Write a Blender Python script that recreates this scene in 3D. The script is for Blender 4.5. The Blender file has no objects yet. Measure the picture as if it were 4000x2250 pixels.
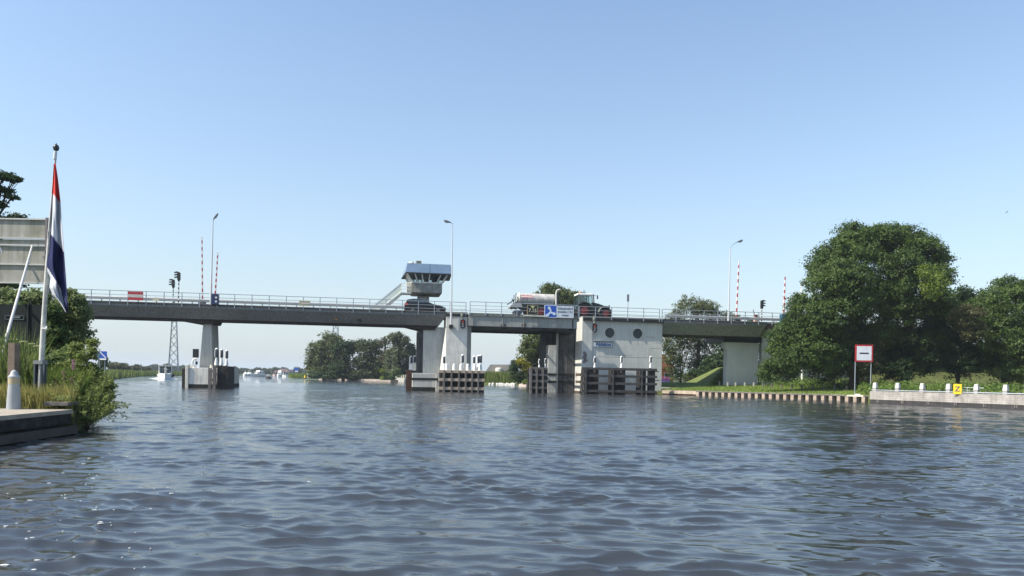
import bpy, bmesh, math, random
import numpy as np
from mathutils import Vector, Matrix, Euler
PI = math.pi
rad = math.radians
random.seed(7)
SC = bpy.context.scene
COL = SC.collection

# ------------------------------------------------------------------ camera, sky, sun
F = 2900.0            # focal length in pixels of the 4000 px wide photograph
H = 1.65              # eye height above the water
ROLL = rad(1.0)
PX, PY = 2000.0, 1473.0
cam_d = bpy.data.cameras.new('camera')
cam = bpy.data.objects.new('camera', cam_d)
COL.objects.link(cam)
SC.camera = cam
cam_d.sensor_width = 36.0
cam_d.sensor_fit = 'HORIZONTAL'
cam_d.lens = 36.0 * F / 4000.0
cam_d.shift_y = (PY - 1125.0) / 4000.0
cam_d.clip_start = 0.1
cam_d.clip_end = 20000
cam.location = (0, 0, H)
cam.matrix_world = Matrix.Translation((0, 0, H)) @ Matrix.Rotation(rad(90), 4, 'X') @ Matrix.Rotation(ROLL, 4, 'Z')

SUN_EL = 46.0
SUN_AZ = 201.0        # direction TO the sun, degrees from +X counter-clockwise
w = bpy.data.worlds.new('World')
SC.world = w
w.use_nodes = True
nt = w.node_tree
sky = nt.nodes.new('ShaderNodeTexSky')
sky.sky_type = 'NISHITA'
sky.sun_disc = False
sky.sun_elevation = rad(SUN_EL)
sky.sun_rotation = rad(90 - SUN_AZ)
sky.altitude = 0
sky.air_density = 1.25
sky.dust_density = 1.0
sky.ozone_density = 3.3
bg = nt.nodes['Background']
bg.inputs['Strength'].default_value = 0.122
_tc = nt.nodes.new('ShaderNodeTexCoord'); _sx = nt.nodes.new('ShaderNodeSeparateXYZ'); nt.links.new(_tc.outputs['Generated'], _sx.inputs[0])
_ab = nt.nodes.new('ShaderNodeMath'); _ab.operation = 'ABSOLUTE'; nt.links.new(_sx.outputs['Z'], _ab.inputs[0])
_dv = nt.nodes.new('ShaderNodeMath'); _dv.operation = 'MULTIPLY'; _dv.inputs[1].default_value = -1 / 0.19; nt.links.new(_ab.outputs[0], _dv.inputs[0])
_ex = nt.nodes.new('ShaderNodeMath'); _ex.operation = 'EXPONENT'; nt.links.new(_dv.outputs[0], _ex.inputs[0])
_sc = nt.nodes.new('ShaderNodeMath'); _sc.operation = 'MULTIPLY'; _sc.inputs[1].default_value = 0.86; nt.links.new(_ex.outputs[0], _sc.inputs[0])
_mx = nt.nodes.new('ShaderNodeMix'); _mx.data_type = 'RGBA'; nt.links.new(_sc.outputs[0], _mx.inputs[0]); nt.links.new(sky.outputs[0], _mx.inputs[6])
_mx.inputs[7].default_value = (2.95, 3.40, 3.85, 1)
nt.links.new(_mx.outputs[2], bg.inputs['Color'])

sl = bpy.data.lights.new('sun', 'SUN')
sl.energy = 4.6
sl.angle = rad(0.53)
sl.color = (1.0, 0.93, 0.82)
sun = bpy.data.objects.new('sun', sl)
COL.objects.link(sun)
sd = Vector((math.cos(rad(SUN_AZ)) * math.cos(rad(SUN_EL)), math.sin(rad(SUN_AZ)) * math.cos(rad(SUN_EL)), math.sin(rad(SUN_EL))))
sun.rotation_euler = sd.to_track_quat('Z', 'Y').to_euler()
sun.location = sd * 300

vs = SC.view_settings
vs.view_transform = 'Standard'
vs.look = 'None'
vs.exposure = 0.79
vs.gamma = 1.0

# ------------------------------------------------------------------ coordinates
ca, sa = math.cos(ROLL), math.sin(ROLL)
def lev(px, py):
    du, dv = px - PX, PY - py
    return (du * ca - dv * sa) / F, (du * sa + dv * ca) / F
def at(px, py, Y):
    """point seen at photograph pixel (px,py) at depth Y"""
    a, b = lev(px, py)
    return Vector((a * Y, Y, H + b * Y))
def hor(px):
    return PY + math.tan(ROLL) * (px - PX)
def ground(px, py, z=0.0):
    a, b = lev(px, py)
    Y = (z - H) / b
    return Vector((a * Y, Y, z))
DECK = H + 6.8
def onz(px, py, z):
    a, b = lev(px, py)
    Y = (z - H) / b
    return Vector((a * Y, Y, z))
_p0 = onz(330, 1175, DECK)
_p1 = onz(2587, 1247, DECK)
PHI = math.atan2(_p1.y - _p0.y, _p1.x - _p0.x)
_a, _b = lev(2000, 1230)
def _lineY(px):
    a, b = lev(px, hor(px))
    d = Vector((math.cos(PHI), math.sin(PHI)))
    t = (_p0.x * d.y - _p0.y * d.x) / (a * d.y - d.x)
    return Vector((a * t, t))
B0 = _lineY(2000)
NX, NY = -math.sin(PHI), math.cos(PHI)
DX, DY = math.cos(PHI), math.sin(PHI)
def bp(px, py, v=0.0):
    """pixel -> (u,z) in the bridge frame on the vertical plane at offset v behind the fascia"""
    a, b = lev(px, py)
    t = (v + NX * B0.x + NY * B0.y) / (NX * a + NY)
    x, y = a * t, t
    return (x - B0.x) * DX + (y - B0.y) * DY, H + b * t
def BW(u, v, z):
    return Vector((B0.x + u * DX + v * NX, B0.y + u * DY + v * NY, z))

# ------------------------------------------------------------------ materials
MATS = {}
def M(name, col, rough=0.6, metal=0.0, var=0.2, scale=1.5, streak=0.0, bump=0.0, bscale=20.0, col2=None, spec=None, planks=None):
    if name in MATS: return MATS[name]
    m = bpy.data.materials.new(name); m.use_nodes = True
    n, l = m.node_tree.nodes, m.node_tree.links
    b = n['Principled BSDF']
    b.inputs['Roughness'].default_value = rough
    b.inputs['Metallic'].default_value = metal
    if spec is None and rough >= 0.7: spec = 0.2
    if spec is not None: b.inputs['Specular IOR Level'].default_value = spec
    tc = n.new('ShaderNodeTexCoord')
    no = n.new('ShaderNodeTexNoise'); no.inputs['Scale'].default_value = scale; no.inputs['Detail'].default_value = 6; no.inputs['Roughness'].default_value = 0.65
    l.new(tc.outputs['Object'], no.inputs['Vector'])
    rp = n.new('ShaderNodeValToRGB'); rp.color_ramp.elements[0].position = 0.35; rp.color_ramp.elements[1].position = 0.68
    c2 = col2 if col2 else tuple(c * (1 - var) for c in col)
    rp.color_ramp.elements[0].color = (*c2, 1); rp.color_ramp.elements[1].color = (*col, 1)
    l.new(no.outputs['Fac'], rp.inputs[0])
    out = rp.outputs[0]
    if streak > 0:
        mp = n.new('ShaderNodeMapping'); mp.inputs['Scale'].default_value = (2.2, 2.2, 0.16)
        l.new(tc.outputs['Object'], mp.inputs[0])
        n2 = n.new('ShaderNodeTexNoise'); n2.inputs['Scale'].default_value = 2.3; n2.inputs['Detail'].default_value = 5
        l.new(mp.outputs[0], n2.inputs['Vector'])
        r2 = n.new('ShaderNodeValToRGB'); r2.color_ramp.elements[0].position = 0.42; r2.color_ramp.elements[1].position = 0.66
        r2.color_ramp.elements[0].color = (1, 1, 1, 1); r2.color_ramp.elements[1].color = (1 - streak, 1 - streak * 1.02, 1 - streak * 1.1, 1)
        l.new(n2.outputs['Fac'], r2.inputs[0])
        mx = n.new('ShaderNodeMix'); mx.data_type = 'RGBA'; mx.blend_type = 'MULTIPLY'; mx.inputs[0].default_value = 1.0
        l.new(out, mx.inputs[6]); l.new(r2.outputs[0], mx.inputs[7]); out = mx.outputs[2]
    if planks:
        # board joints: thin dark lines every `planks` metres in z
        sx = n.new('ShaderNodeSeparateXYZ'); l.new(tc.outputs['Object'], sx.inputs[0])
        md = n.new('ShaderNodeMath'); md.operation = 'DIVIDE'; md.inputs[1].default_value = planks; l.new(sx.outputs['Z'], md.inputs[0])
        fr = n.new('ShaderNodeMath'); fr.operation = 'FRACT'; l.new(md.outputs[0], fr.inputs[0])
        lt = n.new('ShaderNodeMath'); lt.operation = 'LESS_THAN'; lt.inputs[1].default_value = 0.13; l.new(fr.outputs[0], lt.inputs[0])
        mx = n.new('ShaderNodeMix'); mx.data_type = 'RGBA'; l.new(lt.outputs[0], mx.inputs[0]); l.new(out, mx.inputs[6])
        mx.inputs[7].default_value = (*[c * 0.45 for c in col], 1); out = mx.outputs[2]
    l.new(out, b.inputs['Base Color'])
    if bump > 0:
        nb = n.new('ShaderNodeTexNoise'); nb.inputs['Scale'].default_value = bscale; nb.inputs['Detail'].default_value = 4
        l.new(tc.outputs['Object'], nb.inputs['Vector'])
        bu = n.new('ShaderNodeBump'); bu.inputs['Strength'].default_value = bump; bu.inputs['Distance'].default_value = 0.02
        l.new(nb.outputs['Fac'], bu.inputs['Height']); l.new(bu.outputs[0], b.inputs['Normal'])
    MATS[name] = m
    return m
def LEAF(name, c1, c2, trans=0.35, nscale=0.35):
    if name in MATS: return MATS[name]
    m = bpy.data.materials.new(name); m.use_nodes = True
    n, l = m.node_tree.nodes, m.node_tree.links
    b = n['Principled BSDF']; b.inputs['Roughness'].default_value = 0.55; b.inputs['Specular IOR Level'].default_value = 0.3
    at_ = n.new('ShaderNodeAttribute'); at_.attribute_name = 'rnd'
    tc = n.new('ShaderNodeTexCoord'); no = n.new('ShaderNodeTexNoise'); no.inputs['Scale'].default_value = nscale; no.inputs['Detail'].default_value = 3
    l.new(tc.outputs['Object'], no.inputs['Vector'])
    ad = n.new('ShaderNodeMath'); ad.operation = 'ADD'; l.new(at_.outputs['Fac'], ad.inputs[0]); l.new(no.outputs['Fac'], ad.inputs[1])
    mr = n.new('ShaderNodeMapRange'); mr.inputs[1].default_value = 0.45; mr.inputs[2].default_value = 1.55; l.new(ad.outputs[0], mr.inputs[0])
    mx = n.new('ShaderNodeMix'); mx.data_type = 'RGBA'; mx.inputs[6].default_value = (*c1, 1); mx.inputs[7].default_value = (*c2, 1)
    l.new(mr.outputs[0], mx.inputs[0]); l.new(mx.outputs[2], b.inputs['Base Color'])
    tr = n.new('ShaderNodeBsdfTranslucent'); l.new(mx.outputs[2], tr.inputs[0])
    ms = n.new('ShaderNodeMixShader'); ms.inputs[0].default_value = trans
    l.new(b.outputs[0], ms.inputs[1]); l.new(tr.outputs[0], ms.inputs[2]); l.new(ms.outputs[0], n['Material Output'].inputs[0])
    MATS[name] = m
    return m
C_LIGHT = M('pale_concrete', (0.52, 0.52, 0.48), 0.85, var=0.2, scale=0.9, streak=0.18, bump=0.3, bscale=8)
C_WALL = M('board_marked_concrete', (0.56, 0.565, 0.52), 0.85, var=0.16, scale=0.7, streak=0.10, bump=0.5, bscale=6)
C_DARK = M('stained_shade_concrete', (0.12, 0.12, 0.12), 0.85, var=0.6, scale=0.8, streak=0.5, col2=(0.05, 0.05, 0.055))  # stains on the chamber wall; also stands for shade on the rear column
C_CAP = M('pile_cap_concrete', (0.78, 0.75, 0.68), 0.85, var=0.22, scale=1.2, streak=0.25)
C_WHITE = M('whitewashed_concrete', (0.72, 0.69, 0.60), 0.8, var=0.18, scale=2, streak=0.15)
C_TOWER = M('weathered_grey_concrete', (0.36, 0.355, 0.325), 0.9, var=0.4, scale=1.2, streak=0.3, bump=0.4)
ALGAE = M('algae_waterline', (0.03, 0.032, 0.025), 0.7, var=0.4, scale=3)
G_GREY = M('grey_painted_girder', (0.20, 0.205, 0.205), 0.6, var=0.18, scale=0.6, streak=0.28)
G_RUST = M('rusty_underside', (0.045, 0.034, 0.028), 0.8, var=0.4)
G_BASC = M('pale_grey_painted_steel', (0.30, 0.31, 0.285), 0.5, var=0.12, scale=0.8, streak=0.2)
BLACK = M('black_steel', (0.012, 0.013, 0.014), 0.5, var=0.3)
RUBBER = M('black_rubber', (0.018, 0.017, 0.016), 0.8)
GALV = M('galvanised_steel', (0.36, 0.40, 0.44), 0.45, 0.35, var=0.15, scale=4)
GUARD = M('guard_rail_steel', (0.42, 0.43, 0.42), 0.5, 0.4, var=0.2, scale=3)
ROAD = M('asphalt', (0.05, 0.05, 0.05), 0.9)
WHITE = M('white_paint', (0.80, 0.79, 0.75), 0.5, var=0.06, scale=4)
WHITE_W = M('weathered_white_paint', (0.66, 0.65, 0.60), 0.6, var=0.35, scale=5, streak=0.2)
RED = M('red_paint', (0.44, 0.03, 0.035), 0.45, var=0.15)
BLUE = M('blue_paint', (0.012, 0.075, 0.42), 0.4, var=0.12)
NAVY = M('navy_paint', (0.012, 0.03, 0.10), 0.45)
TEAL = M('teal_blue_paint', (0.02, 0.09, 0.16), 0.45)
YELLOW = M('yellow_paint', (0.85, 0.55, 0.02), 0.5, var=0.08)
CREAM = M('cream_paint', (0.62, 0.58, 0.40), 0.6)
T_GREY = M('weathered_timber', (0.20, 0.18, 0.165), 0.85, var=0.45, scale=3, bump=0.5)
T_TAN = M('sun_bleached_timber', (0.50, 0.41, 0.31), 0.85, var=0.35, scale=3, bump=0.5)
T_BLACK = M('tarred_timber', (0.045, 0.042, 0.040), 0.75, scale=3.5, bump=0.4, col2=(0.012, 0.011, 0.011))
T_BROWN = M('rusty_brown_timber', (0.10, 0.055, 0.04), 0.8, var=0.5, scale=3)
T_QUAY = M('bleached_quay_planks', (0.45, 0.42, 0.385), 0.85, var=0.45, scale=1.3, streak=0.2, planks=0.155)
GLASS = M('dark_glass', (0.02, 0.03, 0.035), 0.08, 0.0, var=0.2, spec=0.8)
LEDGLASS = M('cab_glass', (0.10, 0.17, 0.17), 0.08, 0.0, var=0.3, spec=0.8)
ROOFM = M('blue_grey_metal_cladding', (0.24, 0.33, 0.43), 0.35, 0.45, var=0.18, scale=0.9)
MINT = M('mint_glass_panel', (0.76, 0.81, 0.72), 0.3, var=0.1)
CARP = M('black_car_paint', (0.012, 0.011, 0.013), 0.25, 0.0, var=0.1, spec=0.45)
GREENP = M('dark_green_paint', (0.018, 0.035, 0.028), 0.35)
TANKM = M('galvanised_tank', (0.62, 0.60, 0.56), 0.55, 0.1, var=0.35, scale=2.5, streak=0.25)
SOIL = M('earth_and_grass', (0.10, 0.13, 0.035), 0.95, var=0.5, scale=0.8, col2=(0.07, 0.075, 0.03))
LAWN = M('mown_grass', (0.21, 0.27, 0.065), 0.95, scale=0.5, col2=(0.13, 0.19, 0.04))
BARK = M('bark', (0.07, 0.055, 0.04), 0.9, var=0.4)
BRICK = M('orange_brick', (0.50, 0.17, 0.08), 0.85, var=0.3, scale=3)
ROOFT = M('grey_roof_sheets', (0.27, 0.25, 0.235), 0.8, var=0.2, scale=0.6)

# ------------------------------------------------------------------ object helpers
def tag(o, label=None, cat=None, group=None, kind=None):
    if label: o['label'] = label
    if cat: o['category'] = cat
    if group: o['group'] = group
    if kind: o['kind'] = kind
    return o
def thing(name, label, cat, loc=(0, 0, 0), rotz=0.0, group=None):
    o = bpy.data.objects.new(name, None); COL.objects.link(o)
    o.location = loc; o.rotation_euler = (0, 0, rotz); o.empty_display_size = 0.2
    return tag(o, label, cat, group)
class MB:
    def __init__(s): s.v = []; s.f = []; s.mi = []; s.cur = 0
    def mat(s, i): s.cur = i; return s
    def add(s, vs_, fs):
        k = len(s.v); s.v += [tuple(x) for x in vs_]
        for f in fs: s.f.append(tuple(k + i for i in f)); s.mi.append(s.cur)
        return s
    def box(s, x0, x1, y0, y1, z0, z1):
        if x0 > x1: x0, x1 = x1, x0
        if y0 > y1: y0, y1 = y1, y0
        if z0 > z1: z0, z1 = z1, z0
        return s.add([(x0, y0, z0), (x1, y0, z0), (x1, y1, z0), (x0, y1, z0), (x0, y0, z1), (x1, y0, z1), (x1, y1, z1), (x0, y1, z1)],
                     [(0, 3, 2, 1), (4, 5, 6, 7), (0, 1, 5, 4), (1, 2, 6, 5), (2, 3, 7, 6), (3, 0, 4, 7)])
    def hexa(s, b, t):   # bottom ring, top ring (4 each, ccw from above)
        return s.add(list(b) + list(t), [(3, 2, 1, 0), (4, 5, 6, 7), (0, 1, 5, 4), (1, 2, 6, 5), (2, 3, 7, 6), (3, 0, 4, 7)])
    def prism(s, poly, y0, y1):   # poly in (x,z), ccw seen from -y (front)
        n = len(poly)
        vs_ = [(x, y0, z) for x, z in poly] + [(x, y1, z) for x, z in poly]
        fs = [tuple(range(n)), tuple(range(2 * n - 1, n - 1, -1))] + [(i, i + n, (i + 1) % n + n, (i + 1) % n) for i in range(n)]
        return s.add(vs_, fs)
    def prismx(s, poly, x0, x1, skew=None):  # poly in (y,z)
        n = len(poly)
        vs_ = [(x0 + (skew(0, z) if skew else 0), y, z) for y, z in poly] + [(x1 + (skew(1, z) if skew else 0), y, z) for y, z in poly]
        fs = [tuple(range(n - 1, -1, -1)), tuple(range(n, 2 * n))] + [(i, (i + 1) % n, (i + 1) % n + n, i + n) for i in range(n)]
        return s.add(vs_, fs)
    def tube(s, p0, p1, r0, r1=None, n=8, cap=True):
        r1 = r0 if r1 is None else r1
        p0, p1 = Vector(p0), Vector(p1); d = (p1 - p0)
        if d.length < 1e-6: return s
        q = d.to_track_quat('Z', 'Y')
        vs_ = [p0 + q @ Vector((r0 * math.cos(2 * PI * i / n), r0 * math.sin(2 * PI * i / n), 0)) for i in range(n)]
        vs_ += [p1 + q @ Vector((r1 * math.cos(2 * PI * i / n), r1 * math.sin(2 * PI * i / n), 0)) for i in range(n)]
        fs = [(i, (i + 1) % n, (i + 1) % n + n, i + n) for i in range(n)]
        if cap: fs += [tuple(range(n - 1, -1, -1)), tuple(range(n, 2 * n))]
        return s.add(vs_, fs)
    def path(s, pts, r, n=8):
        for a, b in zip(pts[:-1], pts[1:]): s.tube(a, b, r if not callable(r) else r(0), None, n)
        return s
    def bar(s, p0, p1, w_, h_):
        p0, p1 = Vector(p0), Vector(p1); d = p1 - p0
        if d.length < 1e-6: return s
        x = d.normalized(); up = Vector((0, 0, 1)) if abs(x.z) < 0.95 else Vector((0, 1, 0))
        y = up.cross(x).normalized(); z = x.cross(y)
        r = [(-w_ / 2, -h_ / 2), (w_ / 2, -h_ / 2), (w_ / 2, h_ / 2), (-w_ / 2, h_ / 2)]
        vs_ = [p0 + y * a + z * b for a, b in r] + [p1 + y * a + z * b for a, b in r]
        return s.add(vs_, [(3, 2, 1, 0), (4, 5, 6, 7), (0, 1, 5, 4), (1, 2, 6, 5), (2, 3, 7, 6), (3, 0, 4, 7)])
    def lathe(s, prof, c=(0, 0, 0), n=16):   # prof (r,z)
        cx, cy, cz = c; m = len(prof)
        vs_ = [(cx + r * math.cos(2 * PI * i / n), cy + r * math.sin(2 * PI * i / n), cz + z) for r, z in prof for i in range(n)]
        fs = [(j * n + i, j * n + (i + 1) % n, (j + 1) * n + (i + 1) % n, (j + 1) * n + i) for j in range(m - 1) for i in range(n)]
        fs += [tuple(range(n - 1, -1, -1)), tuple((m - 1) * n + i for i in range(n))]
        return s.add(vs_, fs)
    def disc(s, c, r, y0, y1, n=24, a0=0, a1=2 * PI):   # cylinder with axis y
        cx, cz = c
        return s.prism([(cx + r * math.cos(a0 + (a1 - a0) * i / n), cz + r * math.sin(a0 + (a1 - a0) * i / n)) for i in range(n)], y0, y1)
    def build(s, name, mats, parent=None, bevel=0.0, smooth=False, loc=None, rotz=None):
        me = bpy.data.meshes.new(name)
        me.from_pydata(s.v, [], s.f)
        if not isinstance(mats, (list, tuple)): mats = [mats]
        for m in mats: me.materials.append(m)
        if len(mats) > 1:
            for p, i in zip(me.polygons, s.mi): p.material_index = i
        if smooth:
            me.polygons.foreach_set('use_smooth', [True] * len(me.polygons))
            try: me.set_sharp_from_angle(angle=rad(40))
            except Exception: pass
        me.update()
        o = bpy.data.objects.new(name, me); COL.objects.link(o)
        if parent: o.parent = parent
        if loc is not None: o.location = loc
        if rotz is not None: o.rotation_euler = (0, 0, rotz)
        if bevel > 0:
            bv = o.modifiers.new('bevel', 'BEVEL'); bv.width = bevel; bv.segments = 2; bv.limit_method = 'ANGLE'
        return o
def copy_tree(o, parent=None):
    c = o.copy(); COL.objects.link(c)
    if parent: c.parent = parent
    for ch in list(o.children): copy_tree(ch, c)
    return c
def text(body, size, m, parent, loc, rot=(PI / 2, 0, 0), name='lettering', align='CENTER', ext=0.004, sx=1.0, off=0.0, space=1.0):
    cu = bpy.data.curves.new(name, 'FONT'); cu.body = body; cu.size = size; cu.align_x = align; cu.align_y = 'CENTER'
    cu.extrude = ext; cu.offset = off; cu.resolution_u = 3; cu.space_character = space
    t = bpy.data.objects.new(name, cu); COL.objects.link(t)
    bpy.context.view_layer.update()
    me = bpy.data.meshes.new_from_object(t.evaluated_get(bpy.context.evaluated_depsgraph_get()))
    me.materials.clear(); me.materials.append(m)
    bpy.data.objects.remove(t)
    o = bpy.data.objects.new(name, me); COL.objects.link(o)
    o.parent = parent; o.location = loc; o.rotation_euler = rot; o.scale = (sx, 1, 1)
    return o
def bthing(name, label, cat, px, py, v=0.0, group=None, z=None):
    u, zz = bp(px, py, v)
    t = thing(name, label, cat, BW(u, v, z if z is not None else zz), PHI, group)
    t['u'] = u; t['z'] = zz
    return t
def facing(p):    # rotation about z so that local -y looks at the viewer's side
    return math.atan2(p.x, p.y) * -0.9

# ------------------------------------------------------------------ water
rng = np.random.default_rng(11)
NW = 200
lam = np.exp(rng.uniform(math.log(0.12), math.log(1.6), NW)); lam[:26] = np.exp(rng.uniform(math.log(1.4), math.log(4.5), 26))
base_dir = rad(-97)
spread = np.where(lam > 1.2, 0.34, 0.42)
th = base_dir + rng.normal(0, 1, NW) * spread
kx, ky = 2 * PI / lam * np.cos(th), 2 * PI / lam * np.sin(th)
shape = np.where(lam > 1.4, 0.27, np.exp(-0.5 * ((np.log(lam) - math.log(0.33)) / 0.62) ** 2))
slope = shape / math.sqrt((shape ** 2).sum() / 2) * 0.20
amp = slope * lam / (2 * PI)
ph = rng.uniform(0, 2 * PI, NW)
def waves(x, y, minlam):
    X = np.asarray(x, dtype=np.float64); Y = np.asarray(y, dtype=np.float64)
    z = np.zeros_like(X); dx = np.zeros_like(X); dy = np.zeros_like(X)
    wx = X + 1.3 * np.sin(0.37 * Y + 0.5) + 0.6 * np.sin(1.1 * Y + 0.3 * X); wy = Y + 1.5 * np.sin(0.31 * X + 1.1) + 0.5 * np.sin(0.9 * X - 0.4 * Y)
    g0 = 0.5 + 0.25 * np.sin(0.071 * wx + 0.093 * wy + 0.7) + 0.25 * np.sin(0.13 * wx - 0.11 * wy + 2.2)
    g1 = 0.5 + 0.5 * np.sin(0.43 * wx + 0.31 * wy + 1.3) * np.sin(0.84 * wy - 0.27 * wx + 0.4)
    g2 = 0.5 + 0.5 * np.sin(1.3 * wx - 0.8 * wy + 2.1) * np.sin(2.1 * wy + 0.75 * wx)
    G_ = [(0.4 + 1.3 * g1 ** 2) * (0.8 + 0.4 * g0), (0.35 + 1.5 * g2 ** 2) * (0.8 + 0.4 * g0), (0.4 + 1.4 * g1 * g2) * (0.8 + 0.4 * g0)]
    for i in range(NW):
        fade = np.clip((lam[i] / minlam - 1.0), 0, 1)
        a = amp[i] * fade * (G_[i % 3] if lam[i] < 2.2 else 0.55 + 0.5 * g0)
        p = kx[i] * X + ky[i] * Y + ph[i] + 0.5 * np.sin(0.31 * X * (1 + 0.1 * (i % 5)) + 0.27 * Y + i)
        z += a * np.sin(p)
        c = a * np.cos(p) * 1.0
        dx += c * math.cos(th[i]); dy += c * math.sin(th[i])
    return z, dx, dy
def make_water():
    core = np.linspace(-rad(38), rad(38), 1000)
    side = np.linspace(rad(38.5), rad(100), 60)
    ths = np.concatenate([-side[::-1], core, side])
    rs = [1.4]
    while rs[-1] < 130: rs.append(rs[-1] * 1.0036)
    while rs[-1] < 9000: rs.append(rs[-1] * 1.09)
    rs = np.array(rs)
    nr, nc = len(rs), len(ths)
    R, T = np.meshgrid(rs, ths, indexing='ij')
    X = R * np.sin(T); Y = R * np.cos(T)
    minl = np.maximum(R * 0.0036 * 2.8, 0.12)
    z, dx, dy = waves(X, Y, minl)
    fade = np.clip(1.6 - R / 160, 0, 1)
    X = X + dx * fade; Y = Y + dy * fade; z = z * fade
    co = np.stack([X, Y, z], -1).reshape(-1, 3)
    me = bpy.data.meshes.new('water')
    me.vertices.add(nr * nc); me.vertices.foreach_set('co', co.astype(np.float32).ravel())
    i, j = np.meshgrid(np.arange(nr - 1), np.arange(nc - 1), indexing='ij')
    a = i * nc + j
    q = np.stack([a, a + 1, a + 1 + nc, a + nc], -1).reshape(-1, 4)[:, ::-1]
    me.loops.add(q.size); me.polygons.add(len(q))
    me.loops.foreach_set('vertex_index', q.ravel().astype(np.int32))
    me.polygons.foreach_set('loop_start', (np.arange(len(q)) * 4).astype(np.int32))
    me.polygons.foreach_set('loop_total', np.full(len(q), 4, dtype=np.int32))
    me.polygons.foreach_set('use_smooth', np.ones(len(q), dtype=bool))
    me.update(); me.validate()
    m = bpy.data.materials.new('river_water'); m.use_nodes = True
    n, l = m.node_tree.nodes, m.node_tree.links
    b = n['Principled BSDF']
    b.inputs['Roughness'].default_value = 0.035; b.inputs['IOR'].default_value = 1.6
    tc = n.new('ShaderNodeTexCoord')
    nc_ = n.new('ShaderNodeTexNoise'); nc_.inputs['Scale'].default_value = 0.06; nc_.inputs['Detail'].default_value = 3
    l.new(tc.outputs['Object'], nc_.inputs['Vector'])
    mx = n.new('ShaderNodeMix'); mx.data_type = 'RGBA'; mx.inputs[6].default_value = (0.034, 0.034, 0.030, 1); mx.inputs[7].default_value = (0.028, 0.037, 0.048, 1)
    l.new(nc_.outputs['Fac'], mx.inputs[0]); l.new(mx.outputs[2], b.inputs['Base Color'])
    mp = n.new('ShaderNodeMapping'); mp.inputs['Scale'].default_value = (0.5, 2.2, 1.0); mp.inputs['Rotation'].default_value = (0, 0, rad(8))
    l.new(tc.outputs['Object'], mp.inputs[0])
    n1 = n.new('ShaderNodeTexNoise'); n1.inputs['Scale'].default_value = 5.0; n1.inputs['Detail'].default_value = 5; n1.inputs['Roughness'].default_value = 0.55; n1.inputs['Distortion'].default_value = 0.9
    l.new(mp.outputs[0], n1.inputs['Vector'])
    n2 = n.new('ShaderNodeTexNoise'); n2.inputs['Scale'].default_value = 1.5; n2.inputs['Detail'].default_value = 5; n2.inputs['Roughness'].default_value = 0.6
    l.new(mp.outputs[0], n2.inputs['Vector'])
    b1 = n.new('ShaderNodeBump'); b1.inputs['Strength'].default_value = 0.8; b1.inputs['Distance'].default_value = 0.005
    b2 = n.new('ShaderNodeBump'); b2.inputs['Strength'].default_value = 0.7; b2.inputs['Distance'].default_value = 0.07
    n3 = n.new('ShaderNodeTexNoise'); n3.inputs['Scale'].default_value = 0.55; n3.inputs['Detail'].default_value = 3; l.new(mp.outputs[0], n3.inputs['Vector'])
    r3 = n.new('ShaderNodeMapRange'); r3.inputs[1].default_value = 0.42; r3.inputs[2].default_value = 0.66; r3.inputs[3].default_value = 0.25; r3.inputs[4].default_value = 1.0
    l.new(n3.outputs['Fac'], r3.inputs[0]); l.new(r3.outputs[0], b1.inputs['Strength'])
    l.new(n1.outputs['Fac'], b1.inputs['Height']); l.new(n2.outputs['Fac'], b2.inputs['Height'])
    # beyond the fully meshed near water the short waves are carried by the bump instead
    ln3 = n.new('ShaderNodeVectorMath'); ln3.operation = 'LENGTH'; l.new(tc.outputs['Object'], ln3.inputs[0])
    rg = n.new('ShaderNodeMapRange'); rg.inputs[1].default_value = 12; rg.inputs[2].default_value = 60; rg.inputs[3].default_value = 0.015; rg.inputs[4].default_value = 0.10
    l.new(ln3.outputs['Value'], rg.inputs[0]); l.new(rg.outputs[0], b2.inputs['Distance'])
    l.new(b2.outputs[0], b1.inputs['Normal']); l.new(b1.outputs[0], b.inputs['Normal'])
    me.materials.append(m)
    o = bpy.data.objects.new('water', me); COL.objects.link(o)
    tag(o, 'choppy blue grey river water with brown wave faces', 'water', kind='structure')
make_water()

# ------------------------------------------------------------------ the bridge
bridge = thing('road_bridge', 'long grey road bridge with concrete piers and metal railings crossing the river', 'bridge', BW(0, 0, 0), PHI)
UL = bp(-260, 1165)[0]
U1 = bp(1745, 1218)[0]       # end of the left approach girder
UB0, UB1 = bp(1828, 1225, 0)[0], bp(2262, 1240, 0)[0]
UP0, UP1 = bp(2275, 1245, 0.35)[0], bp(2588, 1250, 0.35)[0]
UR1 = bp(2996, 1258)[0]
UEND = UR1 + 26
WID = 10.0
ZB = bp(1200, 1262, 0.9)[1]
def girder(x0, x1, zb, m0=0.0, m1=0.0, name='approach_girder'):
    """cantilevered slab over one tapered box, ends mitred by m0 / m1 at the foot"""
    D = DECK - 0.02
    poly = [(0.0, D - 0.34), (0.0, D - 0.10), (WID, D - 0.10), (WID, D - 0.34), (6.6, D - 0.5), (4.6, zb + 0.10), (0.95, zb + 0.10)]
    hgt = D - 0.34 - zb
    def sk(e, z):
        k = max(0.0, min(1.0, (D - 0.34 - z) / hgt))
        return m1 * k if e else m0 * k
    g = MB(); g.prismx(poly, x0, x1, sk)
    o = g.build(name, G_GREY, bridge, bevel=0.02)
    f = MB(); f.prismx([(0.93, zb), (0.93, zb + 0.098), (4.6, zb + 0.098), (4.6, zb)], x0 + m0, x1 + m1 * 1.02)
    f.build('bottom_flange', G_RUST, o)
    c = MB(); c.box(x0, x1, -0.06, 0.22, D - 0.098, D + 0.05); c.build('deck_edge', M('dark_deck_edge', (0.07, 0.07, 0.07), 0.8), o)
    return o
ga = girder(UL, U1, ZB, 0, bp(1711, 1274, 0.9)[0] - U1)
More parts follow.
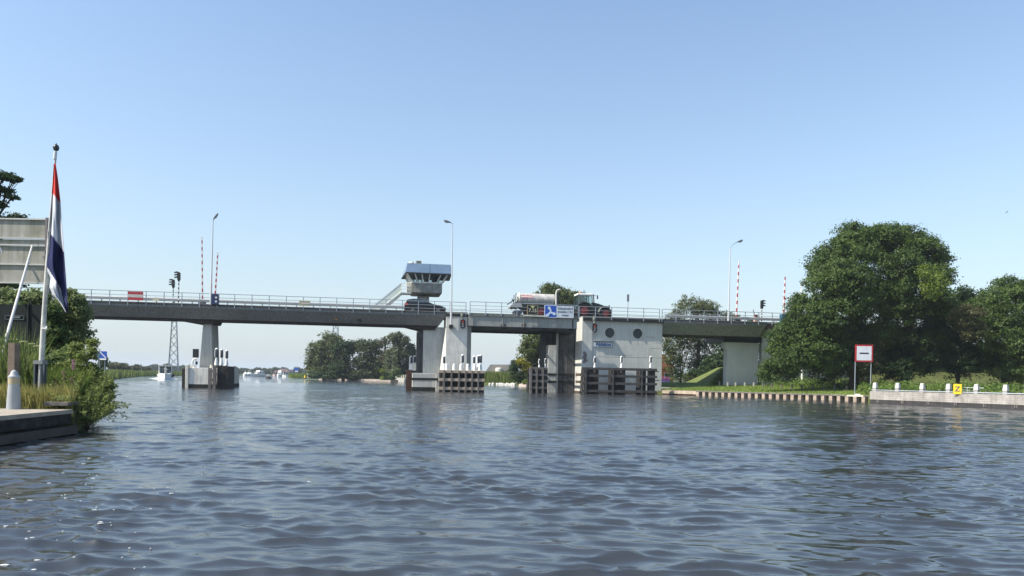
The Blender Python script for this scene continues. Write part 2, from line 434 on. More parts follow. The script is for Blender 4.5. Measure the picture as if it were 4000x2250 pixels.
# bright splice line and rusty spots on the approach girder
sp = MB(); a = bp(1378, 1215, 0.0); b_ = bp(1356, 1268, 0.9)
sp.bar((a[0], -0.03 + 0.12, DECK - 0.5), (b_[0], 0.86, ZB + 0.14), 0.07, 0.03); sp.build('splice_plate', GALV, ga)
u, z = bp(1314, 1248, 0.6)
lm = MB(); lm.lathe([(0.10, 0), (0.13, 0.06), (0.09, 0.13)], (u, 0.58, z - 0.06), 12); lm.build('orange_lamp', M('amber_lens', (0.75, 0.28, 0.05), 0.3), ga)
u, z = bp(1405, 1250, 0.6)
lm = MB(); lm.box(u - 0.18, u + 0.18, 0.5, 0.7, z - 0.22, z + 0.2); lm.build('inspection_box', BLACK, ga, bevel=0.02)
u, z = bp(1070, 1260, 0.9)
lm = MB(); lm.lathe([(0.28, 0.0), (0.2, -0.16), (0.05, -0.22)], (u, 1.2, ZB - 0.001), 10); lm.build('navigation_lamp', BLACK, ga)
# crosshead hints under the girder at the piers
def crosshead(u0, u1, du, parent, v0=1.0, v1=9.4, zt=None, dz=0.35, ext=0):
    c = MB(); zt = ZB - 0.002 if zt is None else zt
    c.hexa([(u0, v0, zt - dz), (u1, v0, zt - dz), (u1, v1, zt - dz), (u0, v1, zt - dz)], [(u0 - du - ext, v0, zt), (u1 + du, v0, zt), (u1 + du, v1, zt), (u0 - du - ext, v1, zt)])
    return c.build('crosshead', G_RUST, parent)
crosshead(bp(770, 1255, 1)[0], bp(834, 1255, 1)[0], 0.15, ga, v1=4.5, ext=2.0)
crosshead(bp(1640, 1284, 1)[0], bp(1700, 1284, 1)[0], 0.1, ga, v1=4.5, ext=1.5)
gr = girder(UP1 + 0.01, UR1, bp(2700, 1312, 0.9)[1], 0, bp(2963, 1312, 0.9)[0] - UR1, 'side_span_girder')
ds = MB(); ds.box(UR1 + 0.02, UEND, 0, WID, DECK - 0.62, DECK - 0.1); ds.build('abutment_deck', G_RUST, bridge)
u, z = bp(2606, 1312, 1.0)
ds = MB(); ds.path([Vector((u + 0.9, 1.0, z)), Vector((u + 0.75, 1.0, z - 0.5)), Vector((u + 0.2, 1.0, z - 1.2)), Vector((u - 0.1, 1.0, z - 1.5))], 0.05); ds.build('drain_pipe', GALV, gr)
# road surface
rd = MB(); rd.box(UL, UB0, 1.6, WID - 0.3, DECK - 0.116, DECK + 0.02); rd.box(UB0 + 0.01, UP0 - 0.3, 2.72, WID - 0.9, DECK - 0.116, DECK + 0.02); rd.box(UP0 - 0.29, UEND, 1.6, WID - 0.3, DECK - 0.116, DECK + 0.02); rd.build('carriageway', ROAD, bridge)
kb = MB(); kb.box(UL, UB0, 0.26, 1.55, DECK - 0.116, DECK + 0.10); kb.box(UP0, UEND, 0.26, 1.55, DECK - 0.116, DECK + 0.10); kb.build('footway', M('footway_concrete', (0.3, 0.3, 0.29), 0.9), bridge)

# slender pier with its pile cap
pr = MB()
x0t, x1t = bp(795, 1252, 1.6)[0], bp(828, 1252, 1.6)[0]; x0b, x1b = bp(780, 1437, 1.6)[0], bp(832, 1437, 1.6)[0]
zc = bp(780, 1437, 0.5)[1]; zt = ZB - 0.36
pr.hexa([(x0b, 1.4, zc), (x1b, 1.4, zc), (x1b - 0.15, 5.4, zc), (x0b + 0.15, 5.4, zc)], [(x0t, 1.4, zt), (x1t, 1.4, zt), (x1t, 4.6, zt), (x0t, 4.6, zt)])
p1 = pr.build('pier', C_LIGHT, bridge, bevel=0.05)
p1['label'] = 'slender tapering concrete pier at the left'
pc = MB(); a, b_ = bp(728, 1440, -0.4)[0], bp(850, 1440, -0.4)[0]
pc.box(a, b_, -0.4, 11, -1.2, zc + 0.01); pcap = pc.build('pile_cap', C_CAP, p1, bevel=0.04)
wl = MB(); wl.box(a - 0.02, b_ + 0.02, -0.43, 11.02, -1, 0.38); wl.build('algae_band', ALGAE, p1)
ps = MB()
for px, top in ((733, 1423), (745, 1430), (823, 1425)):
    u, z = bp(px, 1437, -0.2)
    ps = MB(); ps.tube((u, 0.1, zc), (u, 0.1, bp(px, top, -0.2)[1]), 0.16, 0.13, 10); ps.build('mooring_stub', C_WHITE, p1)
ps = MB(); u = bp(730, 1430, -0.5)[0]; ps.box(u - 0.14, u + 0.16, -0.52, -0.1, -0.8, bp(730, 1425, -0.5)[1]); ps.build('corner_post', C_WHITE, p1, bevel=0.03)

# middle pier group
mp_ = MB()
u0, u1 = bp(1654, 1300, 1.2)[0], bp(1742, 1300, 1.2)[0]
zcap = bp(1650, 1458, 0.2)[1]
mp_.box(u0, u1, 1.2, 8.8, zcap, ZB - 0.02)
mid = mp_.build('pier', C_LIGHT, bridge, bevel=0.04); mid['label'] = 'wide pale concrete pier left of the opening span'
bk = MB(); ub = bp(1637, 1300, 1.7)[0]; bk.box(ub, u0 - 0.01, 1.7, 8.4, zcap, ZB - 0.36); bk.build('rear_column', C_DARK, mid)  # narrow column in shade, the shade put into its dark colour
# pillar with a battered sunlit flank
pf = MB(); ztp = bp(1780, 1233, 0.3)[1]; zmid = bp(1760, 1283, 0.3)[1]
xl, xr = bp(1741, 1300, 0.3)[0], bp(1824, 1300, 0.3)[0]; xs = bp(1713, 1455, 2.6)[0]
xs = bp(1711, 1455, 0.9)[0]
pf.hexa([(xl, -0.05, zcap - 1.2), (xr, -0.05, zcap - 1.2), (xr, 2.9, zcap - 1.2), (xs, 0.9, zcap - 1.2)], [(xl, -0.05, zmid), (xr, -0.05, zmid), (xr, 2.9, zmid), (xl - 0.02, 0.5, zmid)])
pf.box(xl, xr, -0.05, 2.9, zmid + 0.001, ztp)
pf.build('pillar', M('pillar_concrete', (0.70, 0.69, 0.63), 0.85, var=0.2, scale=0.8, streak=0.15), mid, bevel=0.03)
pf = MB(); xq = bp(1841, 1300, 2.0)[0]; pf.box(xr + 0.01, xq, 2.0, 8.4, zcap - 1.2, bp(1835, 1280, 2.0)[1] + 0.1); pf.build('side_wall', C_LIGHT, mid)
pf = MB(); pf.box(xl - 0.05, bp(1829, 1225, 0)[0], -0.09, 4, DECK - 0.42, DECK - 0.12); pf.build('bearing_beam', BLACK, mid)
pc = MB(); a, b_ = bp(1611, 1460, -0.2)[0], bp(1702, 1460, -0.2)[0]
pc.box(a, b_, -0.2, 10, -1.2, zcap + 0.01); c2 = bp(1702, 1460, -0.6)[0]
pc.box(b_ + 0.01, bp(1840, 1460, -0.6)[0], -0.6, 9, -1.2, zcap - 0.02)
pc.build('pile_cap', C_LIGHT, mid, bevel=0.04)
bd = MB()
for (ya, yb) in ((1476, 1485),):
    z1, z0 = bp(1650, ya, -0.25)[1], bp(1650, yb, -0.25)[1]
    bd.box(a - 0.02, bp(1716, 1460, -0.6)[0], -0.23, 0.0, z0, z1); bd.box(b_ + 0.005, bp(1716, 1460, -0.6)[0], -0.64, -0.3, z0, z1); bd.box(a - 0.04, a + 0.3, -0.2, 9, z0, z1)
bd.box(a - 0.03, bp(1716, 1460, -0.6)[0], -0.26, 9.9, -0.9, 0.42)
bd.build('rubbing_strip', ALGAE, mid)

# bascule span
bs = MB()
zt_, zb_ = bp(2040, 1240, -0.95)[1], bp(2040, 1278, -0.95)[1]
b0, b1 = bp(1832, 1240, -0.95)[0], bp(2254, 1240, -0.95)[0]
bs.box(b0, b1, -0.95, -0.65, zb_, zt_); bs.box(b0, b1, 8.6, 8.9, zb_, zt_)
for k in range(9):
    u = b0 + (b1 - b0) * (k + 0.5) / 9; bs.box(u - 0.1, u + 0.1, 3.1, 8.59, zb_ + 0.3, zt_ - 0.05)
for k in range(5):
    u = b0 + (b1 - b0) * (k + 0.5) / 5; bs.box(u - 0.05, u + 0.05, -0.64, 2.69, zt_ - 0.3, zt_ - 0.05)
leaf_ = bs.build('bascule_span', G_BASC, bridge)
bt = MB(); bt.box(b0, b1, -1.05, -0.6, zt_ + 0.002, DECK - 0.05); bt.box(b0, b1, 2.7, 8.95, zt_ + 0.002, DECK - 0.13); bt.build('deck_plate', M('mossy_grey_plate', (0.20, 0.215, 0.19), 0.7, var=0.4, scale=4), leaf_)  # deck left open behind the front plate, shaped to let sun reach the pilaster
bf = MB(); bf.box(b0, b1, 2.7, 3.05, zb_ - 0.05, zt_); bf.box(b0, b1, -0.96, -0.6, zb_ - 0.06, zb_ - 0.002); bf.box(b0, b1, 8.4, 9.0, zb_ - 0.16, zb_ - 0.002)  # inner main girder painted black, the shade under the deck put into its colour
bf.build('bottom_flange', BLACK, leaf_)
st = None
for px in (1846, 1962, 2044, 2102, 2180, 2236):
    s_ = MB(); u = bp(px, 1250, -0.8)[0]
    s_.box(u - 0.04, u + 0.04, -1.03, -0.952, zb_ + 0.01, zt_ - 0.01)
    s_.build('stiffener', G_BASC if px != 2236 else T_BROWN, leaf_)
s_ = MB(); s_.prism([(bp(2180, 1283, -0.7)[0], zb_ - 0.17), (bp(2250, 1296, -0.7)[0], zb_ - 0.5), (b1 - 0.05, zb_ - 0.17)], -0.7, 7.5); s_.build('tail_girder', BLACK, leaf_)
for px in (1958, 1972, 2040, 2050):
    s_ = MB(); u, z = bp(px, 1270, -0.98); s_.box(u - 0.05, u + 0.12, -0.975, -0.951, z - 0.12, z + 0.1); s_.build('rust_patch', M('rust', (0.16, 0.06, 0.035), 0.9, var=0.5, scale=6), leaf_)

# bascule chamber pier with two round openings
VP = 0.35
zt_p = DECK - 0.40
wall = MB(); wall.box(UP0, UP1, VP, 8.0, -1.2, zt_p)
wo = wall.build('bascule_pier', C_WALL, bridge)
wo['label'] = 'board-marked bascule pier with two round openings'
cut = MB()
holes = [bp(2382, 1300, VP), bp(2491, 1303, VP)]
HR = 0.565
for (u, z) in holes: cut.disc((u, z), HR, VP - 0.3, VP + 0.45, 40)
co = cut.build('cutter', C_WALL, bridge)
co2 = None
md = wo.modifiers.new('b', 'BOOLEAN'); md.object = co; md.operation = 'DIFFERENCE'; md.solver = 'EXACT'
bpy.context.view_layer.update()
me2 = bpy.data.meshes.new_from_object(wo.evaluated_get(bpy.context.evaluated_depsgraph_get()))
wo.modifiers.clear(); wo.data = me2; bpy.data.objects.remove(co)
for (u, z) in holes:
    d = MB(); d.disc((u, z), HR - 0.01, VP + 0.15, VP + 0.2, 32); d.build('porthole_shade_disc', M('porthole_dark', (0.025, 0.035, 0.04), 0.4), wo)  # dark disc paints the shade inside the round opening
    ring = MB(); n = 40
    for k in range(n):
        a0, a1 = 2 * PI * k / n, 2 * PI * (k + 1) / n
        q = [(u + r_ * math.cos(t_), z + r_ * math.sin(t_)) for r_, t_ in ((HR, a0), (HR + 0.045, a0), (HR + 0.045, a1), (HR, a1))]
        ring.prism(q, VP - 0.03, VP - 0.002)
    ring.build('painted_sunlit_rim', C_WHITE, wo)  # pale ring paints the sunlit inner edge of the opening
# projecting left pilaster (sun-lit end face), recess line, stains
pl = MB(); zt2 = bp(2265, 1238, 0.1)[1]
ula, ulb = bp(2256, 1400, 2.6)[0], bp(2275, 1400, 0.25)[0]
ulc = bp(2273, 1400, 0.25)[0]
pl.hexa([(ulc, 0.25, -1.2), (UP0 + 1.15, 0.25, -1.2), (UP0 + 1.15, VP - 0.005, -1.2), (ulc, 2.6, -1.2)], [(ulc, 0.25, zt2), (UP0 + 1.15, 0.25, zt2), (UP0 + 1.15, VP - 0.005, zt2), (ulc, 2.6, zt2)])
pl.build('pilaster', C_WALL, wo)
pl = MB()
for ya, yb in ((1458, 1467), (1487, 1495)):
    z1, z0 = bp(2270, ya, 0.2)[1], bp(2270, yb, 0.2)[1]
    pl.box(ulc - 0.05, ulc + 0.6, 0.2, 2.7, z0, z1)
pl.box(ulc - 0.03, UP1 + 0.03, 0.21, 5, -1, 0.22)
pl.build('rubbing_strip', M('brown_rubbing_strip', (0.12, 0.09, 0.06), 0.8, var=0.4), wo)
cr = MB()
u, z = bp(2493, 1325, VP); cr.box(u - 0.012, u + 0.012, VP - 0.004, VP, z - 0.75, z)
for (xa, xb, y) in ((2585, 2540, 1362), (2560, 2520, 1318), (2580, 2555, 1340), (2470, 2400, 1390), (2585, 2300, 1399)):
    a, b_ = bp(xa, y, VP), bp(xb, y + 1, VP); cr.box(a[0], b_[0], VP - 0.004, VP, a[1] - 0.012, a[1] + 0.012)
cr.build('crack', C_DARK, wo)
u, z = bp(2285, 1390, 0.25)
gf = MB()
for k in range(7):
    gf.disc((u + 0.1 * (k % 3) - 0.1, z + 0.35 - k * 0.17), 0.17 + 0.05 * (k % 2), 0.242, 0.249, 9)
gf.build('faded_graffiti', M('graffiti_grey', (0.30, 0.27, 0.27), 0.8, var=0.5, scale=8), wo)
tb = MB(); tb.box(ulb, UP1 + 0.02, -0.05, 0.5, DECK - 0.395, DECK - 0.06); tb.build('deck_edge', BLACK, wo)
# deep shadowed chamber wall at its left, paler pillar beyond
ch = MB(); a, b_ = bp(2172, 1400, 3.2)[0], bp(2256, 1400, 3.2)[0]
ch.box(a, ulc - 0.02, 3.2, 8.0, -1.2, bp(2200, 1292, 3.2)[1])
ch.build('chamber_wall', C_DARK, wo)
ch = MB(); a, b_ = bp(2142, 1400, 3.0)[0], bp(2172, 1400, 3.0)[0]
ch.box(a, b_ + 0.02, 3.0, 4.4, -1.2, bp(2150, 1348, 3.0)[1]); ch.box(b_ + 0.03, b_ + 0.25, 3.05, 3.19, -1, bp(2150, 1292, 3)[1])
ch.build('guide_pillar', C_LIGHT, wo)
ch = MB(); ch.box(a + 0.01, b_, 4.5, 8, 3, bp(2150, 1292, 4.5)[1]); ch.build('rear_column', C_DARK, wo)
ch = MB()
for ya, yb in ((1458, 1467), (1487, 1495)):
    z1, z0 = bp(2150, ya, 3.0)[1], bp(2150, yb, 3.0)[1]
    ch.box(a - 0.03, b_ + 0.1, 2.96, 3.4, z0, z1); ch.box(b_ + 0.1, ulc - 0.03, 3.16, 3.4, z0, z1)
ch.build('dark_band', ALGAE, wo)

# right pier and abutment
rp_ = MB(); zt3 = bp(2900, 1338, 2.6)[1]; zb3 = 0.3
a, b_ = bp(2840, 1400, 2.6)[0], bp(2963, 1400, 2.6)[0]; fl = bp(2831, 1345, 2.6)[0]; z4 = bp(2831, 1363, 2.6)[1]
rp_.prism([(a, zb3), (b_, zb3), (b_, zt3), (fl, zt3), (fl + 0.05, z4 + 0.2), (a, z4 - 0.1)], 2.6, 3.6)
rp = rp_.build('pier', M('blue_grey_concrete', (0.54, 0.54, 0.53), 0.9, var=0.12, scale=0.5, streak=0.05), bridge, bevel=0.03)
rp['label'] = 'square grey concrete pier by the grassy bank'
hb = MB(); hb.box(fl - 0.2, bp(2975, 1320, 2.4)[0], 2.4, 7.5, zt3 + 0.002, bp(2900, 1316, 2.4)[1]); hb.build('headstock', BLACK, rp)
ab = MB(); a2 = bp(2966, 1400, 1.3)[0]; a3 = bp(2994, 1400, 1.3)[0]
ab.hexa([(bp(2963, 1490, 5.2)[0], 5.2, 0.2), (a2 + 0.35, 1.3, 0.2), (UEND, 1.3, 0.2), (UEND, 8, 0.2)], [(bp(2963, 1490, 5.2)[0], 5.2, bp(2970, 1318, 1.3)[1]), (a2 + 0.35, 1.3, bp(2970, 1318, 1.3)[1]), (UEND, 1.3, bp(2970, 1318, 1.3)[1]), (UEND, 8, bp(2970, 1318, 1.3)[1])])
abo = ab.build('abutment', C_LIGHT, bridge)
ab = MB(); ab.box(bp(2998, 1300, 0.9)[0], UEND, 0.9, 8, bp(3000, 1316, 0.9)[1], DECK - 0.63); ab.build('end_block', C_LIGHT, abo)
ab = MB(); q = [bp(x, y, 0.75) for x, y in ((3030, 1274), (3012, 1274), (3007, 1279), (3005, 1308), (2999, 1314))]
ab.path([Vector((u, 0.75, z)) for u, z in [(q[0][0] + 4, q[0][1])] + q], 0.09); ab.build('drain_pipe', WHITE, abo)

# railings
def railing(xa, xb, n, v, ya, yb, name='railing', gap=False):
    """three rails between pixel columns xa..xb with n posts; top height fixed at 1.12 m over the deck"""
    a, b_ = bp(xa, ya, v)[0], bp(xb, yb, v)[0]
    r = MB(); r.bar((a, v, DECK + 1.12), (b_, v, DECK + 1.12), 0.07, 0.055)
    o = r.build(name, GALV, bridge)
    for z in (0.72, 0.36):
        s_ = MB(); s_.bar((a, v, DECK + z), (b_, v, DECK + z), 0.035, 0.04); s_.build('rail', GALV, o)
    for k in range(n):
        u = a + (b_ - a) * (k / (n - 1))
        s_ = MB(); s_.box(u - 0.035, u + 0.035, v - 0.03, v + 0.03, DECK - 0.3, DECK + 1.09); s_.build('post', GALV, o)
    return o
railing(-240, 1820, 31, -0.09, 1150, 1218)
railing(1836, 2258, 8, -1.08, 1225, 1240)
railing(2262, 2576, 6, -0.12, 1240, 1247)
railing(2586, 3120, 11, -0.09, 1247, 1262)
def guardrail(xa, xb, v, n):
    a, b_ = bp(xa, 1200, v)[0], bp(xb, 1200, v)[0]
    r = MB(); r.prismx([(v, DECK + 0.42), (v - 0.04, DECK + 0.49), (v, DECK + 0.56), (v - 0.04, DECK + 0.63), (v, DECK + 0.72), (v + 0.02, DECK + 0.72), (v + 0.02, DECK + 0.42)], a, b_)
    o = r.build('guard_rail', GUARD, bridge)
    for k in range(n):
        u = a + (b_ - a) * (k + 0.5) / n
        s_ = MB(); s_.box(u - 0.05, u + 0.05, v + 0.022, v + 0.12, DECK, DECK + 0.7); s_.build('post', GUARD, o)
guardrail(-240, 1580, 1.7, 26)
guardrail(2600, 3120, 1.7, 8)
guardrail(-240, 3120, 9.3, 40)
# rail on the far side
a, b_ = bp(-240, 1200, 9.8)[0], bp(3100, 1250, 9.8)[0]
r = MB(); r.bar((a, 9.8, DECK + 1.12), (b_, 9.8, DECK + 1.12), 0.06, 0.05); fo = r.build('railing', GALV, bridge)
for z in (0.74,):
    s_ = MB(); s_.bar((a, 9.8, DECK + z), (b_, 9.8, DECK + z), 0.03, 0.035); s_.build('rail', GALV, fo)

# ------------------------------------------------------------------ bridge tower
VT = 14.0
tw = bthing('bridge_control_tower', 'concrete bridge keeper cabin on one column with blue metal roof and white stairs', 'control tower', 1655, 1150, VT, z=0.0)
u00 = tw['u']
def tp(px, py, dv=0.0):
    u, z = bp(px, py, VT + dv); return u - u00, z
xa, xb = tp(1600, 1125, 0)[0], tp(1727, 1125, 0)[0]; z0, z1 = tp(1660, 1143)[1], tp(1660, 1106)[1]
dpt = 4.4
cab = MB()
ch_ = 0.8
ring = lambda e, z, y0=0.0: [(xa + ch_ * 0.3 - e, y0 + 0.0 - e, z), (xb + e, y0 - e, z), (xb + e, dpt + e, z), (xa + ch_ * 0.3 - e, dpt + e, z)]
cab.hexa(ring(-0.28, z0 - 0.10), ring(0, z0)); cab.hexa(ring(0, z0 + 0.001), ring(0, z1))
cabo = cab.build('cabin_body', C_TOWER, tw, bevel=0.03)
cl = MB(); c0, c1 = tp(1633, 1160)[0], tp(1679, 1160)[0]
cl.box(c0, c1, 1.2, 3.2, -1, z0 - 0.3); cl.build('column', C_TOWER, tw, bevel=0.05)
zw = tp(1660, 1069)[1]
ex = 0.75
# window band: mullions leaning outwards, glass, interior consoles
def lerp(a, b, t): return a + (b - a) * t
B = ring(0.0, z1 + 0.12); T = ring(ex, zw)
sill = MB(); sill.hexa(ring(0.03, z1 + 0.002), ring(0.03, z1 + 0.14)); sill.build('window_sill', WHITE, cabo)
def side(i, j, fr, name_n):
    bi, bj, ti, tj = Vector(B[i]), Vector(B[j]), Vector(T[i]), Vector(T[j])
    for f_ in fr:
        m_ = MB(); m_.bar(bi.lerp(bj, f_), ti.lerp(tj, f_), 0.13, 0.1); m_.build('mullion', WHITE, cabo)
side(0, 1, [0.02, 0.20, 0.37, 0.56, 0.83, 0.99], 0)
side(3, 0, [0.04, 0.35, 0.65, 0.96], 0)
side(1, 2, [0.35, 0.65, 0.97], 0)
side(2, 3, [0.2, 0.4, 0.6, 0.8], 0)
gm = bpy.data.materials.new('clear_window_glass'); gm.use_nodes = True
_n, _l = gm.node_tree.nodes, gm.node_tree.links
_g = _n.new('ShaderNodeBsdfGlossy'); _g.inputs['Roughness'].default_value = 0.03
_t = _n.new('ShaderNodeBsdfTransparent'); _t.inputs[0].default_value = (0.72, 0.80, 0.80, 1)
_m = _n.new('ShaderNodeMixShader'); _m.inputs[0].default_value = 0.10; _l.new(_t.outputs[0], _m.inputs[1]); _l.new(_g.outputs[0], _m.inputs[2]); _l.new(_m.outputs[0], _n['Material Output'].inputs[0])
gl = MB()
for i, j in ((0, 1), (1, 2), (2, 3), (3, 0)):
    bi, bj, ti, tj = Vector(B[i]), Vector(B[j]), Vector(T[i]), Vector(T[j])
    gl.add([bi, bj, tj, ti], [(0, 1, 2, 3)])
gl.build('window_pane', gm, cabo)
it = MB(); it.box(xa + 0.7, xb - 0.6, 1.2, 2.2, z1 + 0.05, z1 + 0.2)
for f_ in (0.25, 0.5, 0.56, 0.8): it.box(lerp(xa, xb, f_) - 0.16, lerp(xa, xb, f_) + 0.16, 1.6, 1.9, z1 + 0.2, z1 + 0.75)
it.box(xb - 1.1, xb - 0.2, 2.6, 4.0, z1 + 0.1, zw - 0.1)
it.box(xa, xb, 0.2, 4, zw - 0.16, zw - 0.06)
it.build('control_desk', BLACK, cabo)
rf = MB()
R0 = ring(ex + 0.25, zw - 0.02); zr = tp(1660, 1034)[1]
R0 = [(tp(1583, 1065)[0], -ex - 0.4, zw - 0.05), (tp(1762, 1070)[0], -ex - 0.4, zw - 0.05), (tp(1762, 1070)[0] + 0.25, dpt + ex, zw - 0.05), (tp(1583, 1065)[0] - 0.4, dpt + ex, zw - 0.05)]
R1 = [(tp(1588, 1034)[0] + 0.05, -ex - 0.1, zr), (tp(1759, 1038)[0], -ex - 0.1, zr), (tp(1759, 1038)[0], dpt + ex - 0.2, zr), (tp(1588, 1034)[0], dpt + ex - 0.2, zr)]
rf.hexa(R0, R1); rfo = rf.build('roof', ROOFM, tw, bevel=0.02)
un = MB(); un.hexa([(x * 0.995, y * 0.99, z - 0.10) for x, y, z in R0], [(x, y, z - 0.004) for x, y, z in R0]); un.build('eaves', M('dark_eaves', (0.05, 0.055, 0.06), 0.6), rfo)
sm = MB()
for f_ in (0.52,):
    p, q = Vector(R0[0]).lerp(Vector(R0[1]), f_), Vector(R1[0]).lerp(Vector(R1[1]), f_); sm.bar(p + Vector((0, -0.01, 0)), q + Vector((0, -0.01, 0)), 0.05, 0.03)
sm.build('seam', M('dark_seam', (0.08, 0.12, 0.18), 0.5), rfo)
a, z = tp(1628, 1035); b2, zz2 = tp(1648, 1021)
bx = MB(); bx.box(a, b2, 1.2, 2.2, zr - 0.1, zz2 + 0.25); bx.build('ventilation_box', M('olive_box', (0.17, 0.18, 0.13), 0.7), rfo, bevel=0.02)
bx = MB(); bx.box(a - 0.2, a - 0.01, 1.2, 2.0, zr - 0.1, zz2 + 0.28); bx.build('ventilation_flue', WHITE, rfo)
a, z = tp(1608, 1033); bx = MB(); bx.lathe([(0.45, 0), (0.42, 0.15), (0.28, 0.32), (0.05, 0.38)], (a, 0.9, zr + 0.1), 14); bx.build('roof_dome', C_LIGHT, rfo)
# stairs down to the deck, mint parapets
st_ = MB(); s0, zs0 = tp(1597, 1142); s1, zs1 = tp(1568, 1142); s2 = tp(1436, 1250)[0]; zs2 = DECK + 0.05
st_.box(s1, xa + 0.24, 0.3, 1.6, zs1 - 0.15, zs1 + 0.02)
st_.prism([(s2, zs2), (s2 + 0.6, zs2), (s1 + 0.1, zs1 - 0.16), (s1, zs1 + 0.03)], 0.28, 0.36)
st_.prism([(s2, zs2), (s2 + 0.6, zs2), (s1 + 0.1, zs1 - 0.16), (s1, zs1 + 0.03)], 1.54, 1.62)
nst = 15
for k in range(nst):
    f_ = (k + 0.5) / nst; x = lerp(s2 + 0.2, s1, f_); z = lerp(zs2, zs1, f_); st_.box(x - 0.14, x + 0.14, 0.37, 1.53, z - 0.03, z + 0.02)
sto = st_.build('stairs', M('pale_stair_steel', (0.68, 0.65, 0.54), 0.6, var=0.2), tw)
for y in (0.22, 1.66):
    s_ = MB(); s_.prism([(s2 + 0.15, zs2 + 0.35), (s1 + 0.0, zs1 + 0.3), (s1 + 0.0, zs1 + 1.15), (s2 + 0.1, zs2 + 1.15)], y, y + 0.03); s_.build('parapet_panel', MINT, sto)
    s_ = MB(); s_.bar((s2, y, zs2 + 1.2), (s1, y, zs1 + 1.2), 0.06, 0.06); s_.bar((s1, y, zs1 + 1.2), (xa + 0.2, y, zs1 + 1.2), 0.06, 0.06)
    s_.bar((s1, y, zs1 + 0.8), (xa + 0.2, y, zs1 + 0.8), 0.04, 0.04); s_.bar((s1, y, zs1 + 0.4), (xa + 0.2, y, zs1 + 0.4), 0.04, 0.04); s_.bar((s1, y, zs1), (s1, y, zs1 + 1.2), 0.05, 0.05); s_.bar((s2, y, zs2), (s2, y, zs2 + 1.2), 0.05, 0.05)
    s_.build('handrail', WHITE, sto)
s_ = MB(); s_.box(xa - 0.35, xa + 0.22, 0.32, 1.5, zs1 + 0.02, z1 + 0.1); s_.build('entrance_box', C_WHITE, tw)
s_ = MB(); s_.box(tp(1478, 1200)[0], s2 + 0.3, 0.0, 2.0, DECK - 0.3, DECK + 0.08); s_.build('stair_landing', C_TOWER, tw)

# ------------------------------------------------------------------ lamp posts
def lamp_post(name, label, px, pyb, v, pxt, pyt, arm, z0=None):
    t = bthing(name, label, 'street lamp', px, pyb, v, 'street lamps of the bridge', z=z0 if z0 is not None else DECK)
    u0 = t['u']; zb = t.location.z
    ut, zt = bp(pxt, pyt, v); dx, h = ut - u0, zt - zb
    m_ = MB(); m_.tube((0, 0, 0), (dx * 0.25, 0, 2.2 if h > 5 else h * 0.3), 0.11, 0.10, 10); m_.tube((dx * 0.25, 0, 2.2), (dx, 0, h), 0.085, 0.045, 10)
    m_.build('pole', M('pale_lamp_steel', (0.55, 0.57, 0.58), 0.45, 0.2, var=0.1), t)
    au, az = arm
    p = [Vector((dx, 0, h)), Vector((dx + au * 0.25, 0, h + az * 0.45)), Vector((dx + au * 0.6, 0, h + az * 0.8)), Vector((dx + au, 0, h + az))]
    m_ = MB(); m_.path(p, 0.04); m_.build('arm', GALV, t)
    d = (p[-1] - p[-2]).normalized()
    m_ = MB(); e = p[-1]
    c = [e - d * 0.15, e + d * 0.18, e + d * 0.5, e + d * 0.62]
    m_.tube(c[0], c[1], 0.05, 0.11, 10); m_.tube(c[1], c[2], 0.11, 0.10, 10); m_.tube(c[2], c[3], 0.10, 0.04, 10)
    h_ = m_.build('lamp_head', M('lamp_head_grey', (0.10, 0.11, 0.13), 0.5), t)
    m_ = MB(); m_.tube(c[1] - Vector((0, 0, 0.1)), c[2] - Vector((0, 0, 0.1)), 0.09, 0.08, 8); m_.build('lens', M('lamp_lens', (0.5, 0.52, 0.5), 0.2), h_)
    return t
lamp_post('street_lamp', 'tall street lamp beside the navy cabinet at the left pier', 823, 1200, -0.25, 832, 866, (0.12, 0.35))
t = lamp_post('street_lamp', 'tall street lamp fixed to the middle pier beside the black car', 1762, 1272, -0.32, 1768, 875, (-0.35, 0.18), z0=bp(1762, 1270, -0.32)[1])
m_ = MB(); m_.box(-0.2, 0.2, -0.12, 0.26, -0.35, 0.05); m_.build('bracket', BLACK, t, bevel=0.03)
lamp_post('street_lamp', 'street lamp with a long bent arm on the right span', 2845, 1250, 1.2, 2853, 968, (0.95, 0.75))

# ------------------------------------------------------------------ barriers
def stripes(p0, p1, n, w_=0.13, start=0):
    m_ = MB(); p0, p1 = Vector(p0), Vector(p1)
    for k in range(n):
        m_.mat((k + start) % 2).bar(p0.lerp(p1, k / n), p0.lerp(p1, (k + 1) / n), w_ * (1 - 0.25 * k / n), w_ * (1 - 0.25 * k / n))
    return m_
def barrier(label, px, pyb, v, pxt, pyt, n, box, mat_, boxlab):
    t = bthing('barrier', label, 'barrier', px, pyb, v, 'raised road barriers on the bridge', z=DECK)
    u0 = t['u']; ut, zt = bp(pxt, pyt, v); zb = bp(px, pyb, v)[1]
    stripes((0, 0, max(0.3, zb - DECK)), (ut - u0, 0, zt - DECK), n, 0.13).build('striped_arm', [RED, WHITE], t)
    x0, y0, x1, y1 = box
    ua, z1 = bp(x0, y0, v); ub, z0 = bp(x1, y1, v)
    m_ = MB(); m_.box(ua - u0, ub - u0, -0.3, 0.3, 0, z1 - DECK); c = m_.build('cabinet', mat_, t, bevel=0.03)
    return t, ua - u0, ub - u0, z1 - DECK, c
barrier('tallest red and white barrier arm raised left of the left street lamp', 791, 1168, 6.0, 789, 925, 18, (777, 1168, 803, 1183), M('grey_barrier_foot', (0.10, 0.11, 0.12), 0.6), '')
t, a, b_, zz, c = barrier('leaning red and white barrier arm rising from the navy cabinet', 841, 1148, -0.35, 851, 986, 14, (828, 1149, 854, 1187), NAVY, '')
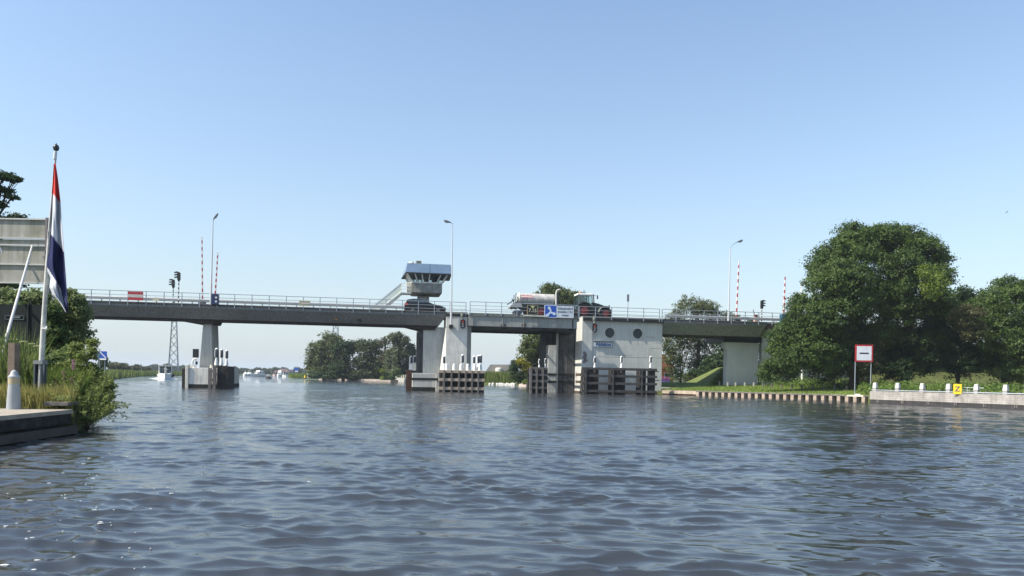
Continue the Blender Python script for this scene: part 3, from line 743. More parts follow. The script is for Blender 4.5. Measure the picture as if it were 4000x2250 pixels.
for dz in (0.35, 0.75):
    m_ = MB(); m_.box(b_ - 0.28, b_ - 0.1, -0.315, -0.302, zz - dz - 0.08, zz - dz + 0.08); m_.build('warning_sticker', WHITE, c)
barrier('red and white barrier arm raised beside the right street lamp', 2876, 1245, 3.0, 2887, 1020, 16, (2872, 1239, 2890, 1250), BLACK, '')
barrier('red and white barrier arm standing above the teal cabinet by the trees', 3062, 1222, -0.3, 3067, 1081, 11, (3050, 1227, 3080, 1262), TEAL, '')
# folded barrier drive
t = bthing('barrier_drive', 'red and white barrier drive with angled lever beside the right traffic light', 'barrier', 2954, 1250, 3.0, z=DECK)
m_ = MB(); m_.box(-0.28, 0.3, -0.2, 0.2, 0, 0.9); m_.build('housing', M('pale_red_housing', (0.55, 0.36, 0.30), 0.6, var=0.2), t, bevel=0.04)
m_ = MB(); m_.box(-0.3, 0.1, -0.22, 0.1, 0.92, 1.15); m_.box(0.02, 0.32, -0.23, 0.1, 0.45, 0.9); m_.build('red_cover', M('dark_red_cover', (0.16, 0.03, 0.03), 0.5), t)
m_ = MB(); m_.bar((-0.2, 0, 0.9), (-0.42, 0, 1.75), 0.08, 0.08); m_.build('lever', GALV, t)

# ------------------------------------------------------------------ road traffic lights
def traffic_light(label, px, pyt, pybot, pyb, v, dirn):
    t = bthing('traffic_light', label, 'traffic light', px, pyb, v, 'road traffic lights on the bridge', z=DECK)
    zt, zb = bp(px, pyt, v)[1] - DECK, bp(px, pybot, v)[1] - DECK
    st2 = stripes((0, 0, 0), (0, 0, zb + 0.1), 11, 0.11); st2.build('striped_pole', [WHITE, BLACK], t)
    m_ = MB(); m_.prism([(-0.13, zb + 0.25), (0, zb), (0.13, zb + 0.25), (0.13, zt - 0.1), (0.06, zt), (-0.06, zt), (-0.13, zt - 0.1)], -0.17, 0.17)
    hd = m_.build('signal_head', BLACK, t, bevel=0.01)
    hh = (zt - zb - 0.25) / 3
    for k in range(3):
        z = zb + 0.3 + hh * (k + 0.45)
        m_ = MB(); d = dirn
        m_.hexa([(d * 0.13, -0.14, z + 0.02), (d * 0.42, -0.13, z - 0.02), (d * 0.42, 0.13, z - 0.02), (d * 0.13, 0.14, z + 0.02)][::1 if d > 0 else -1],
                [(d * 0.13, -0.14, z + 0.16), (d * 0.45, -0.13, z + 0.06), (d * 0.45, 0.13, z + 0.06), (d * 0.13, 0.14, z + 0.16)][::1 if d > 0 else -1])
        m_.build('visor', BLACK, hd)
    return t
traffic_light('taller of the two black traffic lights on striped poles at the left', 697, 1063, 1101, 1185, 0.9, -1)
traffic_light('lower black traffic light on a striped pole at the far lane', 676, 1092, 1128, 1178, 7.5, -1)
traffic_light('black traffic light on striped pole at the right end of the bridge', 2975, 1173, 1209, 1250, 5.0, 1)
# small distance board on a pole
t = bthing('small_sign', 'small grey upright sign on a thin pole right of the tractor', 'sign', 2452, 1238, 1.4, z=DECK)
z1, z0 = bp(2452, 1150, 1.4)[1] - DECK, bp(2452, 1178, 1.4)[1] - DECK
m_ = MB(); m_.box(-0.13, 0.13, -0.03, 0, z0, z1); m_.build('sign_plate', M('grey_sign_back', (0.20, 0.20, 0.22), 0.6), t)
m_ = MB(); m_.tube((0.02, 0.04, 0), (0.02, 0.04, z1 - 0.1), 0.035); m_.build('pole', GALV, t)
t = bthing('flagpole', 'bare white flagpole rising behind the shrubs at the bridge end', 'flagpole', 3137, 1290, -0.8, z=1.0)
a, z1 = bp(3130, 1113, -0.8)
m_ = MB(); m_.tube((0, 0, 0), (a - t['u'], 0, z1 - 1.1), 0.12, 0.06); m_.build('pole', WHITE, t)
m_ = MB(); m_.lathe([(0.05, 0), (0.1, 0.05), (0.1, 0.1), (0.03, 0.16)], (a - t['u'], 0, z1 - 1.1), 10); m_.build('finial', BLACK, t)

# ------------------------------------------------------------------ signs on the bridge
def sign_box(name, label, x0, y0, x1, y1, v, cat='sign', th_=0.05):
    u0, z1 = bp(x0, y0, v); u1, z0 = bp(x1, y1, v)
    t = thing(name, label, cat, BW((u0 + u1) / 2, v, (z0 + z1) / 2), PHI)
    return t, (u1 - u0) / 2, (z1 - z0) / 2
t, w2, h2 = sign_box('no_entry_board', 'red white red striped shipping board hung on the left railing', 500, 1138, 559, 1174, -0.22)
for k, m in ((2, RED), (1, WHITE_W), (0, RED)):
    z0 = -h2 + 2 * h2 * k / 3
    s_ = MB(); s_.box(-w2, w2, -0.03, 0.03, z0 + (0.002 if k else 0), z0 + 2 * h2 / 3)
    s_.build('red_band' if m is RED else 'white_band', m, t)
t, w2, h2 = sign_box('yellow_passage_marker', 'small pale yellow triangle marker above the left railing edge', 595, 1158, 623, 1176, -0.2)
s_ = MB(); s_.prism([(-w2, -h2), (w2, -h2), (w2 * 0.9, -h2 * 0.2), (w2 * 0.3, 0), (0, h2), (-w2 * 0.3, 0), (-w2 * 0.9, -h2 * 0.2)], -0.02, 0.02); s_.build('marker_plate', CREAM, t)
t, w2, h2 = sign_box('cream_board', 'beige board with a paler strip on the railing left of the stairs', 1169, 1174, 1212, 1196, -0.2)
s_ = MB(); s_.box(-w2, w2, -0.02, 0.02, -h2, h2); s_.build('board', M('beige_board', (0.46, 0.42, 0.30), 0.7), t)
s_ = MB(); s_.box(-w2 * 0.6, w2 * 0.95, -0.035, -0.021, -h2 * 0.3, h2 * 0.15); s_.build('pale_strip', WHITE_W, t)
t, w2, h2 = sign_box('clearance_board', 'dark clearance board reading 7.15 under a yellow triangle', 2060, 1191, 2101, 1231, -1.25)
s_ = MB(); s_.box(-w2 + 0.05, w2 - 0.05, -0.02, 0.02, -h2 + 0.05, h2 - 0.05); s_.build('board', BLACK, t)
s_ = MB(); s_.box(-w2, w2, -0.04, 0.03, h2 - 0.06, h2); s_.box(-w2, w2, -0.04, 0.03, -h2, -h2 + 0.06); s_.box(-w2, -w2 + 0.06, -0.04, 0.03, -h2 + 0.061, h2 - 0.061); s_.box(w2 - 0.06, w2, -0.04, 0.03, -h2 + 0.061, h2 - 0.061)
s_.build('frame', M('yellow_grey_frame', (0.30, 0.28, 0.17), 0.7, var=0.3), t)
s_ = MB(); s_.prism([(0, h2 * 0.3), (w2 * 0.42, h2 * 0.8), (-w2 * 0.42, h2 * 0.8)], -0.032, -0.021); s_.build('triangle', M('dull_yellow', (0.62, 0.60, 0.22), 0.6), t)
text('7.15', 0.52, M('cream_lettering', (0.55, 0.52, 0.36), 0.6), t, (0, -0.026, -h2 * 0.12), off=0.01)
s_ = MB(); u0 = bp(2045, 1237, -1.0)[0] - bp(2080, 1237, -1.0)[0]
s_.tube((u0, 0.02, -h2 - 0.13), (-u0 + 0.7, 0.02, -h2 - 0.13), 0.09, None, 10); s_.build('lamp_tube', M('grey_lamp_tube', (0.42, 0.43, 0.40), 0.5), t)
t, w2, h2 = sign_box('blue_propeller_sign', 'blue board with a white three bladed propeller on the railing', 2127, 1191, 2173, 1242, -1.25)
s_ = MB(); s_.box(-w2, w2, -0.02, 0.03, -h2, h2); s_.build('white_backing', M('pale_sign_white', (0.62, 0.68, 0.80), 0.5), t)
s_ = MB(); s_.box(-w2 + 0.07, w2 - 0.04, -0.03, -0.021, -h2 + 0.09, h2 - 0.07); s_.build('blue_panel', BLUE, t)
s_ = MB(); cx, cz = 0.0, -h2 * 0.12
def limb(m_, pts, r0, r1, n=6):
    for k in range(n + 1):
        f_ = k / n; i = f_ * (len(pts) - 1); j = min(int(i), len(pts) - 2); g = i - j
        m_.disc((lerp(pts[j][0], pts[j + 1][0], g), lerp(pts[j][1], pts[j + 1][1], g)), r0 if f_ < 0.7 else lerp(r0, r1, (f_ - 0.7) / 0.3), -0.042 - 0.001 * k, -0.031, 16)
for (ex_, ez_) in ((-0.14, 0.44), (0.42, -0.16), (-0.36, -0.36)):
    limb(s_, [(cx, cz), (cx + ex_ * 0.45 + (0.08 if ez_ > 0 else 0), cz + ez_ * 0.5), (cx + ex_, cz + ez_)], 0.10, 0.165, 9)
s_.build('propeller_symbol', M('pale_blue_white', (0.62, 0.72, 0.85), 0.5), t)
t, w2, h2 = sign_box('white_text_sign', 'white board reading Uitgezonderd breedte beside the blue propeller board', 2174, 1194, 2241, 1243, -1.25)
s_ = MB(); s_.box(-w2, w2, -0.02, 0.03, -h2, h2); s_.build('board', M('pale_sign_grey', (0.60, 0.65, 0.70), 0.5), t)
TX = M('dark_sign_lettering', (0.06, 0.08, 0.10), 0.6)
text('Uitgezonderd', 0.30, TX, t, (0.02, -0.026, h2 * 0.55), off=0.006)
text('breedte > 9,1', 0.30, TX, t, (0.02, -0.026, 0.0), off=0.006)
text('meter', 0.30, TX, t, (0.02, -0.026, -h2 * 0.55), off=0.006)
t, w2, h2 = sign_box('bridge_name_sign', 'white nameplate with blue letters Aldskou on the bascule pier', 2319, 1334, 2393, 1357, VP - 0.07)
s_ = MB(); s_.box(-w2, w2, -0.02, 0.06, -h2, h2); s_.build('plate', M('nameplate_white', (0.58, 0.63, 0.68), 0.5), t)
s_ = MB(); s_.box(-w2, w2, -0.03, -0.021, h2 - 0.05, h2); s_.box(-w2, w2, -0.03, -0.021, -h2, -h2 + 0.04); s_.box(w2 - 0.04, w2, -0.03, -0.021, -h2 + 0.041, h2 - 0.051); s_.build('frame', M('slate_frame', (0.08, 0.12, 0.17), 0.5), t)
text('Aldskou', 0.56, M('blue_lettering', (0.015, 0.06, 0.22), 0.5), t, (0.04, -0.026, 0.0), off=0.02, space=1.05, sx=0.92)
s_ = MB(); s_.box(-w2 * 1.0, w2 * 1.03, -0.22, 0.06, h2 + 0.04, h2 + 0.1); s_.build('hood', M('pale_hood', (0.36, 0.38, 0.38), 0.7), t)

# oval shipping signals on the piers
SIGR = M('red_signal_lens', (0.5, 0.05, 0.04), 0.3)
_b = SIGR.node_tree.nodes['Principled BSDF']; _b.inputs['Emission Color'].default_value = (1, 0.12, 0.08, 1); _b.inputs['Emission Strength'].default_value = 0.12
def oval_signal(label, px, pyt, pyb, v):
    u, z1 = bp(px, pyt, v); z0 = bp(px, pyb, v)[1]
    t = thing('shipping_signal', label, 'signal light', BW(u, v, (z0 + z1) / 2), PHI, 'oval shipping signals on the piers')
    h = (z1 - z0) / 2; r = 0.31
    def oval(r_, h_):
        p = [(r_ * math.cos(a), (h_ - r_) + r_ * math.sin(a)) for a in [PI * k / 12 for k in range(13)]]
        return p + [(r_ * math.cos(a), -(h_ - r_) + r_ * math.sin(a)) for a in [PI + PI * k / 12 for k in range(13)]]
    s_ = MB(); s_.prism(oval(r, h), -0.03, 0.06); s_.build('white_border', WHITE_W, t)
    s_ = MB(); s_.prism(oval(r - 0.05, h - 0.05), -0.045, -0.031); s_.build('backing_board', BLACK, t)
    for k, (m, nm) in enumerate(((SIGR, 'red_lens'), (M('grey_lens', (0.75, 0.75, 0.75), 0.3), 'clear_lens'), (M('grey_lens', (0.75, 0.75, 0.75), 0.3), 'clear_lens'))):
        z = h * 0.42 - k * h * 0.43
        s_ = MB(); s_.disc((0, z), 0.12, -0.07, -0.046, 14); o = s_.build(nm, m, t)
        s_ = MB()
        for q in range(6):
            a0, a1 = PI * q / 6, PI * (q + 1) / 6
            s_.add([(0.13 * math.cos(a0), -0.046, z + 0.13 * math.sin(a0)), (0.13 * math.cos(a1), -0.046, z + 0.13 * math.sin(a1)), (0.12 * math.cos(a1), -0.3, z + 0.12 * math.sin(a1)), (0.12 * math.cos(a0), -0.3, z + 0.12 * math.sin(a0))], [(0, 1, 2, 3)])
        s_.build('visor', BLACK, o)
    return t
oval_signal('oval black shipping signal with three lamps beside the middle street lamp', 1808, 1245, 1285, -0.13)
oval_signal('oval black shipping signal with three lamps above the Aldskou nameplate', 2323, 1261, 1301, 0.20)
def sensor(label, px, py, v):  # stands for a navigation radar and camera unit, modelled in a lamp shape
    t = bthing('sensor', label, 'sensor', px, py, v, 'small sensors above the shipping signals')
    s_ = MB(); s_.lathe([(0.10, -0.42), (0.16, -0.36), (0.17, -0.1), (0.08, 0.02), (0.04, 0.25)], (0, 0, 0), 12); s_.build('housing', M('verdigris_housing', (0.16, 0.19, 0.15), 0.6, var=0.3, scale=6), t)
    s_ = MB(); s_.bar((0, 0, -0.3), (0, 0.55, -0.35), 0.06, 0.06); s_.build('bracket', GALV, t)
    s_ = MB(); s_.box(-0.06, 0.05, -0.1, 0.05, -0.6, -0.43); s_.build('cable_box', WHITE_W, t)
sensor('greenish floodlight on the deck edge above the right shipping signal', 2321, 1240, -0.25)
sensor('greenish floodlight on the deck edge above the middle pier signal', 1805, 1226, -0.2)

# ------------------------------------------------------------------ vehicles
def wheel(t, x, y, r, wdt, rim=0.6, rimm=None, name='wheel'):
    s_ = MB(); s_.disc((x, r), r, y, y + wdt, 28); wo_ = s_.build(name, RUBBER, t, bevel=r * 0.06)
    s_ = MB(); s_.disc((x, r), r * rim, y - 0.012, y - 0.001, 24); s_.disc((x, r), r * 0.2, y - 0.05, y - 0.0125, 12); s_.build('rim', rimm or GALV, wo_)
    return wo_
car = bthing('parked_car', 'black estate car driving to the right below the control tower', 'car', 1661, 1217, 2.6, z=DECK + 0.025)
car.name = 'car'
L = (bp(1743, 1200, 2.6)[0] - bp(1580, 1200, 2.6)[0]); hx = L / 2
prof = [(-hx, 0.42), (-hx + 0.05, 0.28), (-hx * 0.78, 0.22), (hx * 0.85, 0.20), (hx - 0.03, 0.30), (hx, 0.62), (hx - 0.12, 0.80), (hx * 0.62, 0.98), (hx * 0.34, 1.08), (-0.92 * hx, 1.10), (-hx + 0.02, 0.95)]
def shell(prof, wfun, name, m, parent, bev=0.05):
    s_ = MB(); n = len(prof); rows = []
    vs_ = []
    for sgn in (0, 1):
        for x, z in prof: vs_.append((x, wfun(x, z) if sgn == 0 else 1.8 - wfun(x, z), z))
    s_.add(vs_, [tuple(range(n)), tuple(range(2 * n - 1, n - 1, -1))] + [(i, i + n, (i + 1) % n + n, (i + 1) % n) for i in range(n)])
    return s_.build(name, m, parent, bevel=bev, smooth=True)
body = shell(prof, lambda x, z: 0.02 + 0.06 * (z < 0.35) + 0.05 * (abs(x) > hx * 0.9), 'body', CARP, car, 0.06)
prof2 = [(-hx * 0.97, 1.08), (hx * 0.36, 1.08), (hx * 0.05, 1.42), (-0.2, 1.56), (-hx * 0.65, 1.58), (-hx * 0.86, 1.50)]
gh = shell(prof2, lambda x, z: 0.06 + 0.34 * (z - 1.08), 'cabin', CARP, car, 0.04)
s_ = MB()
for poly in ([(-hx * 0.80, 1.14), (-hx * 0.46, 1.14), (-hx * 0.46, 1.44), (-hx * 0.72, 1.44)], [(-hx * 0.42, 1.14), (-0.05, 1.14), (-0.05, 1.46), (-hx * 0.42, 1.46)], [(0.0, 1.14), (hx * 0.27, 1.14), (hx * 0.03, 1.38), (0.0, 1.40)]):
    s_.add([(x, 0.045 + 0.34 * (z - 1.08), z) for x, z in poly], [tuple(range(len(poly)))])
s_.build('side_window', GLASS, gh)
s_ = MB(); s_.add([(hx * 0.365, 0.2, 1.10), (hx * 0.365, 1.6, 1.10), (hx * 0.065, 1.45, 1.42), (hx * 0.065, 0.35, 1.42)], [(0, 1, 2, 3)]); s_.build('windscreen', GLASS, gh)
s_ = MB(); s_.box(-hx * 0.62, 0.1, 0.26, 0.30, 1.59, 1.63); s_.build('roof_rail', GALV, gh)
s_ = MB(); s_.hexa([(-hx - 0.012, 0.02, 0.85), (-hx * 0.80, 0.008, 0.9), (-hx * 0.80, 0.1, 0.9), (-hx - 0.012, 0.3, 0.85)], [(-hx * 0.985, 0.04, 1.1), (-hx * 0.86, 0.012, 1.06), (-hx * 0.86, 0.1, 1.06), (-hx * 0.985, 0.3, 1.1)]); s_.build('tail_light', M('tail_red', (0.55, 0.06, 0.04), 0.25), car)
s_ = MB(); s_.box(hx * 0.86, hx * 0.975, 0.03, 0.35, 0.70, 0.80); s_.build('headlight', M('headlight_glass', (0.5, 0.5, 0.5), 0.15), car)
AL_ = M('dark_alloy', (0.16, 0.16, 0.17), 0.4, 0.5)
wheel(car, -hx * 0.60, 0.0, 0.34, 0.22, 0.6, AL_); wheel(car, hx * 0.62, 0.0, 0.34, 0.22, 0.6, AL_); wheel(car, -hx * 0.60, 1.58, 0.34, 0.22); wheel(car, hx * 0.62, 1.58, 0.34, 0.22)

VTR = 3.3
tr = bthing('tractor', 'dark green tractor with red wheels and white cab roof on the bridge', 'tractor', 2300, 1240, VTR, z=DECK + 0.03)
tu = tr['u']
def q(px, py, dv=0.0):
    u, z = bp(px, py, VTR + dv); return u - tu, z - DECK - 0.03
REDW = M('red_wheel_rim', (0.20, 0.022, 0.018), 0.5, var=0.3)
rx, fx = q(2283, 1200)[0], q(2368, 1200)[0]
wheel(tr, rx, 0.0, 0.92, 0.62, 0.52, REDW, 'rear_wheel'); wheel(tr, rx, 1.75, 0.92, 0.62, 0.52, REDW, 'rear_wheel')
wheel(tr, fx, 0.05, 0.72, 0.48, 0.52, REDW, 'front_wheel'); wheel(tr, fx, 1.85, 0.72, 0.48, 0.52, REDW, 'front_wheel')
for cx_, rr, y0 in ((rx, 0.99, -0.02), (fx, 0.80, 0.0)):
    s_ = MB(); n = 12; c0, c1 = (0.15 * PI, 0.92 * PI) if rr > 0.9 else (0.3 * PI, 0.95 * PI)
    for k in range(n):
        a0, a1 = c0 + (c1 - c0) * k / n, c0 + (c1 - c0) * (k + 1) / n
        zc_ = 0.92 if rr > 0.9 else 0.72
        s_.prism([(cx_ + r_ * math.cos(t_), zc_ + r_ * math.sin(t_)) for r_, t_ in ((rr, a0), (rr + 0.06, a0), (rr + 0.06, a1), (rr, a1))], y0, y0 + 0.66)
    s_.build('mudguard', GREENP if rr > 0.9 else M('pale_mudguard', (0.2, 0.22, 0.2), 0.5), tr)
s_ = MB(); hood = [q(2322, 1215), q(2375, 1215), q(2379, 1200), q(2371, 1193), q(2345, 1183), q(2321, 1178)]
s_.prism(hood, 0.75, 1.65); s_.build('bonnet', GREENP, tr, bevel=0.08)
s_ = MB(); s_.prism([q(2283, 1235), q(2372, 1232), q(2374, 1212), q(2283, 1205)], 0.85, 1.55); s_.build('chassis', BLACK, tr)
s_ = MB(); x0, zb4 = q(2256, 1190); x1 = q(2320, 1190)[0]; zt4 = q(2290, 1152)[1]
s_.box(x0 + 0.15, x1, 0.45, 1.95, 0.9, zb4 + 0.02); cbo = s_.build('cab', GREENP, tr, bevel=0.03)
s_ = MB(); s_.prism([(x0 + 0.05, zb4), (x1 - 0.02, zb4), (x1 - 0.12, zt4), (x0 + 0.15, zt4)], 0.5, 0.53); s_.prism([(x0 + 0.05, zb4), (x1 - 0.02, zb4), (x1 - 0.12, zt4), (x0 + 0.15, zt4)], 1.87, 1.9); s_.build('cab_window', gm, cbo)
s_ = MB()
for xa_, xb_ in ((x0 + 0.05, x0 + 0.15), (x0 + (x1 - x0) * 0.62, x0 + (x1 - x0) * 0.62), (x1 - 0.02, x1 - 0.12)):
    for y in (0.48, 1.9): s_.bar((xa_, y, zb4 - 0.05), (xb_, y, zt4 + 0.03), 0.08, 0.08)
s_.build('cab_pillar', GREENP, cbo)
s_ = MB(); s_.box(x0 + 0.5, x0 + 1.0, 0.9, 1.5, zb4 - 0.1, zb4 + 0.55); s_.box(x0 + 0.95, x0 + 1.12, 0.9, 1.5, zb4 + 0.0, zb4 + 0.25); s_.box(x1 - 0.45, x1 - 0.2, 0.9, 1.4, zb4, zb4 + 0.35); s_.build('seat', BLACK, cbo)
s_ = MB(); s_.box(x0 + 0.08, x1 - 0.02, 0.42, 1.98, zt4, zt4 + 0.22); s_.build('cab_roof', WHITE, tr, bevel=0.06)
s_ = MB(); s_.lathe([(0.09, 0), (0.09, 0.16), (0.05, 0.22)], (q(2272, 1140)[0], 0.6, zt4 + 0.21), 10); s_.build('beacon', M('orange_beacon', (0.75, 0.25, 0.05), 0.3), tr)
s_ = MB(); s_.bar((q(2287, 1140)[0], 0.6, zt4 + 0.2), (q(2287, 1140)[0], 0.6, zt4 + 0.55), 0.06, 0.06); s_.build('aerial', BLACK, tr)
s_ = MB(); a, z = q(2335, 1160); s_.bar((x1 - 0.1, 0.4, zt4 - 0.02), (a, 0.1, zt4 - 0.02), 0.04, 0.04); s_.box(a - 0.05, a + 0.05, 0.0, 0.2, zt4 - 0.42, zt4); s_.build('wing_mirror', BLACK, tr)
s_ = MB(); s_.bar((x1 + 0.2, 0.6, 1.5), (x1 + 0.1, 0.6, zt4 + 0.15), 0.1, 0.1); s_.build('exhaust', BLACK, tr)
s_ = MB(); a, z = q(2391, 1210); s_.box(a - 0.4, a + 0.15, 0.7, 1.7, z - 0.35, z + 0.1); s_.bar((a - 0.1, 0.8, z), (a - 0.12, 0.8, z + 0.6), 0.08, 0.2); s_.build('front_weight', BLACK, tr)

tk = bthing('slurry_tanker', 'dented galvanised slurry tanker with a white pipe behind the tractor', 'tanker trailer', 2100, 1240, VTR, z=DECK + 0.03)
tu = tk['u']
x0, x1 = q(2036, 1165)[0], q(2172, 1165)[0]; zc_ = q(2100, 1164)[1]; rr = (q(2100, 1142)[1] - q(2100, 1187)[1]) / 2
s_ = MB(); s_.tube((x0, 1.2, zc_ - 0.02), (x1, 1.2, zc_ - 0.05), rr, None, 32); s_.build('tank', TANKM, tk, smooth=True)
s_ = MB(); s_.tube((x0 - 0.02, 1.2, zc_), (x0 - 0.12, 1.2, zc_), rr * 1.05, rr, 28); s_.tube((x0 - 0.12, 1.2, zc_), (x0 - 0.3, 1.2, zc_), rr * 0.97, rr * 0.5, 28); s_.build('end_cap', WHITE_W, tk, smooth=True)
s_ = MB(); a, z = q(2040, 1160); b2, z2_ = q(2087, 1166)
n = 5
for k, (zz_, m) in enumerate(((0.20, RED), (0.10, WHITE), (0.0, RED))):
    s_ = MB(); 
    for j in range(3):
        f0, f1 = zz_ + 0.10 * j / 3, zz_ + 0.10 * (j + 1) / 3
        y0_ = 1.2 - math.sqrt(max(0, rr ** 2 - f0 ** 2)) - 0.012; y1_ = 1.2 - math.sqrt(max(0, rr ** 2 - f1 ** 2)) - 0.012
        s_.add([(a, y0_, zc_ + f0), (b2, y0_, zc_ + f0), (b2, y1_, zc_ + f1), (a, y1_, zc_ + f1)], [(0, 1, 2, 3)])
    s_.build('red_label' if m is RED else 'white_label', m, tk)
s_ = MB(); a = q(2175, 1200)[0]; zt5 = q(2178, 1130)[1]
s_.path([Vector((a, 0.3, 0.6)), Vector((a - 0.03, 0.3, zt5 - 0.4)), Vector((a + 0.05, 0.3, zt5 - 0.12)), Vector((a + 0.25, 0.3, zt5)), Vector((a + 0.5, 0.5, zt5 + 0.02))], 0.1, 10); s_.build('suction_pipe', WHITE_W, tk)
s_ = MB(); s_.box(x0 + 0.3, x1 + 0.6, 0.6, 1.8, 0.75, zc_ - rr - 0.02); s_.box(x1 + 0.02, x1 + 0.5, 0.6, 1.9, zc_ - rr, zc_ + 0.5); s_.bar((x1 + 0.5, 1.2, 0.8), (x1 + 2.0, 1.2, 0.7), 0.15, 0.2); s_.build('chassis', BLACK, tk)
s_ = MB(); s_.bar((x0 + 0.4, 0.45, zc_ - rr + 0.02), (x1 - 0.25, 0.45, zc_ - rr + 0.05), 0.06, 0.12); s_.build('walkway', GALV, tk)
wheel(tk, q(2115, 1200)[0], 0.1, 0.66, 0.5, 0.55, REDW); wheel(tk, q(2068, 1200)[0], 0.1, 0.66, 0.5, 0.55, REDW)
s_ = MB()
for px, yt in ((2010, 1150), (2018, 1143), (2023, 1155)):
    a, z = q(px, yt); s_.bar((a, 0.6 + 0.2 * (px % 3), 0.9), (a + 0.05, 0.6, z), 0.07, 0.09)
for k in range(9):
    a, z = q(2003 + 3.2 * k, 1166 + (k * 7) % 19); s_.bar((a, 0.5, z), (a + 0.45 * (-1) ** k, 1.6, z - 0.35), 0.08, 0.08)
s_.build('spreader_arms', BLACK, tk)
s_ = MB(); 
for k in range(5): 
    a, z = q(2006 + 8 * k, 1190 - (k % 2) * 6); s_.tube((a, 0.3, z - 0.25), (a + 0.1, 1.9, z - 0.2), 0.18, None, 10)
s_.build('hose_bundle', M('olive_hose', (0.10, 0.12, 0.05), 0.7, var=0.5, scale=6), tk)
s_ = MB(); s_.prism([q(1992, 1200), q(2042, 1200), q(2036, 1182), q(2012, 1184), q(1996, 1192)], 0.1, 1.9); s_.build('splash_guard', M('grey_splash_guard', (0.40, 0.40, 0.38), 0.6, var=0.3), tk)
s_ = MB(); s_.prism([q(2012, 1224), q(2042, 1224), q(2042, 1209), q(2012, 1212)], 0.3, 1.9); s_.build('rear_box', M('grey_rear_box', (0.16, 0.16, 0.18), 0.6), tk)

# ------------------------------------------------------------------ timber fenders in the water
def fender(label, x0, x1, yt, v, beams, posts, back=None, ends=(), depth=2.2, bw=0.30, beam_m=None, post_m=None, back_m=None, pile_r=None):
    """beams: pixel y of beam centres; posts: pixel x; back: list of (x0,x1) dark infill; ends: (x0,x1) heavy end piles"""
    u0, zt = bp(x0, yt, v); u1 = bp(x1, yt, v)[0]
    t = thing('timber_fender', label, 'fender', BW(u0, v, 0), PHI, 'timber guide fenders around the piers')
    xm = (x0 + x1) / 2
    for i, y in enumerate(beams):
        z = bp(xm, y, v)[1]
        s_ = MB(); s_.box(-0.1, u1 - u0, -0.14, 0.12, z - bw / 2, z + bw / 2); s_.build('beam', beam_m[i] if isinstance(beam_m, (list, tuple)) else beam_m or T_GREY, t, bevel=0.02)
    for px in posts:
        u = bp(px, yt, v)[0] - u0
        s_ = MB(); s_.box(u - 0.075, u + 0.075, -0.2, -0.142, -0.9, zt); s_.box(u - 0.11, u + 0.11, 0.125, 0.4, -1.5, zt - 0.05); s_.build('post', post_m or T_GREY, t)
    for (a, b_) in (back or ()):
        ua, ub = bp(a, yt, v)[0] - u0, bp(b_, yt, v)[0] - u0
        n = max(2, int((ub - ua) / 0.35)); s_ = MB()
        for k in range(n):
            s_.box(ua + (ub - ua) * k / n + 0.01, ua + (ub - ua) * (k + 1) / n - 0.01, 0.45, depth, -1.5, zt - 0.06 - 0.03 * (k % 2))
        s_.build('pile_wall', back_m or T_BLACK, t)
    for (a, b_) in ends:
        ua, ub = bp(a, yt, v)[0] - u0, bp(b_, yt, v)[0] - u0
        s_ = MB()
        if pile_r: s_.tube(((ua + ub) / 2, 0.4, -1.5), ((ua + ub) / 2, 0.4, zt + 0.05), (ub - ua) / 2, None, 24)
        else:
            n = max(1, round((ub - ua) / 0.4))
            for k in range(n): s_.box(ua + (ub - ua) * k / n + 0.01, ua + (ub - ua) * (k + 1) / n, -0.05, depth, -1.5, zt - 0.02 * k)
        s_.build('end_pile', T_BLACK, t, bevel=0.03)
    return t, u0
VF = -4.0
t, u0 = fender('long open timber fender in front of the bascule pier under the nameplate', 2276, 2566, 1437, VF, (1442, 1470, 1499, 1529), (2288, 2394, 2507), [(2291, 2344), (2400, 2449), (2512, 2530)], [(2535, 2564)], bw=0.26, pile_r=True, beam_m=M('dark_grey_timber', (0.085, 0.08, 0.078), 0.8, var=0.4, scale=3, bump=0.4), post_m=M('dark_grey_timber', (0.1, 0.1, 0.1)))
s_ = MB()
for y in (1452, 1486):
    u, z = bp(2568, y, VF + 0.4); s_.bar((u - u0 - 0.25, 0.4, z), (u - u0 + 0.2, 0.4, z), 0.08, 0.08)
s_.build('climbing_rung', BLACK, t)
t, u0 = fender('short grid fender left of the shadowed chamber wall', 2073, 2139, 1435, -1.0, (1439, 1464, 1489, 1515), (2075, 2097, 2121), [(2076, 2124)], [(2126, 2140)], bw=0.26, beam_m=M('mid_grey_timber', (0.15, 0.14, 0.14), 0.8, var=0.35, scale=3))
fender('wide sunlit grid fender in front of the middle pier pillar', 1717, 1893, 1446, -2.6, (1452, 1484, 1518), (1735, 1764, 1793, 1819, 1844, 1868), [(1720, 1862)], [(1868, 1892)], depth=3.0, bw=0.30, beam_m=[T_TAN, T_TAN, T_TAN], post_m=T_GREY)
fender('narrow rusty brown fender at the left side of the middle pier', 1589, 1609, 1446, 1.0, (1449, 1480, 1512), (1591, 1598, 1606), [(1590, 1609)], (), depth=1.5, bw=0.2, beam_m=T_BROWN, post_m=T_BROWN, back_m=T_BROWN)
fender('black timber fender at the right of the slender left pier', 840, 893, 1428, -0.6, (), (), (), [(849, 893)], depth=3.0)
t, u0 = fender('dark plank fender at the left of the slender left pier', 711, 728, 1440, 0.0, (), (), (), [(711, 727)], depth=8.0)
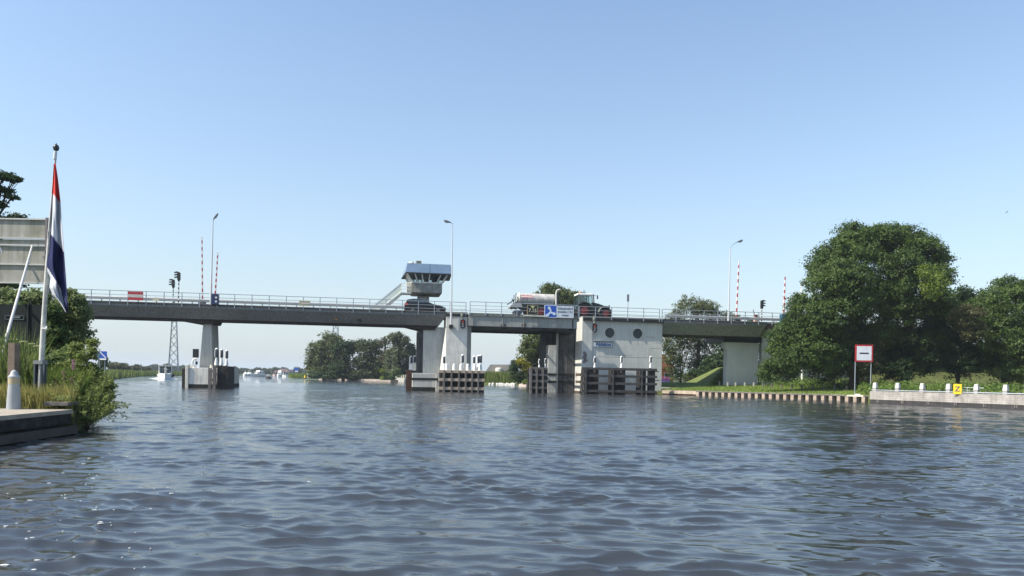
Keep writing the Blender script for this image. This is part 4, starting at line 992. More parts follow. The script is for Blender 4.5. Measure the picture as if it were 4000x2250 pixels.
# slanted timbers between the pile cap and the black fender
t = bthing('timber_brace', 'weathered timber posts and braces between pile cap and black fender', 'fender', 832, 1510, -0.9, z=0)
for px, y0_, y1_ in ((820, 1437, 1512), (838, 1433, 1514)):
    u, z = bp(px, y0_, -0.9); s_ = MB(); s_.box(u - t['u'] - 0.14, u - t['u'] + 0.14, -0.1, 0.2, -1.2, z); s_.build('post', T_GREY, t)
for ya, yb in ((1443, 1465), (1478, 1500)):
    a, b_ = bp(822, ya, -1.0), bp(848, yb, -1.0); s_ = MB(); s_.bar((a[0] - t['u'], -0.15, a[1]), (b_[0] - t['u'], -0.15, b_[1]), 0.1, 0.22); s_.build('brace', T_GREY, t)

# ------------------------------------------------------------------ white guide lanterns
def lantern_parts(t, h, tan=False):
    s = h / 1.75
    s_ = MB(); s_.lathe([(0.07 * s, 0), (0.19 * s, 0.05 * s), (0.16 * s, 0.35 * s), (0.08 * s, 0.72 * s), (0.08 * s, 0.80 * s)], (0, 0, 0), 12); s_.build('pedestal', C_WHITE if tan else WHITE, t, smooth=True)
    s_ = MB(); s_.lathe([(0.11 * s, 0.80 * s), (0.135 * s, 0.9 * s), (0.135 * s, 1.5 * s), (0.11 * s, 1.56 * s)], (0.02, 0, 0), 12); ln = s_.build('lamp_body', M('lantern_dark', (0.035, 0.045, 0.06), 0.4), t, smooth=True)
    s_ = MB(); s_.box(-0.18 * s, -0.11 * s, -0.08 * s, 0.05 * s, 0.82 * s, 1.52 * s); s_.build('side_strip', WHITE, ln)
    s_ = MB(); s_.lathe([(0.15 * s, 1.56 * s), (0.14 * s, 1.63 * s), (0.06 * s, 1.70 * s)], (0, 0, 0), 12); s_.build('cap', WHITE, t)
def lantern(label, px, yt, yb, v):
    t = bthing('guide_lantern', label, 'lantern', px, yb, v, 'white guide lanterns on the fenders')
    h = bp(px, yt, v)[1] - t['z']
    lantern_parts(t, h); t.rotation_euler[2] = PHI + 0.5 * math.sin(px)
    s_ = MB(); s_.tube((0, 0, -0.5), (0, 0, 0.02), 0.08); s_.build('mounting_tube', T_GREY, t)
for lab, px, yt, yb, v in (
    ('left and tallest of three white lanterns on the black fender', 845, 1357, 1428, -0.2),
    ('middle one of three white lanterns on the black fender', 865, 1361, 1428, 0.2),
    ('rightmost of three white lanterns on the black fender', 885, 1365, 1429, 0.6),
    ('white lantern at the left corner of the sunlit grid fender', 1734, 1387, 1446, -1.8),
    ('white lantern in front of the pillar between two white stubs', 1806, 1382, 1446, -2.2),
    ('slimmer white lantern third from the left on the sunlit grid fender', 1851, 1388, 1446, -2.0),
    ('left one of the close lantern pair at the fender corner', 1867, 1385, 1446, -2.2),
    ('right one of the close lantern pair at the fender corner', 1877, 1383, 1446, -1.4),
    ('left lantern of the short grid fender by the yellow shrub', 2106, 1401, 1437, -0.6),
    ('right lantern of the short grid fender beside the pale guide pillar', 2130, 1399, 1436, -0.4),
    ('white lantern below the Aldskou nameplate', 2323, 1391, 1438, -3.5),
    ('white lantern at the middle of the long open fender', 2427, 1389, 1438, -3.5),
    ('white lantern on the round black end pile of the long fender', 2541, 1389, 1438, -3.6),
    ('left cream lantern on the rusty brown fender', 1604, 1388, 1446, 1.4),
    ('right cream lantern on the rusty brown fender', 1619, 1386, 1446, 1.9)):
    lantern(lab, px, yt, yb, v)
s_ = MB(); t = bthing('electric_cabinet', 'tan weathered cabinet below the cream lanterns on the brown fender', 'cabinet', 1611, 1447, 1.6)
s_.box(-0.38, 0.38, -0.2, 0.5, -0.02, 0.85); s_.build('housing', C_WHITE, t, bevel=0.05); s_ = MB(); s_.box(-0.42, 0.42, -0.22, 0.52, -0.24, -0.03); s_.build('plinth', BLACK, t)
def white_stub(label, px, yt, yb, v, group='white stubs on the sunlit grid fender', r=0.22):
    t = bthing('white_bollard', label, 'bollard', px, yb, v, group)
    h = bp(px, yt, v)[1] - t['z']
    s_ = MB(); s_.lathe([(r, -0.02), (r * 0.95, 0.3 * h), (r * 0.7, h * 0.93), (r * 0.45, h)], (0, 0, 0), 8); s_.build('shaft', WHITE, t)
    s_ = MB(); s_.lathe([(r * 1.15, -0.25), (r * 1.15, -0.021)], (0, 0, 0), 8); s_.build('base', C_CAP, t)
for lab, px in (('white stub right of the corner lantern on the sunlit grid fender', 1745), ('white stub standing alone before the pillar left part', 1774), ('white stub directly under the pillar lantern', 1801), ('white stub right of the pillar lantern', 1827), ('white stub below the slim third lantern', 1853), ('white stub below the close lantern pair', 1873)):
    white_stub(lab, px, 1421, 1446, -2.4, r=0.2)
# things on the pile cap of the slender pier
t = bthing('back_of_sign', 'black square board on the left end of the slender pier pile cap', 'sign', 764, 1437, 0.3)
u, z1 = bp(764, 1363, 0.3); z0 = bp(764, 1397, 0.3)[1]
s_ = MB(); s_.box(-0.28, 0.28, 0, 0.06, z0 - t['z'], z1 - t['z']); s_.build('board', BLACK, t)
s_ = MB(); s_.box(-0.31, -0.281, -0.01, 0.07, z0 - t['z'], z1 - t['z']); s_.build('edge', GALV, t)
s_ = MB(); s_.tube((0, 0.1, 0), (0, 0.1, z1 - t['z'] - 0.2), 0.04); s_.build('pole', GALV, t)
t = bthing('life_buoy_stand', 'white rounded lifebuoy housing below the black board', 'lifebuoy', 763, 1437, -0.1)
s_ = MB()
for k in range(14):
    a0, a1 = PI * (0.3 + 1.1 * k / 14), PI * (0.3 + 1.1 * (k + 1) / 14)
    s_.tube((0.28 * math.cos(a0), 0, 0.5 + 0.42 * math.sin(a0)), (0.28 * math.cos(a1), 0, 0.5 + 0.42 * math.sin(a1)), 0.09, None, 8)
s_.tube((-0.15, 0, 0), (-0.15, 0, 0.3), 0.1); s_.build('ring', WHITE, t)
s_ = MB(); s_.box(0.0, 0.18, 0, 0.2, 0.35, 0.65); s_.build('holder', BLACK, t)

# ------------------------------------------------------------------ land
def slab(name, pts, z, m, label, cat, zlow=-1.5, kind='structure'):
    b_ = bmesh.new(); vs_ = [b_.verts.new((p[0], p[1], z)) for p in pts]
    f = b_.faces.new(vs_); b_.normal_update()
    if f.normal.z < 0: bmesh.ops.reverse_faces(b_, faces=[f])
    r_ = bmesh.ops.extrude_face_region(b_, geom=[f])
    for e in r_['geom']:
        if isinstance(e, bmesh.types.BMVert): pass
    for e in [e for e in r_['geom'] if isinstance(e, bmesh.types.BMVert)]: pass
    for v in vs_: v.co.z = zlow
    bmesh.ops.recalc_face_normals(b_, faces=b_.faces[:])
    me = bpy.data.meshes.new(name); b_.to_mesh(me); b_.free(); me.materials.append(m)
    o = bpy.data.objects.new(name, me); COL.objects.link(o)
    return tag(o, label, cat, kind=kind)
SH0 = ground(2588, 1542, 0.0); SH1 = ground(3397, 1569, 0.0)
ZS = 0.42
A = ground(2560, 1540); Bk = ground(2100, 1512); Ck = ground(1890, 1504)
right = [(SH1.x, SH1.y), (SH0.x, SH0.y), BW(UP1 - 0.3, 2.0, 0)[:2], BW(UP1 - 0.5, 9.0, 0)[:2], ground(2160, 1514)[:2], ground(2050, 1509)[:2], ground(1890, 1503)[:2], ground(1700, 1491)[:2], ground(1500, 1488)[:2], ground(1245, 1479)[:2], ground(1140, 1476)[:2], ground(1125, 1473.0)[:2], (ground(1125, 1473)[0] + 60, 900), (2500, 2500), (2500, 30), (120, 40)]
slab('grass_bank', right, ZS, SOIL, 'low grassy bank along the right side and beyond the bridge', 'ground')
ll = [ground(430, 1486)[:2], ground(455, 1479)[:2], ground(540, 1470.5)[:2], ground(640, 1467.5)[:2], ground(760, 1466.5)[:2], ground(760, 1464.5)[:2], (-300, 1500), (-2500, 1500), (-2500, 60), (-60, 60)]
slab('reed_bank', ll, 0.35, SOIL, 'low reed bank at the left beyond the bridge', 'ground')
slab('far_shore', [ground(640, 1461)[:2], ground(900, 1465.3)[:2], ground(1060, 1467.5)[:2], ground(1300, 1469)[:2], (600, 3500), (-2500, 3500), (-1500, 560)], 0.3, SOIL, 'distant flat shore under the treeline', 'ground')
# embankment of the approach road at the right
e = MB()
ue = bp(2850, 1500, 4.0)[0]
e.prismx([(-3.5, 0.3), (1.0, 3.2), (1.2, 5.5), (12, 5.5), (20, 0.3)], UEND - 12, UEND + 80)
e.build('embankment', SOIL, None, loc=BW(0, 0, 0), rotz=PHI)
tag(bpy.data.objects['embankment'], 'grassy road embankment behind the right pier', 'embankment', kind='structure')
e = MB(); uh = bp(2738, 1512, 6)[0]; ut = bp(2842, 1447, 8)[0]; zt6 = bp(2842, 1447, 8)[1]
e.hexa([(uh, 4.0, 0.3), (ut + 9, 4.0, 0.3), (ut + 9, 22, 0.3), (uh, 16, 0.3)], [(ut + 0.5, 9.0, zt6 + 0.3), (ut + 9, 8.0, zt6 + 1.5), (ut + 9, 14, zt6 + 1.5), (ut + 0.5, 12, zt6 + 0.4)])
eo = e.build('bank_slope', M('rough_grass', (0.13, 0.165, 0.05), 0.95, scale=1.5, col2=(0.09, 0.11, 0.035)), None, loc=BW(0, 0, 0), rotz=PHI); tag(eo, 'sunlit green slope rising to the pier', 'slope', kind='structure')

g_ = np.random.default_rng(8)
# sheet-pile bank wall with waling, along SH0..SH1
shd = (SH1 - SH0); shl = shd.length; shd.normalize(); SANG = math.atan2(shd.y, shd.x)
t = thing('bank_wall', 'timber and sheet pile bank wall with a row of bright triangular bays', 'retaining wall', (SH0.x, SH0.y, 0), SANG)
def on_line(px, Pa, dd):
    a = lev(px, 1540)[0]; return (a * Pa.y - Pa.x) / (dd.x - a * dd.y)
us = on_line(2725, SH0, shd)
s_ = MB(); s_.box(0, us, -0.12, 0.3, 0.0 + 0.16, 0.52); s_.build('tan_plank', T_TAN, t)
s_ = MB(); s_.box(0, us, -0.04, 0.29, -1, 0.155); s_.build('lower_boards', T_BROWN, t)
s_ = MB(); s_.box(us + 0.01, shl, -0.42, 0.32, 0.44, 0.56); s_.build('waling', T_GREY, t)
s_ = MB(); pitch = 0.42; k = 0; x = us + 0.05
while x < shl - 0.3:
    s_.add([(x, -0.40, -0.8), (x + pitch * 0.7, -0.40, -0.8), (x + pitch * 0.7, -0.40, 0.435), (x, -0.40, 0.435), (x + pitch, 0.0, -0.8), (x + pitch, 0.0, 0.435), (x - 0.02, 0.05, -0.8), (x - 0.02, 0.05, 0.435)],
           [(0, 1, 2, 3), (1, 4, 5, 2), (6, 0, 3, 7)])
    x += pitch + 0.30
    s_.add([(x - 0.32, 0.0, -0.8), (x - 0.02, 0.05, -0.8), (x - 0.02, 0.05, 0.435), (x - 0.32, 0.0, 0.435)], [(0, 1, 2, 3)])
s_.build('sheet_piles', M('weathered_pile_face', (0.46, 0.37, 0.29), 0.8, var=0.35, scale=3, streak=0.2), t)
# mown strip
QL = ground(3397, 1576); QR = ground(4120, 1607)
gs = [(SH0.x + 0.3, SH0.y + 0.3), (SH1.x, SH1.y + 0.3), (SH1.x + 3, SH1.y + 6.5), BW(UEND + 6, -4.5, 0)[:2], BW(UP1 + 0.3, 1.6, 0)[:2]]
nW = Vector((-shd.y, shd.x, 0))
LZ0, LSL = 0.54, 0.05
def wall_d(x, y): return (x - SH0.x) * nW.x + (y - SH0.y) * nW.y
def lawn_hit(px, py):
    a, b_ = lev(px, py)   # point (aY, Y, H+bY) on z = LZ0 + LSL*d
    k = a * nW.x + nW.y; c = SH0.x * nW.x + SH0.y * nW.y
    Y = (LZ0 - LSL * c - H) / (b_ - LSL * k)
    return Vector((a * Y, Y, H + b_ * Y))
lb = bmesh.new(); gl_ = []
for i in range(25):
    for j in range(9):
        p_ = SH0 + shd * (shl * (i / 24)) + nW * (0.32 + 16 * j / 8)
        if i == 0: p_ = Vector((BW(UP1 + 0.25, 0, 0).x + (0.02 * j), p_.y, 0)) if j > 2 else p_
        gl_.append(lb.verts.new((p_.x, p_.y, LZ0 + LSL * (0.32 + 16 * j / 8) + (0.03 * math.sin(i * 2.1 + j * 1.7) if j else 0))))
for i in range(24):
    for j in range(8): lb.faces.new((gl_[i * 9 + j], gl_[(i + 1) * 9 + j], gl_[(i + 1) * 9 + j + 1], gl_[i * 9 + j + 1]))
me = bpy.data.meshes.new('lawn'); lb.to_mesh(me); lb.free(); me.materials.append(LAWN)
lo = bpy.data.objects.new('lawn', me); COL.objects.link(lo); tag(lo, 'mown grass strip rising gently behind the sheet pile wall', 'grass', kind='structure')
gs = [SH0 + nW * 0.4, SH1 + nW * 0.4, SH1 + nW * 14, SH0 + nW * 14 + shd * 1.5]

# timber quay at the far right
qd = QR - QL; ql = qd.length; qd.normalize(); QANG = math.atan2(qd.y, qd.x)
t = thing('timber_quay', 'pale bleached plank quay wall with a dark wet foot at the right', 'quay', (QL.x, QL.y, 0), QANG)
zq = 1.02
s_ = MB(); s_.box(0, ql, 0, 0.3, 0.34, zq); s_.box(0, 0.3, 0.31, 5, 0.34, zq); s_.build('plank_wall', T_QUAY, t)
s_ = MB(); s_.box(0.02, ql, 0.03, 0.35, -1, 0.335); s_.box(0.02, 0.3, 0.36, 8, -1, 0.335); s_.build('wet_foot', M('wet_dark_timber', (0.055, 0.05, 0.05), 0.5, var=0.5, scale=2.5, streak=0.4), t)
for k in range(9):
    x = 0.75 + k * 2.05; s_ = MB(); s_.box(x - 0.1, x - 0.03, -0.03, 0.02, 0.1, 0.33); s_.box(x + 0.03, x + 0.1, -0.03, 0.02, 0.1, 0.33); s_.build('strut_end', T_GREY, t)
s_ = MB(); s_.box(0.31, ql, 0.31, 1.6, 0.8, zq + 0.004); s_.build('walkway', T_GREY, t)
s_ = MB(); s_.tube((0.1, 0.12, zq + 0.09), (ql, 0.12, zq + 0.09), 0.035); s_.build('steel_pipe', GALV, t)
qb = [(QL.x, QL.y + 0.3), (QR.x, QR.y + 0.3), (QR.x + 30, QR.y - 5), (QR.x + 60, QR.y + 40), (48, 95), (lev(3405, 1490)[0] * 70, 70), (lev(3403, 1490)[0] * 64, 64)]
slab('quay_ground', qb, zq - 0.2, SOIL, 'rough ground behind the timber quay', 'ground', zlow=0.0)
def on_quay(px, v=0.6, z=None):
    a, b_ = lev(px, 1520)
    n = Vector((-qd.y, qd.x)); c = n.x * QL.x + n.y * QL.y + v
    Y = c / (n.x * a + n.y)
    return Vector((a * Y, Y, z if z is not None else zq))
mb_labels = ['white topped quay bollard nearest the red framed sign', 'second white topped quay bollard from the red framed sign', 'third white topped quay bollard from the red framed sign', 'white topped quay bollard just left of the yellow Z board', 'white topped quay bollard just right of the yellow Z board', 'white topped quay bollard farthest right near the picture edge']
proto = None
for lab, px in zip(mb_labels, (3419, 3507, 3603, 3706, 3815, 3929)):
    p = on_quay(px)
    if proto is None:
        proto = thing('quay_bollard', lab, 'bollard', p, QANG, 'bollards along the timber quay')
        s_ = MB(); s_.hexa([(-0.15, -0.15, 0), (0.15, -0.15, 0), (0.15, 0.15, 0), (-0.15, 0.15, 0)], [(-0.14, -0.14, 0.26), (0.14, -0.14, 0.26), (0.14, 0.14, 0.26), (-0.14, 0.14, 0.26)]); s_.build('shaft', M('grey_bollard_concrete', (0.36, 0.35, 0.33), 0.85, var=0.3), proto)
        s_ = MB(); s_.hexa([(-0.165, -0.165, 0.262), (0.165, -0.165, 0.262), (0.165, 0.165, 0.262), (-0.165, 0.165, 0.262)], [(-0.12, -0.12, 0.70), (0.12, -0.12, 0.70), (0.12, 0.12, 0.70), (-0.12, 0.12, 0.70)]); s_.build('white_top', M('dull_white_cap', (0.60, 0.59, 0.55), 0.7, var=0.25, scale=6), proto, bevel=0.03)
    else:
        c = copy_tree(proto); c.location = p; c['label'] = lab
p = on_quay(3740, -0.1, zq - 0.05)
t = thing('letter_board', 'yellow board with a black letter Z on the timber quay', 'sign', p, 0.0)
t.rotation_euler[2] = QANG * 0.5
s_ = MB(); s_.box(-0.26, 0.26, -0.02, 0.02, 0, 0.74); s_.build('board', YELLOW, t)
text('Z', 0.52, TX, t, (0, -0.026, 0.36), off=0.01)
p = on_quay(3800, 2.0)
t = thing('handrail', 'low pale metal handrail right of the yellow Z board', 'railing', p, QANG)
s_ = MB(); s_.tube((-0.9, 0, 0.45), (0.8, 0, 0.42), 0.025); s_.tube((-0.9, 0, 0.25), (0.3, 0, 0.22), 0.02)
for x in (-0.9, -0.4, 0.3): s_.tube((x, 0, -0.1), (x, 0, 0.45), 0.022)
s_.build('rail', M('pale_galvanised', (0.5, 0.55, 0.52), 0.5), t)
# small quay posts
tp_ = None
for i, px in enumerate((3340 + 277, 3671, 3790, 3854, 3985)):
    p = on_quay(px, 0.35)
    lab = ['thin grey post on the quay right of the third bollard', 'thin grey post on the quay left of the fourth bollard', 'thin grey post on the quay under the pale handrail', 'thin grey post on the quay between the last two bollards', 'thin grey post on the quay at the picture edge'][i]
    o = MB().box(-0.05, 0.05, -0.05, 0.05, 0, 0.22).build('quay_post', T_GREY, None, loc=p); tag(o, lab, 'post', 'thin grey posts on the timber quay')

# red framed sign
Ys = lawn_hit(3340, 1540).y
t = thing('waterway_sign', 'white square sign with red frame and black bar on two poles', 'sign', at(3374, 1536, Ys))
t.location.z = 0.6
c0, c1 = at(3341, 1346, Ys), at(3409, 1414, Ys)
X0, X1, Z1, Z0 = c0.x - t.location.x, c1.x - t.location.x, c0.z - 0.6, at(3341, 1413, Ys).z - 0.6
s_ = MB(); s_.box(X0, X1, -0.03, 0.03, Z0, Z1); s_.build('red_plate', RED, t)
fr = 0.14
s_ = MB(); s_.box(X0 + fr, X1 - fr, -0.036, -0.031, Z0 + fr, Z1 - fr); s_.build('white_panel', M('sign_white', (0.72, 0.74, 0.78), 0.5), t)
s_ = MB(); xm, zm, hb_ = (X0 + X1) / 2, (Z0 + Z1) / 2, 0.37
s_.box(xm - hb_, xm + hb_, -0.042, -0.037, zm - 0.065, zm + 0.065)
for sg in (-1, 1): s_.disc((xm + sg * hb_, zm), 0.065, -0.0415, -0.0375, 16)
s_.build('black_bar', BLACK, t)
for x, xb_ in ((X0 + 0.06, at(3340, 1536, Ys).x - t.location.x), (X1 - 0.10, at(3400, 1538, Ys).x - t.location.x)):
    s_ = MB(); s_.tube((xb_, 0.07, -0.3), (x, 0.07, Z0 + 0.5), 0.04); s_.build('pole', GALV, t)
# pale plank on the wall
p = ground(3343, 1549, 0.58)
o = MB().box(-0.62, 0.62, -0.2, 0.2, 0, 0.12).box(-0.05, 0.35, -0.1, 0.1, 0.121, 0.22).build('mooring_plank', M('cream_plank', (0.62, 0.60, 0.48), 0.7), None, loc=p, rotz=SANG); tag(o, 'cream plank lying on the bank wall left of the quay', 'plank')
# fence posts in the lawn
fp = [(2810, 1506, 1492), (2842, 1510, 1492), (2873, 1511, 1492), (2909, 1511, 1493), (2944, 1511, 1494), (2981, 1515, 1497), (3015, 1518, 1497), (3053, 1520, 1499), (3093, 1521, 1500), (3132, 1522, 1500), (3174, 1523, 1500), (3217, 1524, 1500), (3259, 1526, 1503), (3306, 1527, 1505)]
proto = None
names = ['first', 'second', 'third', 'fourth', 'fifth', 'sixth', 'seventh', 'eighth', 'ninth', 'tenth', 'eleventh', 'twelfth', 'thirteenth', 'last']
for i, (px, yb, yt) in enumerate(fp):
    p = lawn_hit(px, yb)
    lab = ('pale' if i < 5 else 'grey brown') + ' short fence post, %s from the left along the lawn' % names[i]
    if i in (0, 5):
        proto = MB().box(-0.07, 0.07, -0.07, 0.07, -0.1, 0.52).build('fence_post', M('pale_post', (0.42, 0.42, 0.36), 0.8) if i == 0 else T_GREY, None, loc=p)
        o = proto
    else:
        o = proto.copy(); COL.objects.link(o); o.location = p
    tag(o, lab, 'post', 'short posts along the mown grass')

# ------------------------------------------------------------------ foliage
def leaf_mesh(name, P, size, m, parent=None, up=0.3, out=None, aspect=0.55, seed=0, droop=0.0, rnd=None):
    """one rhombic leaf (or leaf spray) per point, real geometry"""
    g = np.random.default_rng(seed); n = len(P)
    d = g.normal(0, 1, (n, 3)); 
    if out is not None: d += out * 1.1
    d[:, 2] += up; d /= np.linalg.norm(d, axis=1)[:, None]
    a = np.cross(d, g.normal(0, 1, (n, 3))); a[:, 2] -= droop; a -= d * (a * d).sum(1)[:, None]; a /= np.maximum(np.linalg.norm(a, axis=1), 1e-6)[:, None]
    b_ = np.cross(d, a)
    s = (np.asarray(size) * g.uniform(0.6, 1.35, n))[:, None] * 0.5
    bend = d * s * 0.25
    V = np.stack([P - a * s, P + b_ * s * aspect - bend, P + a * s, P - b_ * s * aspect - bend], 1).reshape(-1, 3)
    me = bpy.data.meshes.new(name)
    me.vertices.add(4 * n); me.vertices.foreach_set('co', V.astype(np.float32).ravel())
    me.loops.add(4 * n); me.polygons.add(n)
    me.loops.foreach_set('vertex_index', np.arange(4 * n, dtype=np.int32))
    me.polygons.foreach_set('loop_start', (np.arange(n) * 4).astype(np.int32)); me.polygons.foreach_set('loop_total', np.full(n, 4, dtype=np.int32))
    at_ = me.attributes.new('rnd', 'FLOAT', 'FACE')
    at_.data.foreach_set('value', (g.uniform(0, 1, n) if rnd is None else rnd).astype(np.float32))
    me.materials.append(m); me.update()
    o = bpy.data.objects.new(name, me); COL.objects.link(o)
    if parent: o.parent = parent
    return o
def lobe_points(lobes, n_total, clump, per, seed, hollow=0.75, sparse=0.0):
    """each lobe carries smaller rounded boughs; leaves sit in clumps on the outside of the boughs, gaps between boughs stay dark"""
    g = np.random.default_rng(seed)
    areas = np.array([(r[0] * r[2] + r[0] * r[1] + r[1] * r[2]) for c, r in lobes]); areas /= areas.sum()
    P, O, T = [], [], []
    for (c, r), w_ in zip(lobes, areas):
        c, r = np.array(c), np.array(r)
        nb = int(g.integers(14, 19)); per_b = max(20, int(n_total * w_ / (nb + 2)))
        dirs = g.normal(0, 1, (nb, 3)); dirs[:, 2] = dirs[:, 2] * 0.8 + 0.15; dirs /= np.linalg.norm(dirs, axis=1)[:, None]
        for k in range(nb + 1):
            if k == nb:
                bc, br, m_ = c, r * 0.72, per_b * 2
            else:
                f_ = g.uniform(0.50, 0.74); bc = c + dirs[k] * r * f_; br = r * g.uniform(0.34, 0.50) * np.array([1.05, 1.05, 0.85]); m_ = per_b
            if sparse > 0 and g.uniform() < sparse: continue
            nc = max(4, int(m_ / max(8, per * 0.33))); d = g.normal(0, 1, (nc, 3)); d[:, 2] += 0.25; d /= np.linalg.norm(d, axis=1)[:, None]
            rr_ = g.uniform(0.78, 1.08, nc) if k < nb else g.uniform(0.4, 1.0, nc)
            C = bc + d * br * rr_[:, None]
            tone = g.uniform(0, 1) * 0.35
            for cc, dd in zip(C, d):
                q = int(max(3, m_ / nc * g.uniform(0.5, 1.5))); rc = clump * g.uniform(0.35, 0.75)
                q_ = g.normal(0, 0.5, (q, 3)) * rc * np.array([1, 1, 0.6])
                P.append(cc + q_); O.append(np.repeat(dd[None] * 1.2, q, 0) + q_ / rc * 0.5)
                T.append(np.clip(tone + g.uniform(0, 1) * 0.35 + g.uniform(0, 0.3, q), 0, 1))
    return np.concatenate(P), np.concatenate(O), np.concatenate(T)
L_LIME = LEAF('lime_tree_leaves', (0.026, 0.054, 0.012), (0.108, 0.170, 0.036))
L_DARK = LEAF('dark_green_leaves', (0.020, 0.042, 0.014), (0.050, 0.090, 0.026))
L_OLIVE = LEAF('olive_leaves', (0.050, 0.072, 0.022), (0.13, 0.15, 0.05))
L_YELLOWG = LEAF('yellow_green_leaves', (0.08, 0.13, 0.016), (0.19, 0.25, 0.04))
L_GOLD = LEAF('golden_leaves', (0.20, 0.20, 0.02), (0.42, 0.38, 0.04))
L_WILLOW = LEAF('willow_leaves', (0.10, 0.15, 0.05), (0.28, 0.33, 0.13), trans=0.45)
L_GREYG = LEAF('grey_green_willow_leaves', (0.062, 0.085, 0.042), (0.16, 0.175, 0.095))
L_BROWN = LEAF('brownish_green_leaves', (0.045, 0.052, 0.020), (0.105, 0.105, 0.038))
L_GRASS = LEAF('grass_blades', (0.09, 0.15, 0.025), (0.24, 0.31, 0.07), nscale=0.8)
L_STRAW = LEAF('straw_grass_blades', (0.19, 0.20, 0.05), (0.42, 0.38, 0.14), nscale=1.5)
L_REED = LEAF('reed_blades', (0.08, 0.12, 0.03), (0.19, 0.24, 0.07), nscale=0.4)
L_FAR = LEAF('distant_tree_leaves', (0.04, 0.065, 0.035), (0.085, 0.11, 0.055), nscale=0.02)
L_HERB = LEAF('bright_herb_leaves', (0.06, 0.11, 0.02), (0.17, 0.25, 0.05), nscale=0.9)
def tree(name, label, px, pyb, Y, lobes, m, n, leaf, clump=0.9, per=45, trunk=None, group=None, seed=1, up=0.35, sparse=0.0, hollow=0.75, cat='tree', zb=0.4, depth=1.0, droop=0.0, limbs=True):
    """lobes: (px,py,rx_px,rz_px,dY) measured on the photograph at depth Y+dY"""
    base = at(px, pyb, Y); base.z = zb
    L = []
    for (x, y, rx_, rz_, dY) in lobes:
        c = at(x, y, Y + dY) - base; s = (Y + dY) / F
        L.append(((c.x, c.y, c.z), (rx_ * s, rx_ * s * depth, rz_ * s)))
    P, O, T = lobe_points(L, n, clump, per, seed, hollow, sparse)
    keep = P[:, 2] > 0.05; P, O, T = P[keep], O[keep], T[keep]
    t = thing(name, label, cat, base, 0, group)
    leaf_mesh('crown' if cat == 'tree' else 'foliage', P, leaf, m, t, up=up, out=O, seed=seed, rnd=T, droop=droop)
    if trunk:
        r0, r1, top = trunk
        s_ = MB(); zt = top * Y / F
        p0 = Vector((0, 0, -0.6)); p1 = Vector((r0 * 0.8, 0, zt * 0.5)); p2 = Vector((0, 0.1, zt))
        s_.tube(p0, p1, r0, (r0 + r1) / 2, 10); s_.tube(p1, p2, (r0 + r1) / 2, r1, 10)
        g = random.Random(seed)
        if limbs:
            for (c, r) in L:
                e_ = Vector(c); st = p1.lerp(p2, g.uniform(0.1, 0.9)); mid = st.lerp(e_, 0.5) + Vector((g.uniform(-.5, .5), g.uniform(-.5, .5), g.uniform(0, .6))) * r[0] * 0.3
                s_.tube(st, mid, r1 * 0.7, r1 * 0.45, 7); s_.tube(mid, e_, r1 * 0.45, r1 * 0.15, 6)
                for _ in range(4):
                    d = Vector((g.uniform(-1, 1), g.uniform(-1, 1), g.uniform(-0.2, 1))); e2 = e_ + Vector((d.x * r[0], d.y * r[1], d.z * r[2])) * 0.75
                    s_.tube(mid.lerp(e_, g.uniform(0.2, 1)), e2, r1 * 0.22, r1 * 0.06, 5)
        s_.build('trunk', BARK, t)
    return t
def blades(name, label, P, h, wd, m, seed, cat='grass', lean=0.25, kind='stuff', parent=None):
    g = np.random.default_rng(seed); n = len(P); h = np.asarray(h) * g.uniform(0.5, 1.25, n)
    a = g.uniform(0, 2 * PI, n); r_ = np.stack([np.cos(a), np.sin(a), np.zeros(n)], 1) * (np.asarray(wd) / 2)
    l_ = g.normal(0, lean, (n, 2)) * h[:, None]
    mid = P + np.stack([l_[:, 0] * 0.35, l_[:, 1] * 0.35, h * 0.6], 1); tip = P + np.stack([l_[:, 0], l_[:, 1], h], 1)
    V = np.stack([P - r_, P + r_, mid + r_ * 0.7, tip, mid - r_ * 0.7], 1).reshape(-1, 3)
    me = bpy.data.meshes.new(name)
    me.vertices.add(5 * n); me.vertices.foreach_set('co', V.astype(np.float32).ravel())
    me.loops.add(5 * n); me.polygons.add(n); me.loops.foreach_set('vertex_index', np.arange(5 * n, dtype=np.int32))
    me.polygons.foreach_set('loop_start', (np.arange(n) * 5).astype(np.int32)); me.polygons.foreach_set('loop_total', np.full(n, 5, dtype=np.int32))
    at_ = me.attributes.new('rnd', 'FLOAT', 'FACE'); at_.data.foreach_set('value', g.uniform(0, 1, n).astype(np.float32))
    me.materials.append(m); me.update()
    o = bpy.data.objects.new(name, me); COL.objects.link(o)
    if parent: o.parent = parent
    if label: tag(o, label, cat, kind=kind)
    return o
def scatter_poly(poly, n, seed):
    g = np.random.default_rng(seed); poly = np.array([(p[0], p[1]) for p in poly]); mn, mx_ = poly.min(0), poly.max(0)
    out = np.zeros((0, 2))
    while len(out) < n:
        c = g.uniform(mn, mx_, (n * 2, 2)); ins = np.zeros(len(c), bool); j = len(poly) - 1
        for i in range(len(poly)):
            yi, yj = poly[i, 1], poly[j, 1]; xi, xj = poly[i, 0], poly[j, 0]
            cond = ((yi > c[:, 1]) != (yj > c[:, 1])) & (c[:, 0] < (xj - xi) * (c[:, 1] - yi) / (yj - yi + 1e-12) + xi); ins ^= cond; j = i
        out = np.concatenate([out, c[ins]])
    return out[:n]

